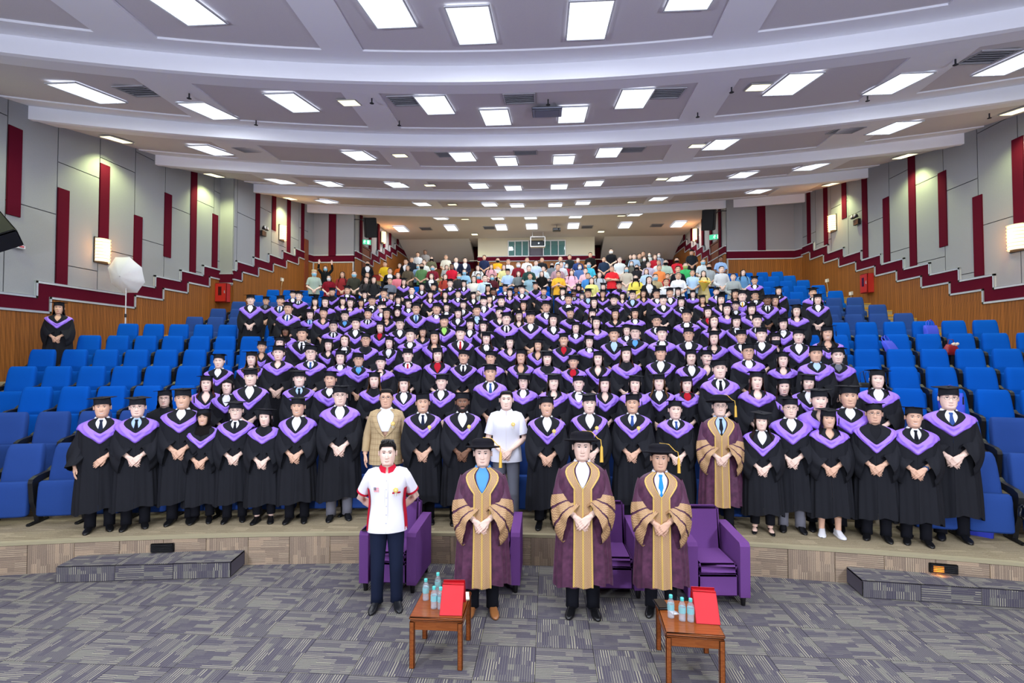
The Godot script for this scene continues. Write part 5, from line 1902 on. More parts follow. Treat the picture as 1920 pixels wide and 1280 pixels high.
# the parts of a graduate; code = sex tone face, hair kind and colour, shirt, tie, extras
func graduate(o: Node3D, code: String, low: bool, rng: RandomNumberGenerator) -> void:
	var t := code.split(" ")
	var ex: String = t[4] if t.size() > 4 else "-"
	var fem := t[0][0] == "f"
	var pose := "d" if ex.contains("d") else "c"
	var bare: bool = t[2] == "n" and fem
	obj("body", body_mesh(t[0] + pose + ("1" if fem and not low else "0"), low), skin_mat(), o)
	var hk := t[1][0]
	if hk == "H": obj("headscarf", hair_mesh("H", low), cloth(Color(HAIRC[t[1][1]])), o)
	else: obj("hair", hair_mesh(hk, low), hair_mat(t[1][1]), o)
	var vy: float = [1.27, 1.30, 1.33][rng.randi() % 3]
	var hem := 0.27 if not low else 0.20
	obj("gown", gown_mesh(vy, hem, low), gown_mat(), o)
	for s in [-1, 1]: obj("sleeve", sleeve_mesh(pose, s, 0.0, 1.0, 0.0, rng.randf_range(.96, 1.04) if false else 1.0, low), gown_mat(), o)
	if not ex.contains("N") or ex.contains("N2"):
		var st: Array = [[-.06, -.17, 1.408, 1.345], [-.02, -.13, 1.44, 1.34], [.02, -.09, 1.452, 1.325], [-.04, -.17, 1.435, 1.315]][rng.randi() % 4]
		obj("hood", hood_mesh(vy + st[0], vy + st[1], st[2], st[3], low), satin(), o)
	if not bare:
		obj("shirt", shirt_front(), cloth(Color(SHIRTC.get(t[2], "e8e8ec"))), o)
		if t[3] != "-": obj("necktie", tie_mesh(), cloth(Color(TIEC[t[3]])), o)
	if ex.contains("g"): obj("glasses", glasses_mesh(), mat(Color("2a2622"), .35), o)
	if ex.contains("m"): obj("face_mask", mask_mesh(), cloth(Color("2c3034")), o)
	if not ex.contains("x"):
		var tilt := Transform3D(Basis(), Vector3(0, 1.64, 0)) * Transform3D(Basis(Vector3.RIGHT, rng.randf_range(-.14, .10)) * Basis(Vector3.BACK, rng.randf_range(-.07, .07)), Vector3.ZERO) * Transform3D(Basis(), Vector3(0, -1.64, 0))
		if ex.contains("t"): tilt = Transform3D(Basis(Vector3.RIGHT, .8), Vector3(0, -.95, -.86))
		var cp := obj("cap", cap_mesh(low), gown_mat(), o, tilt)
		var yaw := rng.randf_range(-.35, .35) if rng.randf() < .8 else PI / 4
		obj("mortarboard", board_mesh(), gown_mat(), cp, Transform3D(Basis(Vector3.UP, yaw), Vector3.ZERO))
		obj("tassel", tassel_mesh(), gown_mat(), cp, Transform3D(Basis(Vector3.UP, yaw * 0.5 + (0.0 if rng.randf() < .5 else PI - 0.6)), Vector3.ZERO))
	if not low:
		var tm := cloth(Color("16171d")) if not ex.contains("Y") else cloth(Color("74747c"))
		if not fem: obj("trousers", trouser_mesh(low), tm, o)
		elif not (ex.contains("W") or ex.contains("h") or ex.contains("s")): obj("trousers", trouser_mesh(low, .09), tm, o)
		elif not ex.contains("W"): obj("trousers", trouser_mesh(low, .16), tm, o)
		var kind := "heel" if ex.contains("h") or (fem and ex.contains("N")) else ("sneaker" if ex.contains("s") or ex.contains("W") else "shoe")
		for s in [-1, 1]:
			obj("shoe", shoe_mesh(kind), mat(Color("e4e4e6") if ex.contains("W") else Color("101012"), .35), o, Transform3D(Basis(Vector3.UP, s * .18), Vector3(s * .10, 0, .02)))
	if ex.contains("f"): corsage(o, Vector3(.085, 1.285, .17))
	if ex.contains("w"): obj("wristwatch", watch_mesh(), mat(Color("2c4c78"), .3), o)

func watch_mesh() -> ArrayMesh:
	var sh := Sh.new()
	var a := arm_path("c", 1)
	var W: Vector3 = a[2]
	var d: Vector3 = (a[2] - a[1]).normalized()
	sh.tube([W - d * .035, W - d * .012], [.033, .033], 16)
	sh.blob(W - d * .02 + Vector3(.01, .024, .02), Vector3(.017, .010, .017))
	return sh.mesh()

func corsage(o: Node, at: Vector3) -> void:
	var sh := Sh.new()
	for k in 7:
		var a := TAU * k / 7
		sh.blob(at + Vector3(cos(a) * .016, sin(a) * .016, .006), Vector3(.011, .011, .006), Color(.85, .60, .14))
	sh.blob(at + Vector3(0, 0, .012), Vector3(.009, .009, .006), Color(.9, .8, .5))
	for k in [-1, 0, 1]: sh.tube([at + Vector3(k * .008, -.014, .004), at + Vector3(k * .018, -.06, .006)], [Vector2(.006, .0015), Vector2(.004, .0015)], 6, Color(.8, .76, .6))
	var m := mat(Color.WHITE, .5, 0, "corsage")
	m.vertex_color_use_as_albedo = true
	obj("flower_badge", sh.mesh(), m, o)

func skin_mat() -> StandardMaterial3D:
	var m := mat(Color.WHITE, .52, 0, "skin")
	m.vertex_color_use_as_albedo = true
	m.metallic_specular = .4
	return m

func hair_mat(k: String) -> StandardMaterial3D:
	var m := mat(Color(HAIRC[k]), .55, 0, "hair")
	m.vertex_color_use_as_albedo = true
	m.metallic_specular = .22
	return m

func cloth(col: Color) -> StandardMaterial3D:
	var m := mat(col, .85, 0, "cloth")
	m.metallic_specular = .25
	return m

func gown_mat() -> StandardMaterial3D:
	var m := mat(Color("1c1d22"), .8, 0, "gown")
	m.metallic_specular = .3
	return m

func satin() -> StandardMaterial3D:
	return mat(Color("9a70e6"), .42, 0, "satin")
# ------------------------------------------------------------------ people who are not in a graduate's gown
func brocade() -> StandardMaterial3D:
	if mats.has("brocade"): return mats.brocade
	var im := Image.create(128, 128, false, Image.FORMAT_RGB8)
	var rng := RandomNumberGenerator.new(); rng.seed = 11
	for y in 128:
		for x in 128:
			var u := x / 128.0 * TAU
			var w := y / 128.0 * TAU
			var d := sin(u * 4.0) * sin(w * 4.0) + 0.6 * sin(u * 8.0 + 2.0 * sin(w * 4.0)) + 0.5 * sin(w * 12.0) * sin(u * 2.0) + rng.randf_range(-.6, .6)
			var c := Color("bd9868").lerp(Color("7e4e46"), smoothstep(0.1, 0.9, d)).lerp(Color("dfc68c"), smoothstep(-0.5, -1.2, d))
			im.set_pixel(x, y, c)
	var m := StandardMaterial3D.new()
	m.albedo_texture = ImageTexture.create_from_image(im)
	m.uv1_scale = Vector3(1.6, 1.5, 1)
	m.roughness = .55
	mats.brocade = m
	return m

func velvet() -> StandardMaterial3D:
	if mats.has("velvet"): return mats.velvet
	var n := FastNoiseLite.new(); n.seed = 4; n.frequency = 0.035; n.fractal_octaves = 3
	var ramp := Gradient.new()
	ramp.set_color(0, Color("3e1432")); ramp.set_color(1, Color("62304e"))
	var t := NoiseTexture2D.new(); t.noise = n; t.width = 128; t.height = 128; t.seamless = true; t.color_ramp = ramp
	var m := StandardMaterial3D.new()
	m.albedo_texture = t
	m.uv1_scale = Vector3(2.5, 2.5, 1)
	m.roughness = .62
	m.rim_enabled = true; m.rim = .25
	mats.velvet = m
	return m

func academic(o: Node3D, code: String, tiecol: String, shoe: Color, rng: RandomNumberGenerator) -> void:
	var t := code.split(" ")
	obj("body", body_mesh(t[0] + "c0", false), skin_mat(), o)
	obj("hair", hair_mesh(t[1][0], false), hair_mat(t[1][1]), o)
	obj("gown", gown_mesh(1.22, 0.30, false), velvet(), o)
	var gold := Sh.new()
	var edge := Sh.new()
	for s in [-1, 1]:
		var base := gold.v.size()
		for j in 40:
			var y := lerpf(0.31, 1.455, j / 39.0)
			var op := 0.010 + 0.50 * pow(clampf((y - 1.22) / 0.22, 0.0, 1.0), 0.9)
			for i in 7:
				var p := gown_at(s * (op + 0.30 * (1.0 + 0.55 * sm(1.2, 1.45, y)) * i / 6.0), y, 0.010)
				gold.put(p, Color.WHITE, Vector2(i / 6.0, y * 7.0))
		gold.weave(base, 7, 40, false)
		for e in [0.0, 0.27, 0.30]:
			var pts := []
			var rad := []
			for j in 40:
				var y := lerpf(0.31, 1.455, j / 39.0)
				var op := 0.010 + 0.50 * pow(clampf((y - 1.22) / 0.22, 0.0, 1.0), 0.9)
				pts.append(gown_at(s * (op + e * (1.0 + 0.55 * sm(1.2, 1.45, y))), y, 0.012)); rad.append(.0045)
			edge.tube(pts, rad, 6)
	obj("gold_band", gold.mesh(), brocade(), o)
	obj("gold_edging", edge.mesh(), mat(Color("d9b765"), .5), o)
	for s in [-1, 1]:
		var sl := obj("sleeve", sleeve_mesh("c", s, 0.0, 1.0, 0.0, 1.12, false), velvet(), o)
		for k in 3: obj("gold_stripe", sleeve_mesh("c", s, .44 + k * .19, .595 + k * .19 + (.025 if k == 2 else 0.0), 0.007, 1.12, false), brocade(), sl)
	obj("shirt", shirt_front(), cloth(Color(SHIRTC.get(t[2], "e8e8ec"))), o)
	if tiecol: obj("necktie", tie_mesh(), cloth(Color(tiecol)), o)
	if t[3].contains("g"): obj("glasses", glasses_mesh(), mat(Color("2a2622"), .35), o)
	var tilt := Transform3D(Basis(), Vector3(0, 1.64, 0)) * Transform3D(Basis(Vector3.RIGHT, -.16), Vector3.ZERO) * Transform3D(Basis(), Vector3(0, -1.64, 0))
	var c := obj("bonnet", bonnet_mesh(), cloth(Color("15141a")), o, tilt)
	if t[3].contains("t"):
		var sh := Sh.new()
		sh.tube([Vector3(0, 1.747, 0), Vector3(.09, 1.738, .03), Vector3(.15, 1.672, .06), Vector3(.176, 1.662, .07), Vector3(.182, 1.60, .072)], [.004, .004, .004, .004, .004], 6)
		sh.tube([Vector3(.182, 1.605, .072), Vector3(.182, 1.59, .072), Vector3(.181, 1.45, .074)], [.006, .013, .017], 10)
		obj("tassel", sh.mesh(), mat(Color("d8ab3c"), .5), c)
	obj("trousers", trouser_mesh(false), cloth(Color("191a20")), o)
	for s in [-1, 1]: obj("shoe", shoe_mesh("shoe"), mat(shoe, .28), o, Transform3D(Basis(Vector3.UP, s * .22), Vector3(s * .105, 0, .02)))

func polo(o: Node3D) -> void:
	obj("body", body_mesh("m0nb0", false), skin_mat(), o)
	obj("hair", hair_mesh("S", false), hair_mat("k"), o)
	var quiff := Sh.new()
	for k in 15: quiff.tube([Vector3(-.055 + k * .008, 1.675, .05), Vector3(-.055 + k * .008 + .004 * sin(k * 2.3), 1.715 + .006 * sin(k * 1.7), .055 + .01 * cos(k)), Vector3(-.05 + k * .0075, 1.725 + .008 * sin(k * 2.9), .02)], [.016, .013, .008], 8)
	obj("hair", quiff.mesh(), mat(Color("100d0c"), .55), o)
	var white := cloth(Color("e6e4ec"))
	var red := cloth(Color("c01c34"))
	obj("shirt", shirt_mesh(false, .80, .26, .04), white, o)
	for s in [-1, 1]:
		var side := Sh.new()
		patch(SHIRT, s * 1.05, s * 2.1, .81, 1.24, .010, 14, 20, side)
		obj("red_side_panel", side.mesh(), red, o)
	for s in [-1, 1]:
		var a := obj("shirt_sleeve", arm_sleeve("b", s, .36, false), white, o)
		var cuff := Sh.new()
		var p := arm_path("b", s)
		var d: Vector3 = (p[1] - p[0]).normalized()
		var q: Vector3 = p[0].lerp(p[1], .72) - Vector3(s * .0, 0, 0)
		cuff.tube([q - d * .012, q + d * .012], [.0695, .0695], 20, Color.WHITE, false)
		obj("red_cuff", cuff.mesh(), red, a)
	var col := Sh.new()
	for s in [-1, 1]: collar(col, s)
	obj("red_collar", col.mesh(), red, o)
	var pl := Sh.new()
	patch(SHIRT, -.055, .055, .82, 1.40, .007, 3, 20, pl)
	obj("placket", pl.mesh(), white, o)
	for k in 6:
		var b := Sh.new()
		var pr := prof(SHIRT, 1.33 - k * .085)
		b.blob(Vector3(0, 1.33 - k * .085, pr.y + .010), Vector3(.006, .006, .003), Color.WHITE, 8)
		obj("button", b.mesh(), mat(Color("c8c4cc"), .4), o)
	# flag patch: fourteen stripes, blue canton, crescent and star
	var fl := Image.create(56, 28, false, Image.FORMAT_RGB8)
	for y in 28: for x in 56: fl.set_pixel(x, y, Color("cc2030") if (y / 2) % 2 == 0 else Color("eeeeee"))
	fl.fill_rect(Rect2i(0, 0, 28, 16), Color("20307c"))
	for y in 16: for x in 28:
		var a := Vector2(x - 11, y - 8)
		if a.length() < 6 and (a - Vector2(2.5, 0)).length() > 5: fl.set_pixel(x, y, Color("f0d040"))
		if (Vector2(x - 17, y - 8)).length() < 3.2: fl.set_pixel(x, y, Color("f0d040"))
	var fm := StandardMaterial3D.new(); fm.albedo_texture = ImageTexture.create_from_image(fl); fm.roughness = .8
	var fp := Sh.new()
	for j in 5: for i in 7:
		var th := lerpf(-.66, -.36, i / 6.0)
		var r := ring(prof(SHIRT, 1.215 + j * .012), th, .006)
		fp.put(Vector3(r.x, 1.215 + j * .012, r.y), Color.WHITE, Vector2(i / 6.0, 1.0 - j / 4.0))
	fp.weave(0, 7, 5, false)
	obj("flag_patch", fp.mesh(), fm, o)
	var badge := Sh.new()
	patch(SHIRT, .28, .78, 1.195, 1.212, .007, 10, 3, badge)
	obj("red_stitching", badge.mesh(), red, o)
	corsage(o, Vector3(.095, 1.235, .142))
	obj("trousers", trouser_mesh(false), cloth(Color("1c2338")), o)
	for s in [-1, 1]: obj("shoe", shoe_mesh("shoe"), mat(Color("15161a"), .3), o, Transform3D(Basis(Vector3.UP, s * .25), Vector3(s * .105, 0, .02)))

func plaid() -> StandardMaterial3D:
	if mats.has("plaid"): return mats.plaid
	var im := Image.create(96, 96, false, Image.FORMAT_RGB8)
	for y in 96: for x in 96:
		var c := Color("b49c74")
		if x % 48 < 3 or y % 48 < 3: c = Color("8a7250")
		elif x % 24 < 2 or y % 24 < 2: c = Color("c8b48c")
		im.set_pixel(x, y, c * (0.96 + 0.08 * float((x + y) % 2)))
	var m := StandardMaterial3D.new(); m.albedo_texture = ImageTexture.create_from_image(im); m.roughness = .9; m.uv1_scale = Vector3(12, 7, 1)
	mats.plaid = m
	return m

# someone in everyday clothes: sex tone face, hair, mask; top colour
func guest(o: Node3D, code: String, top: Material, low: bool, kind := "shirt", pose := "c", long := false) -> void:
	var t := code.split(" ")
	var fem := t[0][0] == "f"
	obj("body", body_mesh(t[0] + pose + "0", low), skin_mat(), o)
	match t[1]:
		"hat":
			obj("hair", hair_mesh("S", low), hair_mat("k"), o)
			obj("hat", cap_mesh(low), cloth(Color("cbb894")), o)
		"Cp":
			obj("hair", hair_mesh("S", low), hair_mat("k"), o)
			var c := obj("baseball_cap", cap_mesh(low), cloth(Color("17171a")), o)
			var br := Sh.new()
			br.slab(PackedVector2Array([Vector2(-.07, 0), Vector2(.07, 0), Vector2(.06, .06), Vector2(.0, .085), Vector2(-.06, .06)]), Transform3D(Basis(Vector3.RIGHT, 1.45), Vector3(0, 1.645, .09)), .005)
			obj("brim", br.mesh(), cloth(Color("17171a")), c)
		"Sx": obj("hair", hair_mesh("y", low), hair_mat("y"), o)
		_: obj("hair", hair_mesh(t[1][0], low), hair_mat(t[1][1]), o)
	obj(kind, shirt_mesh(low, .45 if long else (.80 if kind != "jacket" else .74), .02, .35 if long else .05, kind == "jacket"), top, o)
	for s in [-1, 1]: obj("sleeve", arm_sleeve(pose, s, .93 if kind == "jacket" or kind == "sweater" else .40, low), top, o)
	if kind == "jacket": obj("shirt", shirt_front(), cloth(Color("e4e4e8")), o)
	elif kind == "shirt":
		var col := cache.get("collars") as ArrayMesh
		if col == null:
			var sh := Sh.new()
			for s in [-1, 1]: collar(sh, s)
			col = sh.mesh(); cache.collars = col
		obj("collar", col, top, o)
	obj("trousers", trouser_mesh(low), cloth(Color("24262e") if low else Color("6a6c76")), o)
	for s in [-1, 1]: obj("shoe", shoe_mesh("shoe"), mat(Color("131316"), .35), o, Transform3D(Basis(Vector3.UP, s * .2), Vector3(s * .10, 0, .02)))
	if t.size() > 2 and t[2] != "-": obj("face_mask", mask_mesh(), cloth(Color({"m": "8fc4dc", "M": "17181b", "w": "e6eaec", "g": "a8c070"}[t[2]])), o)
# ------------------------------------------------------------------ who stands where
var prng := RandomNumberGenerator.new()

func grad(x: float, z: float, k: int, height: float, code: String, label: String, low: bool) -> void:
	var o := thing("person", label, "person", V(x, fl(k), z), atan2(-x, z) * .75 + prng.randf_range(-.10, .10), "graduates in black gowns")
	o.scale = Vector3.ONE * (height / 1.70)
	graduate(o, code, low, prng)

func visitor(x: float, z: float, k: int, height: float, code: String, col: String, kind: String, pose: String, label: String) -> void:
	var o := thing("person", label, "person", V(x, fl(k), z), atan2(-x, z) * .75 + prng.randf_range(-.15, .15), "audience")
	o.scale = Vector3.ONE * (height / 1.70)
	guest(o, code, cloth(Color(col)), true, kind, pose, kind == "dress")

func vip(x: float, z: float, k: int, floor_h: float, height: float, code: String, tie: String, shoe: String, label: String) -> void:
	var o := thing("person", label, "person", V(x, floor_h, z), atan2(-x, z) * .6)
	o.scale = Vector3.ONE * (height / 1.70)
	academic(o, code, tie, Color(shoe), prng)

func people() -> void:
	prng.seed = 21
	var a := thing("person", "man in white shirt with red collar and navy jeans before the first armchair", "person", V(-1.65, 0, 5.34), .22)
	a.scale = Vector3.ONE * .99
	polo(a)
	vip(-.65, 5.30, 0, 0.0, 1.70, "m0n Sk u t", "", "9a6438", "man in maroon and gold gown, black bonnet and tan shoes")
	vip(.36, 5.36, 0, 0.0, 1.77, "m0n Sk w t", "", "121214", "tallest man in maroon and gold gown with open white collar and black shoes")
	vip(1.15, 5.42, 0, 0.0, 1.645, "m1n Sk w t", "2c8ce4", "121214", "man in maroon and gold gown with bright blue tie behind the right table")
	vip(2.24, 6.93, 0, .37, 1.665, "m0s Sk l tg", "1c2028", "121214", "man with glasses in maroon and gold gown, standing on the platform")
	var b := thing("person", "man in beige checked jacket and glasses, no gown, on the platform", "person", V(-2.18, .37, 6.98), .2)
	b.scale = Vector3.ONE * 1.03
	guest(b, "m1n Sk", plaid(), false, "jacket", "s")
	obj("glasses", glasses_mesh(), mat(Color("2a2622"), .35), b)
	corsage(b, Vector3(.10, 1.27, .15))
	var c := thing("person", "man in short-sleeved white shirt and grey trousers, no gown, on the platform", "person", V(-.54, .37, 6.98), .06)
	c.scale = Vector3.ONE * 1.02
	guest(c, "m0n Sk", cloth(Color("e2e2ea")), false, "shirt", "c")
	corsage(c, Vector3(.09, 1.29, .15))
	var w := thing("person", "woman graduate standing alone by the left wall beside the white umbrella", "person", V(-10.72, fl(5) + .0, 10.75), .6)
	graduate(w, "f1n Bk n -", false, prng)
	graduates_front()
	graduates()
	audience()
	held_things()

func held_things() -> void:
	var cam := thing("camera", "black camera held up by a photographer among the audience at the left", "camera", V(-6.12, fl(12) + 1.12, 19.74))
	bx("camera_body", Vector3(.15, .11, .08), mat(Color("141416"), .5), cam, Vector3.ZERO, .02)
	var l := Sh.new()
	l.lathe([[.04, 0], [.042, .06], [.036, .10], [.03, .10]], Transform3D(Basis(Vector3.RIGHT, PI / 2), Vector3(0, 0, .04)), 16)
	obj("lens", l.mesh(), mat(Color("1a1a1d"), .3), cam)
	bx("flash", Vector3(.06, .05, .05), mat(Color("202022"), .5), cam, Vector3(0, .075, 0), .01)
	var ph := thing("phone", "black phone held by the man in the orange-yellow shirt", "phone", V(.45, fl(11) + 1.16, 19.11))
	bx("case", Vector3(.075, .15, .012), mat(Color("121214"), .3), ph, Vector3.ZERO, .004)
	bx("camera_bump", Vector3(.03, .03, .008), mat(Color("26262a"), .2), ph, Vector3(.018, .05, .008), .003)
	var bq := thing("bouquet", "yellow and orange bouquet held by a woman in cream among the audience", "bouquet", V(5.5, fl(11) + 1.02, 18.52))
	var wrap := Sh.new()
	wrap.lathe([[.03, -.22], [.10, -.05], [.19, .08], [.21, .12]], Transform3D(Basis(Vector3.RIGHT, .35), Vector3.ZERO), 14, Color.WHITE, false)
	obj("wrapping", wrap.mesh(), paint("e8d060"), bq)
	for k in 14:
		var f := Sh.new()
		var a := k * 2.4
		var r := .035 * sqrt(float(k))
		var at := Vector3(cos(a) * r, .10 + .02 * sin(k * 1.7), sin(a) * r + .04)
		for j in 5: f.blob(at + Vector3(cos(j * 1.256) * .02, .0, sin(j * 1.256) * .02), Vector3(.02, .016, .02))
		f.blob(at + Vector3(0, .012, 0), Vector3(.014, .012, .014))
		obj("flower", f.mesh(), paint(["f0a848", "f4e8b8", "f0d868"][k % 3]), bq)
	var bag := thing("paper_bag", "white carrier bag held by the yellow-shirted man with a black mask", "bag", V(-2.2, fl(15) + 1.02, 23.27))
	bx("bag_body", Vector3(.34, .20, .10), paint("e8e8e8"), bag, Vector3.ZERO, .015)
	var st := Sh.new()
	st.tube([Vector3(-.08, .1, .03), Vector3(-.06, .2, .03), Vector3(.06, .2, .03), Vector3(.08, .1, .03)], [.006, .006, .006, .006], 6)
	obj("strap", st.mesh(), paint("d8d8d8"), bag)

func graduates_front() -> void:
	grad(-5.68, 6.32, 0, 1.66, "m1s Sk w s d", "older man with striped tie, arm hanging by his side, front graduate row", false)
	grad(-5.31, 6.45, 0, 1.65, "m0n Sk l k g", "man with light blue collar holding paper, front graduate row", false)
	grad(-5.80, 7.57, 0, 1.67, "f0n Bk k - gN", "woman in glasses and plain black dress without a hood, front graduate row", false)
	grad(-4.87, 6.69, 0, 1.75, "m1s Sk w -", "tall man with open white collar, front graduate row", false)
	grad(-4.60, 6.73, 0, 1.48, "f1s Hk k -", "woman in black headscarf, front graduate row", false)
	grad(-4.20, 6.81, 0, 1.57, "m0s Sk w k g", "smiling man with glasses and dark tie, front graduate row", false)
	grad(-3.78, 6.79, 0, 1.48, "f0n Bk k - s", "short woman in black sneakers, front graduate row", false)
	grad(-3.35, 6.84, 0, 1.63, "m1s Sk w -", "man with closed eyes and open white shirt, front graduate row", false)
	grad(-2.83, 6.99, 0, 1.78, "m0n Sk w - gY", "slim man with glasses and grey trousers, front graduate row", false)
	grad(-1.66, 6.91, 0, 1.69, "m1s Sk w s f", "man with striped tie and gold flower badge, front graduate row", false)
	grad(-1.13, 6.94, 0, 1.70, "m2d Sk w - f", "man with dark beard and gold flower badge, front graduate row", false)
	grad(-0.00, 6.82, 0, 1.66, "f1s Uk w - fl", "smiling woman with flower badge and black loafers, front graduate row", false)
	grad(0.57, 7.05, 0, 1.68, "m0n Sk w - f", "man with prominent ears and open white collar, front graduate row", false)
	grad(1.15, 7.09, 0, 1.68, "m1s Sk w b f", "young man with blue tie, front graduate row", false)
	grad(1.72, 7.13, 0, 1.59, "m0n Sk w b", "short man with grey tie, front graduate row", false)
	grad(2.71, 6.80, 0, 1.48, "f0s Lb w - h", "woman with brown hair and black heels, front graduate row", false)
	grad(3.11, 6.90, 0, 1.65, "m0n Sk w - gY", "stout man with glasses looking sideways, front graduate row", false)
	grad(3.49, 6.73, 0, 1.53, "f1s Lk n - W", "smiling woman in white trainers, front graduate row", false)
	grad(3.99, 6.65, 0, 1.61, "m1n Sk k - g", "man with glasses and dark collar, front graduate row", false)
	grad(4.37, 6.53, 0, 1.58, "m1s Sk w k w", "grinning man with blue wristwatch, front graduate row", false)
	grad(4.90, 6.71, 0, 1.81, "m0n Sk w b gN2", "tallest man with rimless glasses and blue tie, front graduate row", false)

func graduates() -> void:
	# row 1
	grad(3.50, 6.96, 0, 1.76, "f0n Uk n -", "woman with tied-back black hair, standing behind the front row on the right", false)
	grad(3.84, 6.91, 0, 1.81, "m1n Sk w -", "man in white shirt, standing behind the front row on the right", false)
	# row 2
	grad(-5.23, 7.70, 1, 1.55, "f0n Lr n -", "woman with long auburn hair, first from left in second graduate row", false)
	grad(-4.82, 7.58, 1, 1.51, "f0s Bk w - x", "smiling woman with short black hair, no cap, second from left in second graduate row", false)
	grad(-4.39, 7.47, 1, 1.67, "m0n Sk w -", "man in white shirt, third from left in second graduate row", false)
	grad(-3.82, 7.83, 1, 1.63, "m0s Sk l k", "smiling man in light blue shirt and dark tie, fourth from left in second graduate row", false)
	grad(-3.31, 7.79, 1, 1.62, "m1n Sk w -", "man in white shirt, fifth from left in second graduate row", false)
	grad(-2.70, 8.03, 1, 1.60, "f0n Lg k -", "woman with long light brown hair and black collar, sixth from left in second graduate row", false)
	grad(-2.19, 7.89, 1, 1.54, "f0n Bg w -", "woman with short light brown hair and white collar, seventh from left in second graduate row", false)
	grad(-1.61, 7.92, 1, 1.58, "f0s Uk w -", "smiling woman with tied-back black hair and white collar, eighth from left in second graduate row", false)
	grad(-0.86, 7.94, 1, 1.73, "m1n Sk w b", "man in white shirt and blue tie, ninth from left in second graduate row", false)
	grad(-0.36, 8.13, 1, 1.58, "f0n Bk w - g", "woman with short black hair and glasses, tenth from left in second graduate row", false)
	grad(0.10, 7.77, 1, 1.59, "f0s Lb n -", "smiling woman with long brown hair, eleventh from left in second graduate row", false)
	grad(0.48, 7.94, 1, 1.56, "f0s Uk w -", "smiling woman with tied-back black hair and white collar, twelfth from left in second graduate row", false)
	grad(0.89, 8.10, 1, 1.54, "f0s Br n -", "smiling woman with short auburn hair, thirteenth from left in second graduate row", false)
	grad(1.29, 7.73, 1, 1.57, "f0n Bk n -", "woman with short black hair, fourteenth from left in second graduate row", false)
	grad(1.67, 7.88, 1, 1.59, "f0s Lg w -", "woman with long light brown hair and white collar, fifteenth from left in second graduate row", false)
	grad(2.11, 8.03, 1, 1.55, "f0n Lr r -", "woman with long auburn hair and red collar, sixteenth from left in second graduate row", false)
	grad(2.53, 7.81, 1, 1.80, "m0n Sk w k", "man in white shirt and dark tie, seventeenth from left in second graduate row", false)
	grad(2.96, 7.58, 1, 1.63, "f0n Lr n -", "woman with long auburn hair, eighteenth from left in second graduate row", false)
	grad(3.39, 7.71, 1, 1.53, "f0n Lb k -", "woman with long brown hair and black collar, nineteenth from left in second graduate row", false)
	grad(3.79, 7.83, 1, 1.59, "f0n Bk w -", "woman with short black hair and white collar, twentieth from left in second graduate row", false)
	grad(4.57, 7.53, 1, 1.66, "f0s Lk w -", "smiling woman with long black hair and white collar, twenty-first from left in second graduate row", false)
	# row 3
	grad(-5.57, 8.52, 2, 1.55, "f0n Ug w -", "woman with tied-back light brown hair and white collar, first from left in third graduate row", false)
	grad(-5.10, 8.70, 2, 1.60, "f0n Lg n -", "woman with long light brown hair, second from left in third graduate row", false)
	grad(-4.61, 8.68, 2, 1.70, "f0n Uk n -", "woman with tied-back black hair, third from left in third graduate row", false)
	grad(-3.99, 8.58, 2, 1.70, "m0n Sk w b g", "man with glasses in white shirt and blue tie, fourth from left in third graduate row", false)
	grad(-3.64, 8.99, 2, 1.62, "f0s Lb w -", "smiling woman with long brown hair and white collar, fifth from left in third graduate row", false)
	grad(-3.26, 8.85, 2, 1.58, "m1n Sk u - g", "man with glasses in blue shirt, sixth from left in third graduate row", false)
	grad(-2.82, 8.71, 2, 1.53, "f0n Uk n -", "woman with tied-back black hair, seventh from left in third graduate row", false)
	grad(-2.46, 9.10, 2, 1.66, "m0n Sk w r", "man in white shirt and red tie, eighth from left in third graduate row", false)
	grad(-1.93, 9.13, 2, 1.67, "f0n Lb r -", "woman with long brown hair and red collar, ninth from left in third graduate row", false)
	grad(-1.44, 8.98, 2, 1.63, "m1n Sy w k", "grey-haired man in white shirt and dark tie, tenth from left in third graduate row", false)
	grad(-0.97, 8.99, 2, 1.61, "m1n Sk w -", "man in white shirt, eleventh from left in third graduate row", false)
	grad(-0.45, 9.18, 2, 1.63, "f1s Br n -", "smiling woman with short auburn hair, twelfth from left in third graduate row", false)
	grad(0.01, 8.82, 2, 1.61, "f0n Bk k -", "woman with short black hair and black collar, thirteenth from left in third graduate row", false)
	grad(0.46, 8.99, 2, 1.54, "f1n Uk r -", "woman with tied-back black hair and red collar, fourteenth from left in third graduate row", false)
	grad(0.90, 9.16, 2, 1.60, "f0s Lb n -", "smiling woman with long brown hair, fifteenth from left in third graduate row", false)
	grad(1.35, 8.95, 2, 1.68, "f0s Lr k -", "smiling woman with long auburn hair and black collar, sixteenth from left in third graduate row", false)
	grad(1.94, 9.01, 2, 1.70, "m1n Sk w -", "man in white shirt, seventeenth from left in third graduate row", false)
	grad(2.36, 8.70, 2, 1.62, "f0s Bk w -", "smiling woman with short black hair and white collar, eighteenth from left in third graduate row", false)
	grad(2.71, 9.03, 2, 1.62, "f0n Uk n -", "woman with tied-back black hair, nineteenth from left in third graduate row", false)
	grad(3.30, 8.78, 2, 1.72, "m1n Sk w - g", "man with glasses in white shirt, twentieth from left in third graduate row", false)
	grad(3.90, 8.88, 2, 1.58, "f0n Lb n -", "woman with long brown hair, twenty-first from left in third graduate row", false)
	grad(4.22, 8.47, 2, 1.68, "m1n Sk l -", "man in light blue shirt, twenty-second from left in third graduate row", false)
	grad(4.70, 8.75, 2, 1.65, "m0n Sk y -", "man in grey shirt, twenty-third from left in third graduate row", false)
	# row 4
	grad(-5.53, 9.78, 3, 1.48, "f1n Uk n -", "woman with tied-back black hair, first from left in fourth graduate row", true)
	grad(-5.11, 9.67, 3, 1.55, "f0n Lb n -", "woman with long brown hair, second from left in fourth graduate row", true)
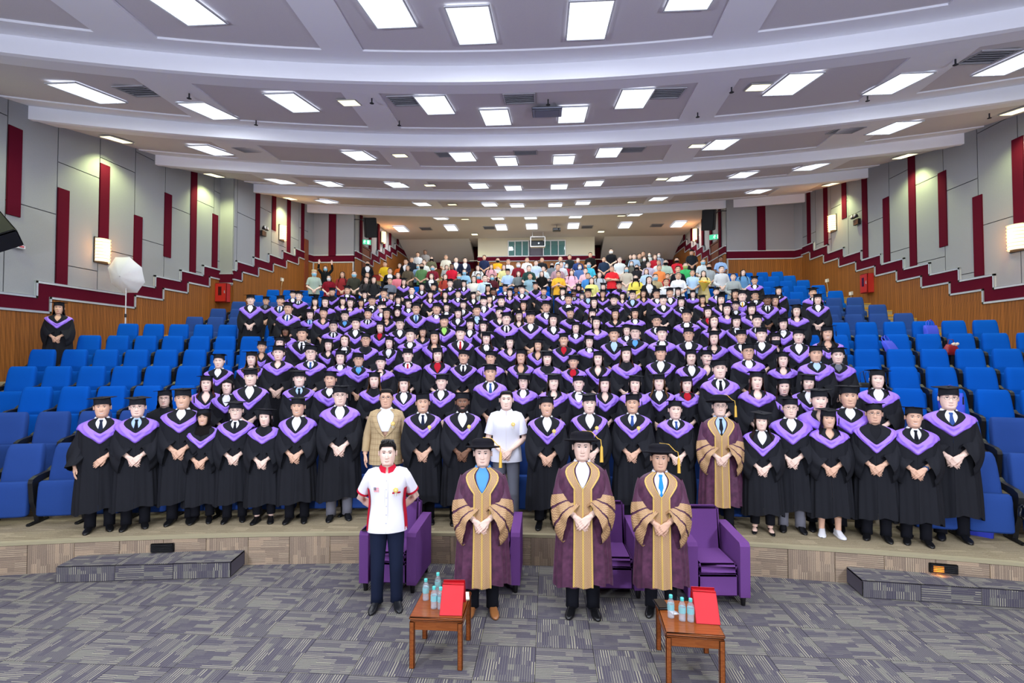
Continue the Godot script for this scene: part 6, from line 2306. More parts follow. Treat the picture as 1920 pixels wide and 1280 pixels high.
	grad(-4.62, 9.56, 3, 1.73, "m1n Sk w k", "man in white shirt and dark tie, third from left in fourth graduate row", true)
	grad(-4.28, 9.97, 3, 1.52, "f0n Lb n -", "woman with long brown hair, fourth from left in fourth graduate row", true)
	grad(-3.86, 9.74, 3, 1.61, "f0n Lb w - x", "woman with long brown hair, no cap, fifth from left in fourth graduate row", true)
	grad(-3.44, 9.71, 3, 1.62, "m1n Sk k - g", "man with glasses in black shirt, sixth from left in fourth graduate row", true)
	grad(-3.10, 10.10, 3, 1.57, "f0n Bk w -", "woman with short black hair and white collar, seventh from left in fourth graduate row", true)
	grad(-2.64, 9.96, 3, 1.72, "m0n Sy w -", "grey-haired man in white shirt, eighth from left in fourth graduate row", true)
	grad(-2.17, 9.99, 3, 1.68, "f1s Lb n -", "smiling woman with long brown hair, ninth from left in fourth graduate row", true)
	grad(-1.67, 10.02, 3, 1.76, "m0s Sy w r", "smiling grey-haired man in white shirt and red tie, tenth from left in fourth graduate row", true)
	grad(-1.19, 10.22, 3, 1.67, "f0n Lr w -", "woman with long auburn hair and white collar, eleventh from left in fourth graduate row", true)
	grad(-0.71, 10.05, 3, 1.58, "f0s Bk n -", "smiling woman with short black hair, twelfth from left in fourth graduate row", true)
	grad(-0.16, 10.05, 3, 1.51, "f1s Bk n -", "smiling woman with short black hair, thirteenth from left in fourth graduate row", true)
	grad(0.33, 10.04, 3, 1.62, "m1s Sk r -", "smiling man in red shirt, fourteenth from left in fourth graduate row", true)
	grad(0.83, 10.21, 3, 1.59, "f0n Bk w -", "woman with short black hair and white collar, fifteenth from left in fourth graduate row", true)
	grad(1.26, 9.83, 3, 1.72, "m1s Sk l -", "smiling man in light blue shirt, sixteenth from left in fourth graduate row", true)
	grad(1.71, 10.16, 3, 1.77, "m0n Sk u - g", "man with glasses in blue shirt, seventeenth from left in fourth graduate row", true)
	grad(2.13, 9.77, 3, 1.73, "m0n Sk w -", "man in white shirt, eighteenth from left in fourth graduate row", true)
	grad(2.65, 9.91, 3, 1.72, "m1n Sk w - g", "man with glasses in white shirt, nineteenth from left in fourth graduate row", true)
	grad(3.15, 10.03, 3, 1.65, "f0n Br n -", "woman with short auburn hair, twentieth from left in fourth graduate row", true)
	grad(3.63, 9.97, 3, 1.68, "m1n Sk w -", "man in white shirt, twenty-first from left in fourth graduate row", true)
	grad(3.84, 9.58, 3, 1.70, "f0s Uk w -", "smiling woman with tied-back black hair and white collar, twenty-second from left in fourth graduate row", true)
	grad(4.21, 9.89, 3, 1.62, "f0n Bb n - m", "woman with short brown hair and black mask, twenty-third from left in fourth graduate row", true)
	grad(4.44, 9.49, 3, 1.66, "f0n Uk w -", "woman with tied-back black hair and white collar, twenty-fourth from left in fourth graduate row", true)
	grad(4.98, 9.59, 3, 1.72, "f1s Lb n -", "smiling woman with long brown hair, twenty-fifth from left in fourth graduate row", true)
	# row 5
	grad(-5.51, 10.66, 4, 1.49, "f2n Hk n -", "woman with black headscarf, first from left in fifth graduate row", true)
	grad(-4.61, 10.98, 4, 1.62, "m0s Sk w k g", "man with glasses in white and dark tie, second from left in fifth graduate row", true)
	grad(-4.07, 10.87, 4, 1.67, "m0n Sk w -", "man in white shirt, third from left in fifth graduate row", true)
	grad(-3.61, 11.10, 4, 1.60, "f0s Bk r -", "smiling woman with short black hair and red collar, fourth from left in fifth graduate row", true)
	grad(-3.14, 10.97, 4, 1.67, "m0n Sk w - g", "man with glasses in white shirt, fifth from left in fifth graduate row", true)
	grad(-2.65, 11.01, 4, 1.49, "f1s Bk n -", "smiling woman with short black hair, sixth from left in fifth graduate row", true)
	grad(-2.16, 10.86, 4, 1.72, "m1n Sk G -", "man in pale green shirt, seventh from left in fifth graduate row", true)
	grad(-1.66, 11.25, 4, 1.68, "f0s Bk w -", "smiling woman with short black hair and white collar, eighth from left in fifth graduate row", true)
	grad(-1.33, 10.90, 4, 1.60, "f0s Br n -", "smiling woman with short auburn hair, ninth from left in fifth graduate row", true)
	grad(-0.86, 11.09, 4, 1.78, "m0n Sy w k", "grey-haired man in white shirt and dark tie, tenth from left in fifth graduate row", true)
	grad(-0.34, 11.10, 4, 1.82, "m1n Sk w -", "man in white shirt, eleventh from left in fifth graduate row", true)
	grad(0.14, 11.10, 4, 1.75, "f0n Lb w -", "woman with long brown hair and white collar, twelfth from left in fifth graduate row", true)
	grad(0.63, 11.27, 4, 1.58, "f0n Lk w -", "woman with long black hair and white collar, thirteenth from left in fifth graduate row", true)
	grad(1.03, 10.89, 4, 1.67, "f0n Bk n -", "woman with short black hair, fourteenth from left in fifth graduate row", true)
	grad(1.68, 11.04, 4, 1.51, "f0n Bb w -", "woman with short brown hair and white collar, fifteenth from left in fifth graduate row", true)
	grad(2.29, 10.99, 4, 1.71, "m1n Sk w k g", "man with glasses in white shirt and dark tie, sixteenth from left in fifth graduate row", true)
	grad(2.89, 10.94, 4, 1.82, "m1n Sk w -", "man in white shirt, seventeenth from left in fifth graduate row", true)
	grad(3.36, 10.70, 4, 1.68, "f0s Lb n - x", "smiling woman with long brown hair, no cap, eighteenth from left in fifth graduate row", true)
	grad(3.81, 10.73, 4, 1.68, "f0n Lb w -", "woman with long brown hair and white collar, nineteenth from left in fifth graduate row", true)
	grad(4.30, 10.94, 4, 1.70, "m0n Sk w -", "man in white shirt, twentieth from left in fifth graduate row", true)
	grad(4.79, 10.87, 4, 1.63, "f0n Bk w -", "woman with short black hair and white collar, twenty-first from left in fifth graduate row", true)
	# row 6
	grad(-5.88, 11.48, 5, 1.73, "m1n Sk w b", "man in white shirt and blue tie, first from left in sixth graduate row", true)
	grad(-5.56, 11.90, 5, 1.63, "f0n Lb l b", "woman with long brown hair and light blue collar, second from left in sixth graduate row", true)
	grad(-5.14, 11.68, 5, 1.64, "f1s Uk n -", "smiling woman with tied-back black hair, third from left in sixth graduate row", true)
	grad(-4.70, 11.85, 5, 1.58, "m0n Sk u - g", "man with glasses in blue shirt, fourth from left in sixth graduate row", true)
	grad(-4.11, 11.74, 5, 1.61, "m1s Sk w k", "smiling man in white shirt and dark tie, fifth from left in sixth graduate row", true)
	grad(-3.91, 12.13, 5, 1.82, "m0n Sk w -", "man in white shirt, sixth from left in sixth graduate row", true)
	grad(-3.69, 11.79, 5, 1.62, "f1n Lb n - g", "woman with long brown hair and glasses, seventh from left in sixth graduate row", true)
	grad(-3.55, 12.17, 5, 1.70, "f0n Hk n -", "woman with black headscarf, eighth from left in sixth graduate row", true)
	grad(-3.06, 12.03, 5, 1.76, "m1s Sk l b g", "man with glasses in light blue and blue tie, ninth from left in sixth graduate row", true)
	grad(-2.58, 12.07, 5, 1.76, "m1n Sk w -", "man in white shirt, tenth from left in sixth graduate row", true)
	grad(-2.10, 12.28, 5, 1.67, "f0n Bk w -", "woman with short black hair and white collar, eleventh from left in sixth graduate row", true)
	grad(-1.62, 12.02, 5, 1.71, "m1n Sk l -", "man in light blue shirt, twelfth from left in sixth graduate row", true)
	grad(-1.12, 12.32, 5, 1.68, "f0n Uk n -", "woman with tied-back black hair, thirteenth from left in sixth graduate row", true)
	grad(-0.64, 12.15, 5, 1.58, "f0n Lg n -", "woman with long light brown hair, fourteenth from left in sixth graduate row", true)
	grad(-0.01, 12.15, 5, 1.81, "m1n Sk w - g", "man with glasses in white shirt, fifteenth from left in sixth graduate row", true)
	grad(0.55, 12.14, 5, 1.64, "m1s Sk k -", "smiling man in black shirt, sixteenth from left in sixth graduate row", true)
	grad(1.06, 12.12, 5, 1.62, "f0n Lr n -", "woman with long auburn hair, seventeenth from left in sixth graduate row", true)
	grad(1.56, 11.92, 5, 1.59, "f1s Lb n -", "smiling woman with long brown hair, eighteenth from left in sixth graduate row", true)
	grad(2.04, 12.17, 5, 1.62, "f1n Bk w -", "woman with short black hair and white collar, nineteenth from left in sixth graduate row", true)
	grad(3.56, 11.74, 5, 1.61, "f0s Br r -", "smiling woman with short auburn hair and red collar, twentieth from left in sixth graduate row", true)
	grad(4.01, 11.86, 5, 1.69, "f0n Bk n -", "woman with short black hair, twenty-first from left in sixth graduate row", true)
	grad(4.52, 11.79, 5, 1.69, "f0n Lk n -", "woman with long black hair, twenty-second from left in sixth graduate row", true)
	grad(5.41, 11.64, 5, 1.62, "f0n Lk n -", "woman with long black hair, twenty-third from left in sixth graduate row", true)
	# row 7
	grad(-7.44, 12.61, 6, 1.73, "m0n Sk w -", "man in white shirt, first from left in seventh graduate row", true)
	grad(-6.65, 12.59, 6, 1.70, "m1n Sk w b", "man in white shirt and blue tie, second from left in seventh graduate row", true)
	grad(-5.58, 12.78, 6, 1.67, "f0n Bk w -", "woman with short black hair and white collar, third from left in seventh graduate row", true)
	grad(-5.03, 13.04, 6, 1.69, "f0n Bk n -", "woman with short black hair, fourth from left in seventh graduate row", true)
	grad(-4.43, 12.94, 6, 1.73, "m1n Sk w - g", "man with glasses in white shirt, fifth from left in seventh graduate row", true)
	grad(-3.51, 13.04, 6, 1.65, "f0s Lk w -", "smiling woman with long black hair and white collar, sixth from left in seventh graduate row", true)
	grad(-2.56, 13.22, 6, 1.56, "f0s Bk w -", "smiling woman with short black hair and white collar, seventh from left in seventh graduate row", true)
	grad(-2.09, 12.97, 6, 1.60, "f0s Lb w -", "smiling woman with long brown hair and white collar, eighth from left in seventh graduate row", true)
	grad(-1.62, 13.35, 6, 1.74, "f0s Uk w -", "smiling woman with tied-back black hair and white collar, ninth from left in seventh graduate row", true)
	grad(-1.14, 13.09, 6, 1.70, "m0n Sk k -", "man in black shirt, tenth from left in seventh graduate row", true)
	grad(-0.58, 13.20, 6, 1.60, "f1s Lk n -", "smiling woman with long black hair, eleventh from left in seventh graduate row", true)
	grad(0.56, 13.19, 6, 1.75, "m1n Sk w -", "man in white shirt, twelfth from left in seventh graduate row", true)
	grad(1.18, 12.99, 6, 1.64, "f0s Lk n -", "smiling woman with long black hair, thirteenth from left in seventh graduate row", true)
	grad(1.69, 13.14, 6, 1.72, "m0s Sk k - g", "smiling man with glasses in black shirt, fourteenth from left in seventh graduate row", true)
	grad(2.84, 12.87, 6, 1.68, "m0n Sk w -", "man in white shirt, fifteenth from left in seventh graduate row", true)
	grad(3.33, 13.10, 6, 1.65, "f0n Lb w -", "woman with long brown hair and white collar, sixteenth from left in seventh graduate row", true)
	grad(4.17, 12.72, 6, 1.66, "f0n Lk n -", "woman with long black hair, seventeenth from left in seventh graduate row", true)
	grad(4.52, 12.75, 6, 1.51, "f0n Uk w -", "woman with tied-back black hair and white collar, eighteenth from left in seventh graduate row", true)
	grad(4.77, 13.00, 6, 1.78, "m0n Sk w y", "man in white shirt and yellow tie, nineteenth from left in seventh graduate row", true)
	grad(5.18, 12.56, 6, 1.62, "m2n Sk w k", "man in white shirt and dark tie, twentieth from left in seventh graduate row", true)
	grad(5.49, 12.88, 6, 1.64, "f1n Lk n -", "woman with long black hair, twenty-first from left in seventh graduate row", true)
	grad(6.31, 12.54, 6, 1.63, "f0n Bk w -", "woman with short black hair and white collar, twenty-second from left in seventh graduate row", true)
	# row 8
	grad(-8.01, 14.35, 7, 1.55, "m1n Sy y - g", "grey-haired man with glasses in grey shirt, first from left in eighth graduate row", true)
	grad(-7.21, 14.70, 7, 1.73, "m0s Sk w k", "smiling man in white shirt and dark tie, second from left in eighth graduate row", true)
	grad(-6.69, 14.62, 7, 1.55, "f0n Lb n -", "woman with long brown hair, third from left in eighth graduate row", true)
	grad(-5.92, 14.75, 7, 1.58, "f0n Lk n -", "woman with long black hair, fourth from left in eighth graduate row", true)
	grad(-5.40, 14.83, 7, 1.53, "f1n Lb n -", "woman with long brown hair, fifth from left in eighth graduate row", true)
	grad(-4.81, 15.09, 7, 1.85, "m1s Sk w r", "smiling man in white shirt and red tie, sixth from left in eighth graduate row", true)
	grad(-4.31, 14.87, 7, 1.61, "f0s Lk w -", "smiling woman with long black hair and white collar, seventh from left in eighth graduate row", true)
	grad(-1.67, 15.17, 7, 1.66, "f0n Bk n -", "woman with short black hair, eighth from left in eighth graduate row", true)
	grad(1.21, 15.17, 7, 1.80, "m1n Sk l - g", "man with glasses in light blue shirt, ninth from left in eighth graduate row", true)
	grad(2.47, 15.09, 7, 1.73, "m0n Sy l - g", "grey-haired man with glasses in light blue shirt, tenth from left in eighth graduate row", true)
	grad(3.10, 14.86, 7, 1.73, "m1n Sk w - g", "man with glasses in white shirt, eleventh from left in eighth graduate row", true)
	grad(3.54, 15.17, 7, 1.80, "m1n Sk w -", "man in white shirt, twelfth from left in eighth graduate row", true)
	grad(4.37, 14.89, 7, 1.56, "f1s Lr n -", "smiling woman with long auburn hair, thirteenth from left in eighth graduate row", true)
	grad(5.22, 14.77, 7, 1.70, "f1n Bk n -", "woman with short black hair, fourteenth from left in eighth graduate row", true)
	grad(5.73, 14.68, 7, 1.64, "m1s Sy w - g", "smiling grey-haired man with glasses in white shirt, fifteenth from left in eighth graduate row", true)
	grad(7.13, 14.41, 7, 1.67, "m1n Sk w -", "man in white shirt, sixteenth from left in eighth graduate row", true)
	# row 9
	grad(-7.83, 15.57, 8, 1.54, "m0n Sk w -", "man in white shirt, first from left in ninth graduate row", true)
	grad(-6.71, 15.87, 8, 1.66, "m1n Sk k -", "man in black shirt, second from left in ninth graduate row", true)
	grad(-6.19, 15.77, 8, 1.69, "m1n Sk w -", "man in white shirt, third from left in ninth graduate row", true)
	grad(-5.66, 15.85, 8, 1.54, "f0n Bk w -", "woman with short black hair and white collar, fourth from left in ninth graduate row", true)
	grad(-4.85, 15.97, 8, 1.51, "f0n Lg n -", "woman with long light brown hair, fifth from left in ninth graduate row", true)
	grad(-4.22, 16.04, 8, 1.70, "m0n Sk w - x", "man without cap in white shirt, sixth from left in ninth graduate row", true)
	grad(-3.62, 16.00, 8, 1.56, "f0s Lg n -", "smiling woman with long light brown hair, seventh from left in ninth graduate row", true)
	grad(-3.21, 16.31, 8, 1.58, "f0n Lk n -", "woman with long black hair, eighth from left in ninth graduate row", true)
	grad(-2.77, 16.17, 8, 1.59, "m0s Sk n - g", "smiling man with glasses, ninth from left in ninth graduate row", true)
	grad(-2.29, 16.20, 8, 1.54, "f0n Lk w -", "woman with long black hair and white collar, tenth from left in ninth graduate row", true)
	grad(-1.68, 16.40, 8, 1.69, "m2n Sk w -", "man in white shirt, eleventh from left in ninth graduate row", true)
	grad(-1.16, 16.42, 8, 1.65, "f0n Lk n - g", "woman with long black hair and glasses, twelfth from left in ninth graduate row", true)
	grad(-0.75, 16.07, 8, 1.70, "m0n Sk w -", "man in white shirt, thirteenth from left in ninth graduate row", true)
	grad(-0.08, 16.25, 8, 1.67, "m1n Sk y -", "man in grey shirt, fourteenth from left in ninth graduate row", true)
	grad(0.50, 16.06, 8, 1.62, "f0s Lk w -", "smiling woman with long black hair and white collar, fifteenth from left in ninth graduate row", true)
	grad(0.86, 16.41, 8, 1.61, "m2n Sk w k", "man in white shirt and dark tie, sixteenth from left in ninth graduate row", true)
	grad(1.09, 16.04, 8, 1.47, "f0n Hy l -", "woman with grey headscarf and light blue collar, seventeenth from left in ninth graduate row", true)
	grad(1.74, 16.19, 8, 1.57, "f1n Lb n - g", "woman with long brown hair and glasses, eighteenth from left in ninth graduate row", true)
	grad(2.33, 16.15, 8, 1.49, "f0s Lb n -", "smiling woman with long brown hair, nineteenth from left in ninth graduate row", true)
	grad(2.96, 16.10, 8, 1.55, "f1s Lg n -", "smiling woman with long light brown hair, twentieth from left in ninth graduate row", true)
	grad(3.95, 15.90, 8, 1.57, "f0n Bk w -", "woman with short black hair and white collar, twenty-first from left in ninth graduate row", true)
	grad(4.45, 16.12, 8, 1.52, "f0s Bk w -", "smiling woman with short black hair and white collar, twenty-second from left in ninth graduate row", true)
	grad(5.06, 15.85, 8, 1.55, "f0n Uk w -", "woman with tied-back black hair and white collar, twenty-third from left in ninth graduate row", true)
	grad(6.74, 15.56, 8, 1.53, "f0n Bk w -", "woman with short black hair and white collar, twenty-fourth from left in ninth graduate row", true)
	# row 10
	grad(-4.20, 17.28, 9, 1.64, "f0n Lg w -", "woman with long light brown hair and white collar, first from left in tenth graduate row", true)
	grad(-3.75, 17.04, 9, 1.60, "m1n Sk k -", "man in black shirt, second from left in tenth graduate row", true)
	grad(-3.22, 17.19, 9, 1.75, "m0n Sk w -", "man in white shirt, third from left in tenth graduate row", true)
	grad(-1.95, 17.26, 9, 1.58, "f1n Lk n -", "woman with long black hair, fourth from left in tenth graduate row", true)
	grad(-1.39, 17.46, 9, 1.60, "m1n Sk w -", "man in white shirt, fifth from left in tenth graduate row", true)
	grad(-1.00, 17.11, 9, 1.49, "f2n Uk n -", "woman with tied-back black hair, sixth from left in tenth graduate row", true)
	grad(-0.36, 17.30, 9, 1.64, "m1n Sk k -", "man in black shirt, seventh from left in tenth graduate row", true)
	grad(1.07, 17.28, 9, 1.57, "f1n Hk n -", "woman with black headscarf, eighth from left in tenth graduate row", true)
	grad(1.87, 17.24, 9, 1.58, "f0n Bk n -", "woman with short black hair, ninth from left in tenth graduate row", true)
	grad(2.38, 17.20, 9, 1.62, "m1n Sy k - g", "grey-haired man with glasses in black shirt, tenth from left in tenth graduate row", true)
	grad(6.50, 16.68, 9, 1.67, "m1s Sk w -", "smiling man in white shirt, eleventh from left in tenth graduate row", true)
	# row 11
	grad(-5.04, 18.06, 10, 1.60, "f0n Lk n -", "woman with long black hair, first from left in eleventh graduate row", true)
	grad(-2.92, 18.26, 10, 1.53, "f0n Lb w -", "woman with long brown hair and white collar, second from left in eleventh graduate row", true)

func audience() -> void:
	# audience row 0
	visitor(3.33, 17.12, 9, 1.79, "f0n Lk -", "1c1c20", "jacket", "c", "woman in black blazer, first from left in twentieth audience row")
	visitor(3.87, 17.07, 9, 1.70, "m1n Sk -", "e0e4e4", "shirt", "c", "man in white shirt, second from left in twentieth audience row")
	# audience row 1
	visitor(-6.39, 18.05, 10, 1.68, "f0n Lk -", "3c3a3c", "blouse", "c", "woman in black and white top, first from left in first audience row")
	visitor(-6.02, 17.74, 10, 1.63, "f0s Lk -", "26282a", "shirt", "c", "woman in black shirt with grey print, second from left in first audience row")
	visitor(-5.52, 17.99, 10, 1.62, "m1n Sk -", "6c7480", "shirt", "c", "man in grey shirt, third from left in first audience row")
	visitor(-2.59, 18.46, 10, 1.74, "f0n Bk -", "e4e0d0", "blouse", "c", "woman in cream blouse, fourth from left in first audience row")
	visitor(-2.17, 18.20, 10, 1.72, "m0n Sk -", "c0d8e4", "shirt", "c", "man in pale blue shirt, fifth from left in first audience row")
	visitor(1.58, 18.30, 10, 1.61, "f0s Bk -", "dcdc84", "dress", "c", "woman in pale yellow dress, sixth from left in first audience row")
	visitor(3.09, 18.20, 10, 1.68, "f0n Lk M", "ecdc60", "dress", "c", "woman in yellow dress and black mask, seventh from left in first audience row")
	visitor(3.71, 17.96, 10, 1.66, "m0n Sk m", "ac9c78", "shirt", "c", "man in khaki shirt and pale blue mask, eighth from left in first audience row")
	visitor(4.50, 18.05, 10, 1.72, "m1n Sx -", "e8ecf0", "shirt", "c", "white-haired man in white shirt, ninth from left in first audience row")
	visitor(6.24, 17.79, 10, 1.62, "m0n Sk -", "a0a8a8", "sweater", "c", "boy in grey sweatshirt, tenth from left in first audience row")
	# audience row 2
	visitor(-8.53, 18.54, 11, 1.69, "m0n hat m", "9fb0a4", "shirt", "c", "man in grey-green shirt and pale blue mask, first from left in second audience row")
	visitor(-8.01, 18.64, 11, 1.51, "f0n Bk w", "7a1224", "dress", "c", "woman in burgundy dress and white mask, second from left in second audience row")
	visitor(-7.58, 18.83, 11, 1.67, "f1n Lb -", "8a2a2c", "blouse", "c", "woman in dark red top, third from left in second audience row")
	visitor(-7.13, 18.81, 11, 1.68, "m0n Sg m", "3a3a30", "shirt", "c", "man in striped black and yellow shirt, fourth from left in second audience row")
	visitor(-6.65, 18.89, 11, 1.65, "f1n Bk -", "1a1a1a", "blouse", "c", "woman in black top, fifth from left in second audience row")
	visitor(-5.54, 19.05, 11, 1.66, "f0n Bg -", "d87884", "blouse", "c", "woman in pink blouse, sixth from left in second audience row")
	visitor(-4.30, 19.20, 11, 1.63, "f0s Lb -", "22262e", "jacket", "c", "woman in dark blazer, seventh from left in second audience row")
	visitor(-3.79, 19.25, 11, 1.61, "f0s Lb -", "a03c30", "dress", "c", "woman in rust red dress, eighth from left in second audience row")
	visitor(-3.27, 19.29, 11, 1.63, "m1n Sy m", "2c2c30", "shirt", "c", "white-haired man in black shirt and pale blue mask, ninth from left in second audience row")
	visitor(-2.55, 19.34, 11, 1.63, "f0n Bk m", "d02030", "shirt", "c", "woman in red shirt and pale blue mask, tenth from left in second audience row")
	visitor(-2.03, 19.36, 11, 1.59, "f0n Bk m", "4c1c24", "blouse", "c", "woman in dark maroon top and pale blue mask, eleventh from left in second audience row")
	visitor(-0.61, 19.40, 11, 1.62, "m1n Sk -", "84a4b0", "shirt", "c", "man in pale blue patterned shirt, twelfth from left in second audience row")
	visitor(0.45, 19.39, 11, 1.69, "m1n Sk -", "e8b038", "shirt", "h", "man in orange-yellow shirt holding a phone, thirteenth from left in second audience row")
	visitor(1.53, 19.36, 11, 1.61, "m1n Sk -", "4484c4", "shirt", "c", "man in blue shirt, fourteenth from left in second audience row")
	visitor(1.94, 19.16, 11, 1.62, "f0n Lk -", "b0b8c0", "blouse", "c", "woman in grey blouse, fifteenth from left in second audience row")
	visitor(4.43, 19.30, 11, 1.55, "m1n Sk -", "b02c34", "shirt", "c", "man in red patterned shirt, sixteenth from left in second audience row")
	visitor(4.70, 18.90, 11, 1.75, "m1n Sk -", "181a20", "jacket", "c", "man in black jacket, seventeenth from left in second audience row")
	visitor(5.19, 18.84, 11, 1.59, "m1n Sx -", "b0d0f0", "shirt", "c", "white-haired man in light blue shirt, eighteenth from left in second audience row")
	visitor(5.64, 19.05, 11, 1.60, "f0s Lk -", "d8c890", "dress", "h", "woman in cream dress, holding a yellow bouquet, nineteenth from left in second audience row")
	visitor(6.21, 18.86, 11, 1.72, "m0n Sk -", "c8ccd0", "sweater", "c", "man in black and white sweatshirt, twentieth from left in second audience row")
	visitor(6.91, 18.74, 11, 1.57, "f0s Lk -", "6090bc", "dress", "c", "woman in blue dress, twenty-first from left in second audience row")
	# audience row 3
	visitor(-6.15, 20.03, 12, 1.65, "m1n Sk -", "121214", "jacket", "h", "man in black jacket, holding a camera, first from left in third audience row")
	visitor(-3.24, 20.34, 12, 1.63, "f0n Bk m", "90bcd8", "shirt", "c", "woman in sky blue shirt and pale blue mask, second from left in third audience row")
	visitor(-1.54, 20.61, 12, 1.66, "m1n Cp -", "a8c4e4", "shirt", "c", "man in light blue shirt and cap, third from left in third audience row")
	visitor(-1.10, 20.44, 12, 1.55, "f0n Bb -", "6c7474", "blouse", "c", "woman in grey patterned blouse, fourth from left in third audience row")
	visitor(-0.68, 20.27, 12, 1.74, "m0n Sk -", "24403c", "shirt", "c", "man in dark green shirt, fifth from left in third audience row")
	visitor(-0.18, 20.45, 12, 1.54, "f0n Lk -", "121212", "dress", "c", "woman in black off-shoulder dress, sixth from left in third audience row")
	visitor(0.45, 20.44, 12, 1.81, "m1n Sk -", "a4848c", "shirt", "c", "man in mauve shirt, seventh from left in third audience row")
	visitor(0.99, 20.43, 12, 1.57, "f0n Lb -", "ecb8cc", "blouse", "c", "woman in pale pink blouse, eighth from left in third audience row")
	visitor(1.53, 20.41, 12, 1.63, "m0n Sk -", "e0b4bc", "shirt", "c", "man in pink shirt, ninth from left in third audience row")
	visitor(2.54, 20.35, 12, 1.70, "m1n Sx -", "dc2c34", "shirt", "x", "white-haired man in red shirt with crossed arms, tenth from left in third audience row")
	visitor(3.10, 20.31, 12, 1.66, "f0n Bk m", "c0b8a8", "dress", "c", "woman in beige dress and pale blue mask, eleventh from left in third audience row")
	visitor(3.84, 20.24, 12, 1.55, "f0n Bg -", "b4d0e8", "shirt", "c", "woman in pale blue shirt, twelfth from left in third audience row")
	visitor(4.32, 20.19, 12, 1.69, "m1n Sy -", "ec8c50", "shirt", "c", "white-haired man in orange shirt, thirteenth from left in third audience row")
	visitor(5.27, 20.07, 12, 1.74, "m0n Sk g", "40b468", "shirt", "c", "man in green polo shirt and green mask, fourteenth from left in third audience row")
	visitor(6.10, 19.94, 12, 1.67, "m1n Sk M", "a0a8ac", "shirt", "c", "man in grey shirt and black mask, fifteenth from left in third audience row")
	# audience row 4
	visitor(-9.00, 20.58, 13, 1.54, "f0n Bk m", "15181a", "sweater", "r", "woman in black sweater with raised arms, first from left in fourth audience row")
	visitor(-5.73, 21.15, 13, 1.63, "f1n Bk -", "5a5040", "blouse", "c", "woman in brown blouse, second from left in fourth audience row")
	visitor(-5.19, 21.31, 13, 1.72, "m1n Sk M", "5c8454", "shirt", "c", "man in green shirt and black mask, third from left in fourth audience row")
	visitor(-4.72, 21.26, 13, 1.64, "m0n Sk m", "7c2030", "shirt", "c", "man in maroon shirt and pale blue mask, fourth from left in fourth audience row")
	visitor(-3.93, 21.34, 13, 1.69, "m2n Sk -", "cc2038", "shirt", "c", "man in crimson shirt, fifth from left in fourth audience row")
	visitor(-2.85, 21.42, 13, 1.64, "f0s Lb -", "dcdcd8", "blouse", "c", "woman in white top, sixth from left in fourth audience row")
	visitor(-1.76, 21.47, 13, 1.66, "f0n Bg -", "e0dc98", "blouse", "c", "woman in pale yellow blouse, seventh from left in fourth audience row")
	visitor(-1.16, 21.49, 13, 1.78, "m0n Sk w", "80202c", "shirt", "c", "man in maroon shirt and white mask, eighth from left in fourth audience row")
	visitor(-0.12, 21.50, 13, 1.58, "m0n Sk -", "ccdce0", "shirt", "c", "man in very pale blue shirt, ninth from left in fourth audience row")
	visitor(0.61, 21.49, 13, 1.76, "m0n Sk -", "d4d4d8", "shirt", "c", "man in white shirt, tenth from left in fourth audience row")
	visitor(1.36, 21.29, 13, 1.62, "f0n Bk w", "5878b0", "blouse", "c", "woman in blue blouse and white mask, eleventh from left in fourth audience row")
	visitor(1.75, 21.55, 13, 1.75, "m0n Sk m", "48c0dc", "shirt", "c", "man in cyan shirt and pale blue mask, twelfth from left in fourth audience row")
	visitor(3.66, 21.31, 13, 1.57, "f0n Bk M", "28282c", "blouse", "c", "woman in black top and black mask, thirteenth from left in fourth audience row")
	visitor(4.09, 21.09, 13, 1.64, "m0n Sy -", "c0b8d0", "shirt", "c", "white-haired man in lavender shirt, fourteenth from left in fourth audience row")
	visitor(4.79, 21.19, 13, 1.74, "m0n Sk M", "b8ccbc", "shirt", "c", "man in pale green shirt and black mask, fifteenth from left in fourth audience row")
	visitor(6.20, 20.99, 13, 1.71, "m0n Sk m", "d0dce0", "shirt", "c", "man in white shirt and pale blue mask, sixteenth from left in fourth audience row")
	# audience row 5
	visitor(-7.71, 21.90, 14, 1.63, "m1n Sk M", "16181f", "jacket", "c", "man in black suit and black mask, first from left in fifth audience row")
	visitor(-6.98, 22.03, 14, 1.62, "m1n Sk -", "d8b428", "shirt", "c", "man in bright yellow shirt, second from left in fifth audience row")
	visitor(-6.40, 22.29, 14, 1.59, "f0n Bb -", "d06428", "dress", "c", "woman in orange dress, third from left in fifth audience row")
	visitor(-6.05, 21.98, 14, 1.70, "m1n Sk -", "181a1e", "jacket", "c", "man in black jacket and white shirt, fourth from left in fifth audience row")
	visitor(-5.62, 22.40, 14, 1.57, "f0n Bk m", "8cacd0", "blouse", "c", "woman in light blue blouse and pale blue mask, fifth from left in fifth audience row")
	visitor(-5.28, 22.08, 14, 1.68, "m0n Sg -", "d4d8d4", "shirt", "c", "man in white shirt, sixth from left in fifth audience row")
	visitor(-4.35, 22.36, 14, 1.50, "f0n Bg -", "a4a8a8", "dress", "c", "woman in grey striped dress, seventh from left in fifth audience row")
	visitor(-2.40, 22.50, 14, 1.53, "f0n Lb -", "d8a0a8", "blouse", "c", "woman in pink top, eighth from left in fifth audience row")
	visitor(-1.66, 22.53, 14, 1.75, "m1n Sx -", "dce0e4", "shirt", "c", "white-haired man in white shirt seen from the side, ninth from left in fifth audience row")
	visitor(-0.45, 22.55, 14, 1.69, "m0n Sk -", "c0d4ec", "shirt", "c", "man in light blue shirt, tenth from left in fifth audience row")
	visitor(0.24, 22.55, 14, 1.58, "f0n Bk M", "747c84", "shirt", "c", "woman in grey shirt and black mask, eleventh from left in fifth audience row")
	visitor(0.87, 22.53, 14, 1.54, "f0n Bk w", "a02434", "blouse", "c", "woman in red top and white mask, twelfth from left in fifth audience row")
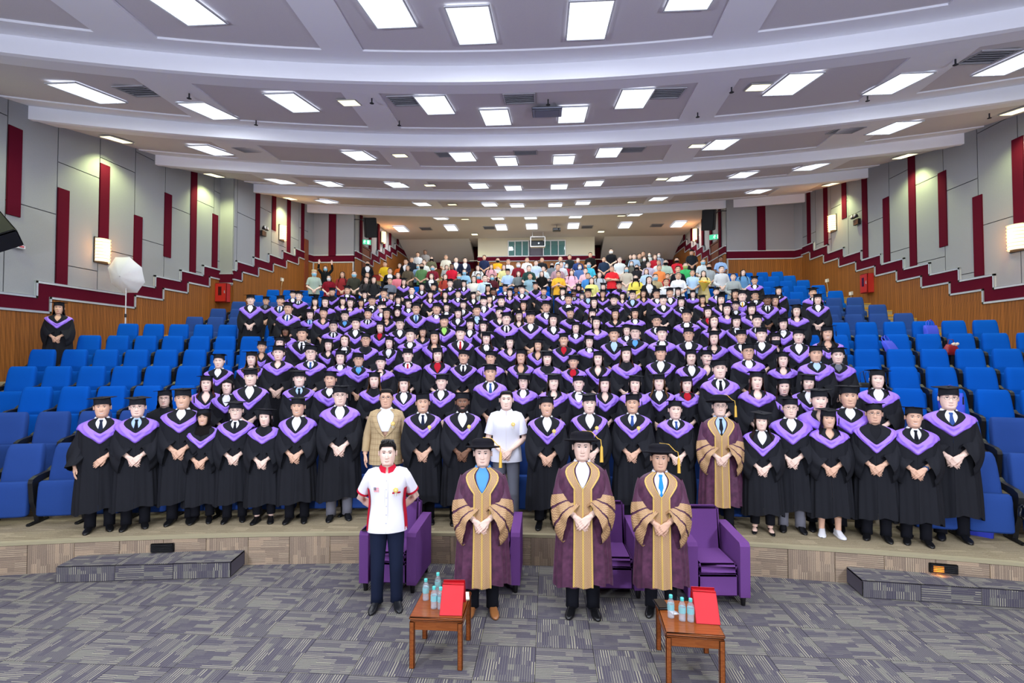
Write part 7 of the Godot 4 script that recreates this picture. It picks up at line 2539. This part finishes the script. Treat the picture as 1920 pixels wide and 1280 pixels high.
	visitor(3.13, 22.41, 14, 1.76, "m0n Sy -", "dce4e4", "shirt", "c", "white-haired man in white shirt, thirteenth from left in fifth audience row")
	visitor(3.62, 22.37, 14, 1.58, "f0n Lk w", "64645c", "blouse", "c", "woman in patterned blouse and white mask, fourteenth from left in fifth audience row")
	visitor(4.74, 22.25, 14, 1.59, "m1n Sx -", "dce0e0", "shirt", "c", "white-haired man in white shirt and bald head, fifteenth from left in fifth audience row")
	visitor(5.47, 22.16, 14, 1.66, "m1n Sk M", "c82434", "shirt", "c", "man in red shirt and black mask, sixteenth from left in fifth audience row")
	visitor(7.18, 21.89, 14, 1.63, "m2n Sk -", "98b8e4", "shirt", "c", "man in light blue shirt, seventeenth from left in fifth audience row")
	# audience row 6
	visitor(-6.12, 23.21, 15, 1.69, "m1n Sy -", "20242e", "shirt", "c", "white-haired man in dark navy shirt, first from left in sixth audience row")
	visitor(-4.15, 23.61, 15, 1.74, "m0n Sk -", "2c3450", "jacket", "c", "man in navy suit, second from left in sixth audience row")
	visitor(-3.71, 23.47, 15, 1.68, "m0n Sk -", "20263e", "jacket", "c", "man in dark navy suit, third from left in sixth audience row")
	visitor(-2.22, 23.56, 15, 1.68, "m1n Sk M", "e0a020", "shirt", "h", "man in yellow shirt holding a white bag, fourth from left in sixth audience row")
	visitor(-0.88, 23.60, 15, 1.69, "m1n Sk -", "dcdcdc", "shirt", "c", "man in white shirt and dark beard, fifth from left in sixth audience row")
	visitor(-0.20, 23.60, 15, 1.68, "m1n Sk -", "1a1c20", "shirt", "c", "man in black shirt and sunglasses, sixth from left in sixth audience row")
	visitor(0.64, 23.59, 15, 1.72, "m1n Sk -", "a8c0e0", "shirt", "c", "man in light blue shirt, seventh from left in sixth audience row")
	visitor(1.43, 23.57, 15, 1.63, "m0n Sy -", "283c70", "shirt", "c", "white-haired man in navy shirt, eighth from left in sixth audience row")
	visitor(2.58, 23.51, 15, 1.65, "m1n Sk -", "24344c", "shirt", "c", "man in navy shirt, ninth from left in sixth audience row")
	visitor(3.88, 23.22, 15, 1.71, "m0n Sk -", "9cb4d0", "shirt", "c", "man in light blue shirt, tenth from left in sixth audience row")
	visitor(4.17, 23.55, 15, 1.80, "m1n Sk -", "6a6c64", "shirt", "c", "man in grey shirt, eleventh from left in sixth audience row")
	visitor(4.31, 23.18, 15, 1.59, "f0n Lk w", "2c2c2c", "blouse", "c", "woman in black blouse and white mask, twelfth from left in sixth audience row")
	visitor(4.80, 23.30, 15, 1.69, "f0n Bg -", "b82434", "dress", "c", "woman in red dress, thirteenth from left in sixth audience row")
	# audience row 7
	visitor(-5.46, 24.35, 16, 1.60, "f0n Bk M", "6c6c54", "blouse", "c", "woman in olive blouse and black mask, first from left in seventh audience row")
	visitor(-4.78, 24.43, 16, 1.69, "m1n Sx -", "e0dccc", "shirt", "c", "white-haired man in cream shirt, second from left in seventh audience row")
	visitor(-2.96, 24.57, 16, 1.67, "m1n Sk -", "222c4c", "shirt", "c", "man in navy polo shirt, third from left in seventh audience row")
	visitor(1.10, 24.63, 16, 1.65, "m1n Sk -", "1c2428", "shirt", "c", "man in black polo shirt, fourth from left in seventh audience row")
	visitor(2.07, 24.59, 16, 1.74, "m1n Sk -", "161616", "shirt", "c", "man in black shirt, fifth from left in seventh audience row")
	visitor(3.91, 24.45, 16, 1.60, "f0n Bk -", "2a2a2a", "blouse", "c", "woman in black top, sixth from left in seventh audience row")
	visitor(4.49, 24.39, 16, 1.72, "m1n Sk -", "403830", "shirt", "c", "man in dark shirt, seventh from left in seventh audience row")
	visitor(5.18, 24.31, 16, 1.64, "f0n Lk w", "a8b8d0", "blouse", "c", "woman in pale blue top and white mask, eighth from left in seventh audience row")
	visitor(6.62, 24.11, 16, 1.70, "m1n Cp -", "24282e", "shirt", "c", "man in black cap and black printed shirt, ninth from left in seventh audience row")
	# audience row 8
	visitor(-6.37, 25.30, 17, 1.67, "m1n Sk -", "d8dce0", "shirt", "c", "man in white shirt, first from left in eighth audience row")
	visitor(3.16, 25.57, 17, 1.76, "m0n Sk w", "14161c", "shirt", "c", "man in black shirt, standing at the very back, second from left in eighth audience row")
	visitor(4.98, 25.40, 17, 1.53, "f0n Lk w", "c4c8c8", "blouse", "c", "woman in white top and white mask, third from left in eighth audience row")
	# audience row 9
	visitor(-6.25, 26.37, 18, 1.66, "m2n Sk -", "8a8684", "shirt", "c", "man in grey shirt, first from left in ninth audience row")
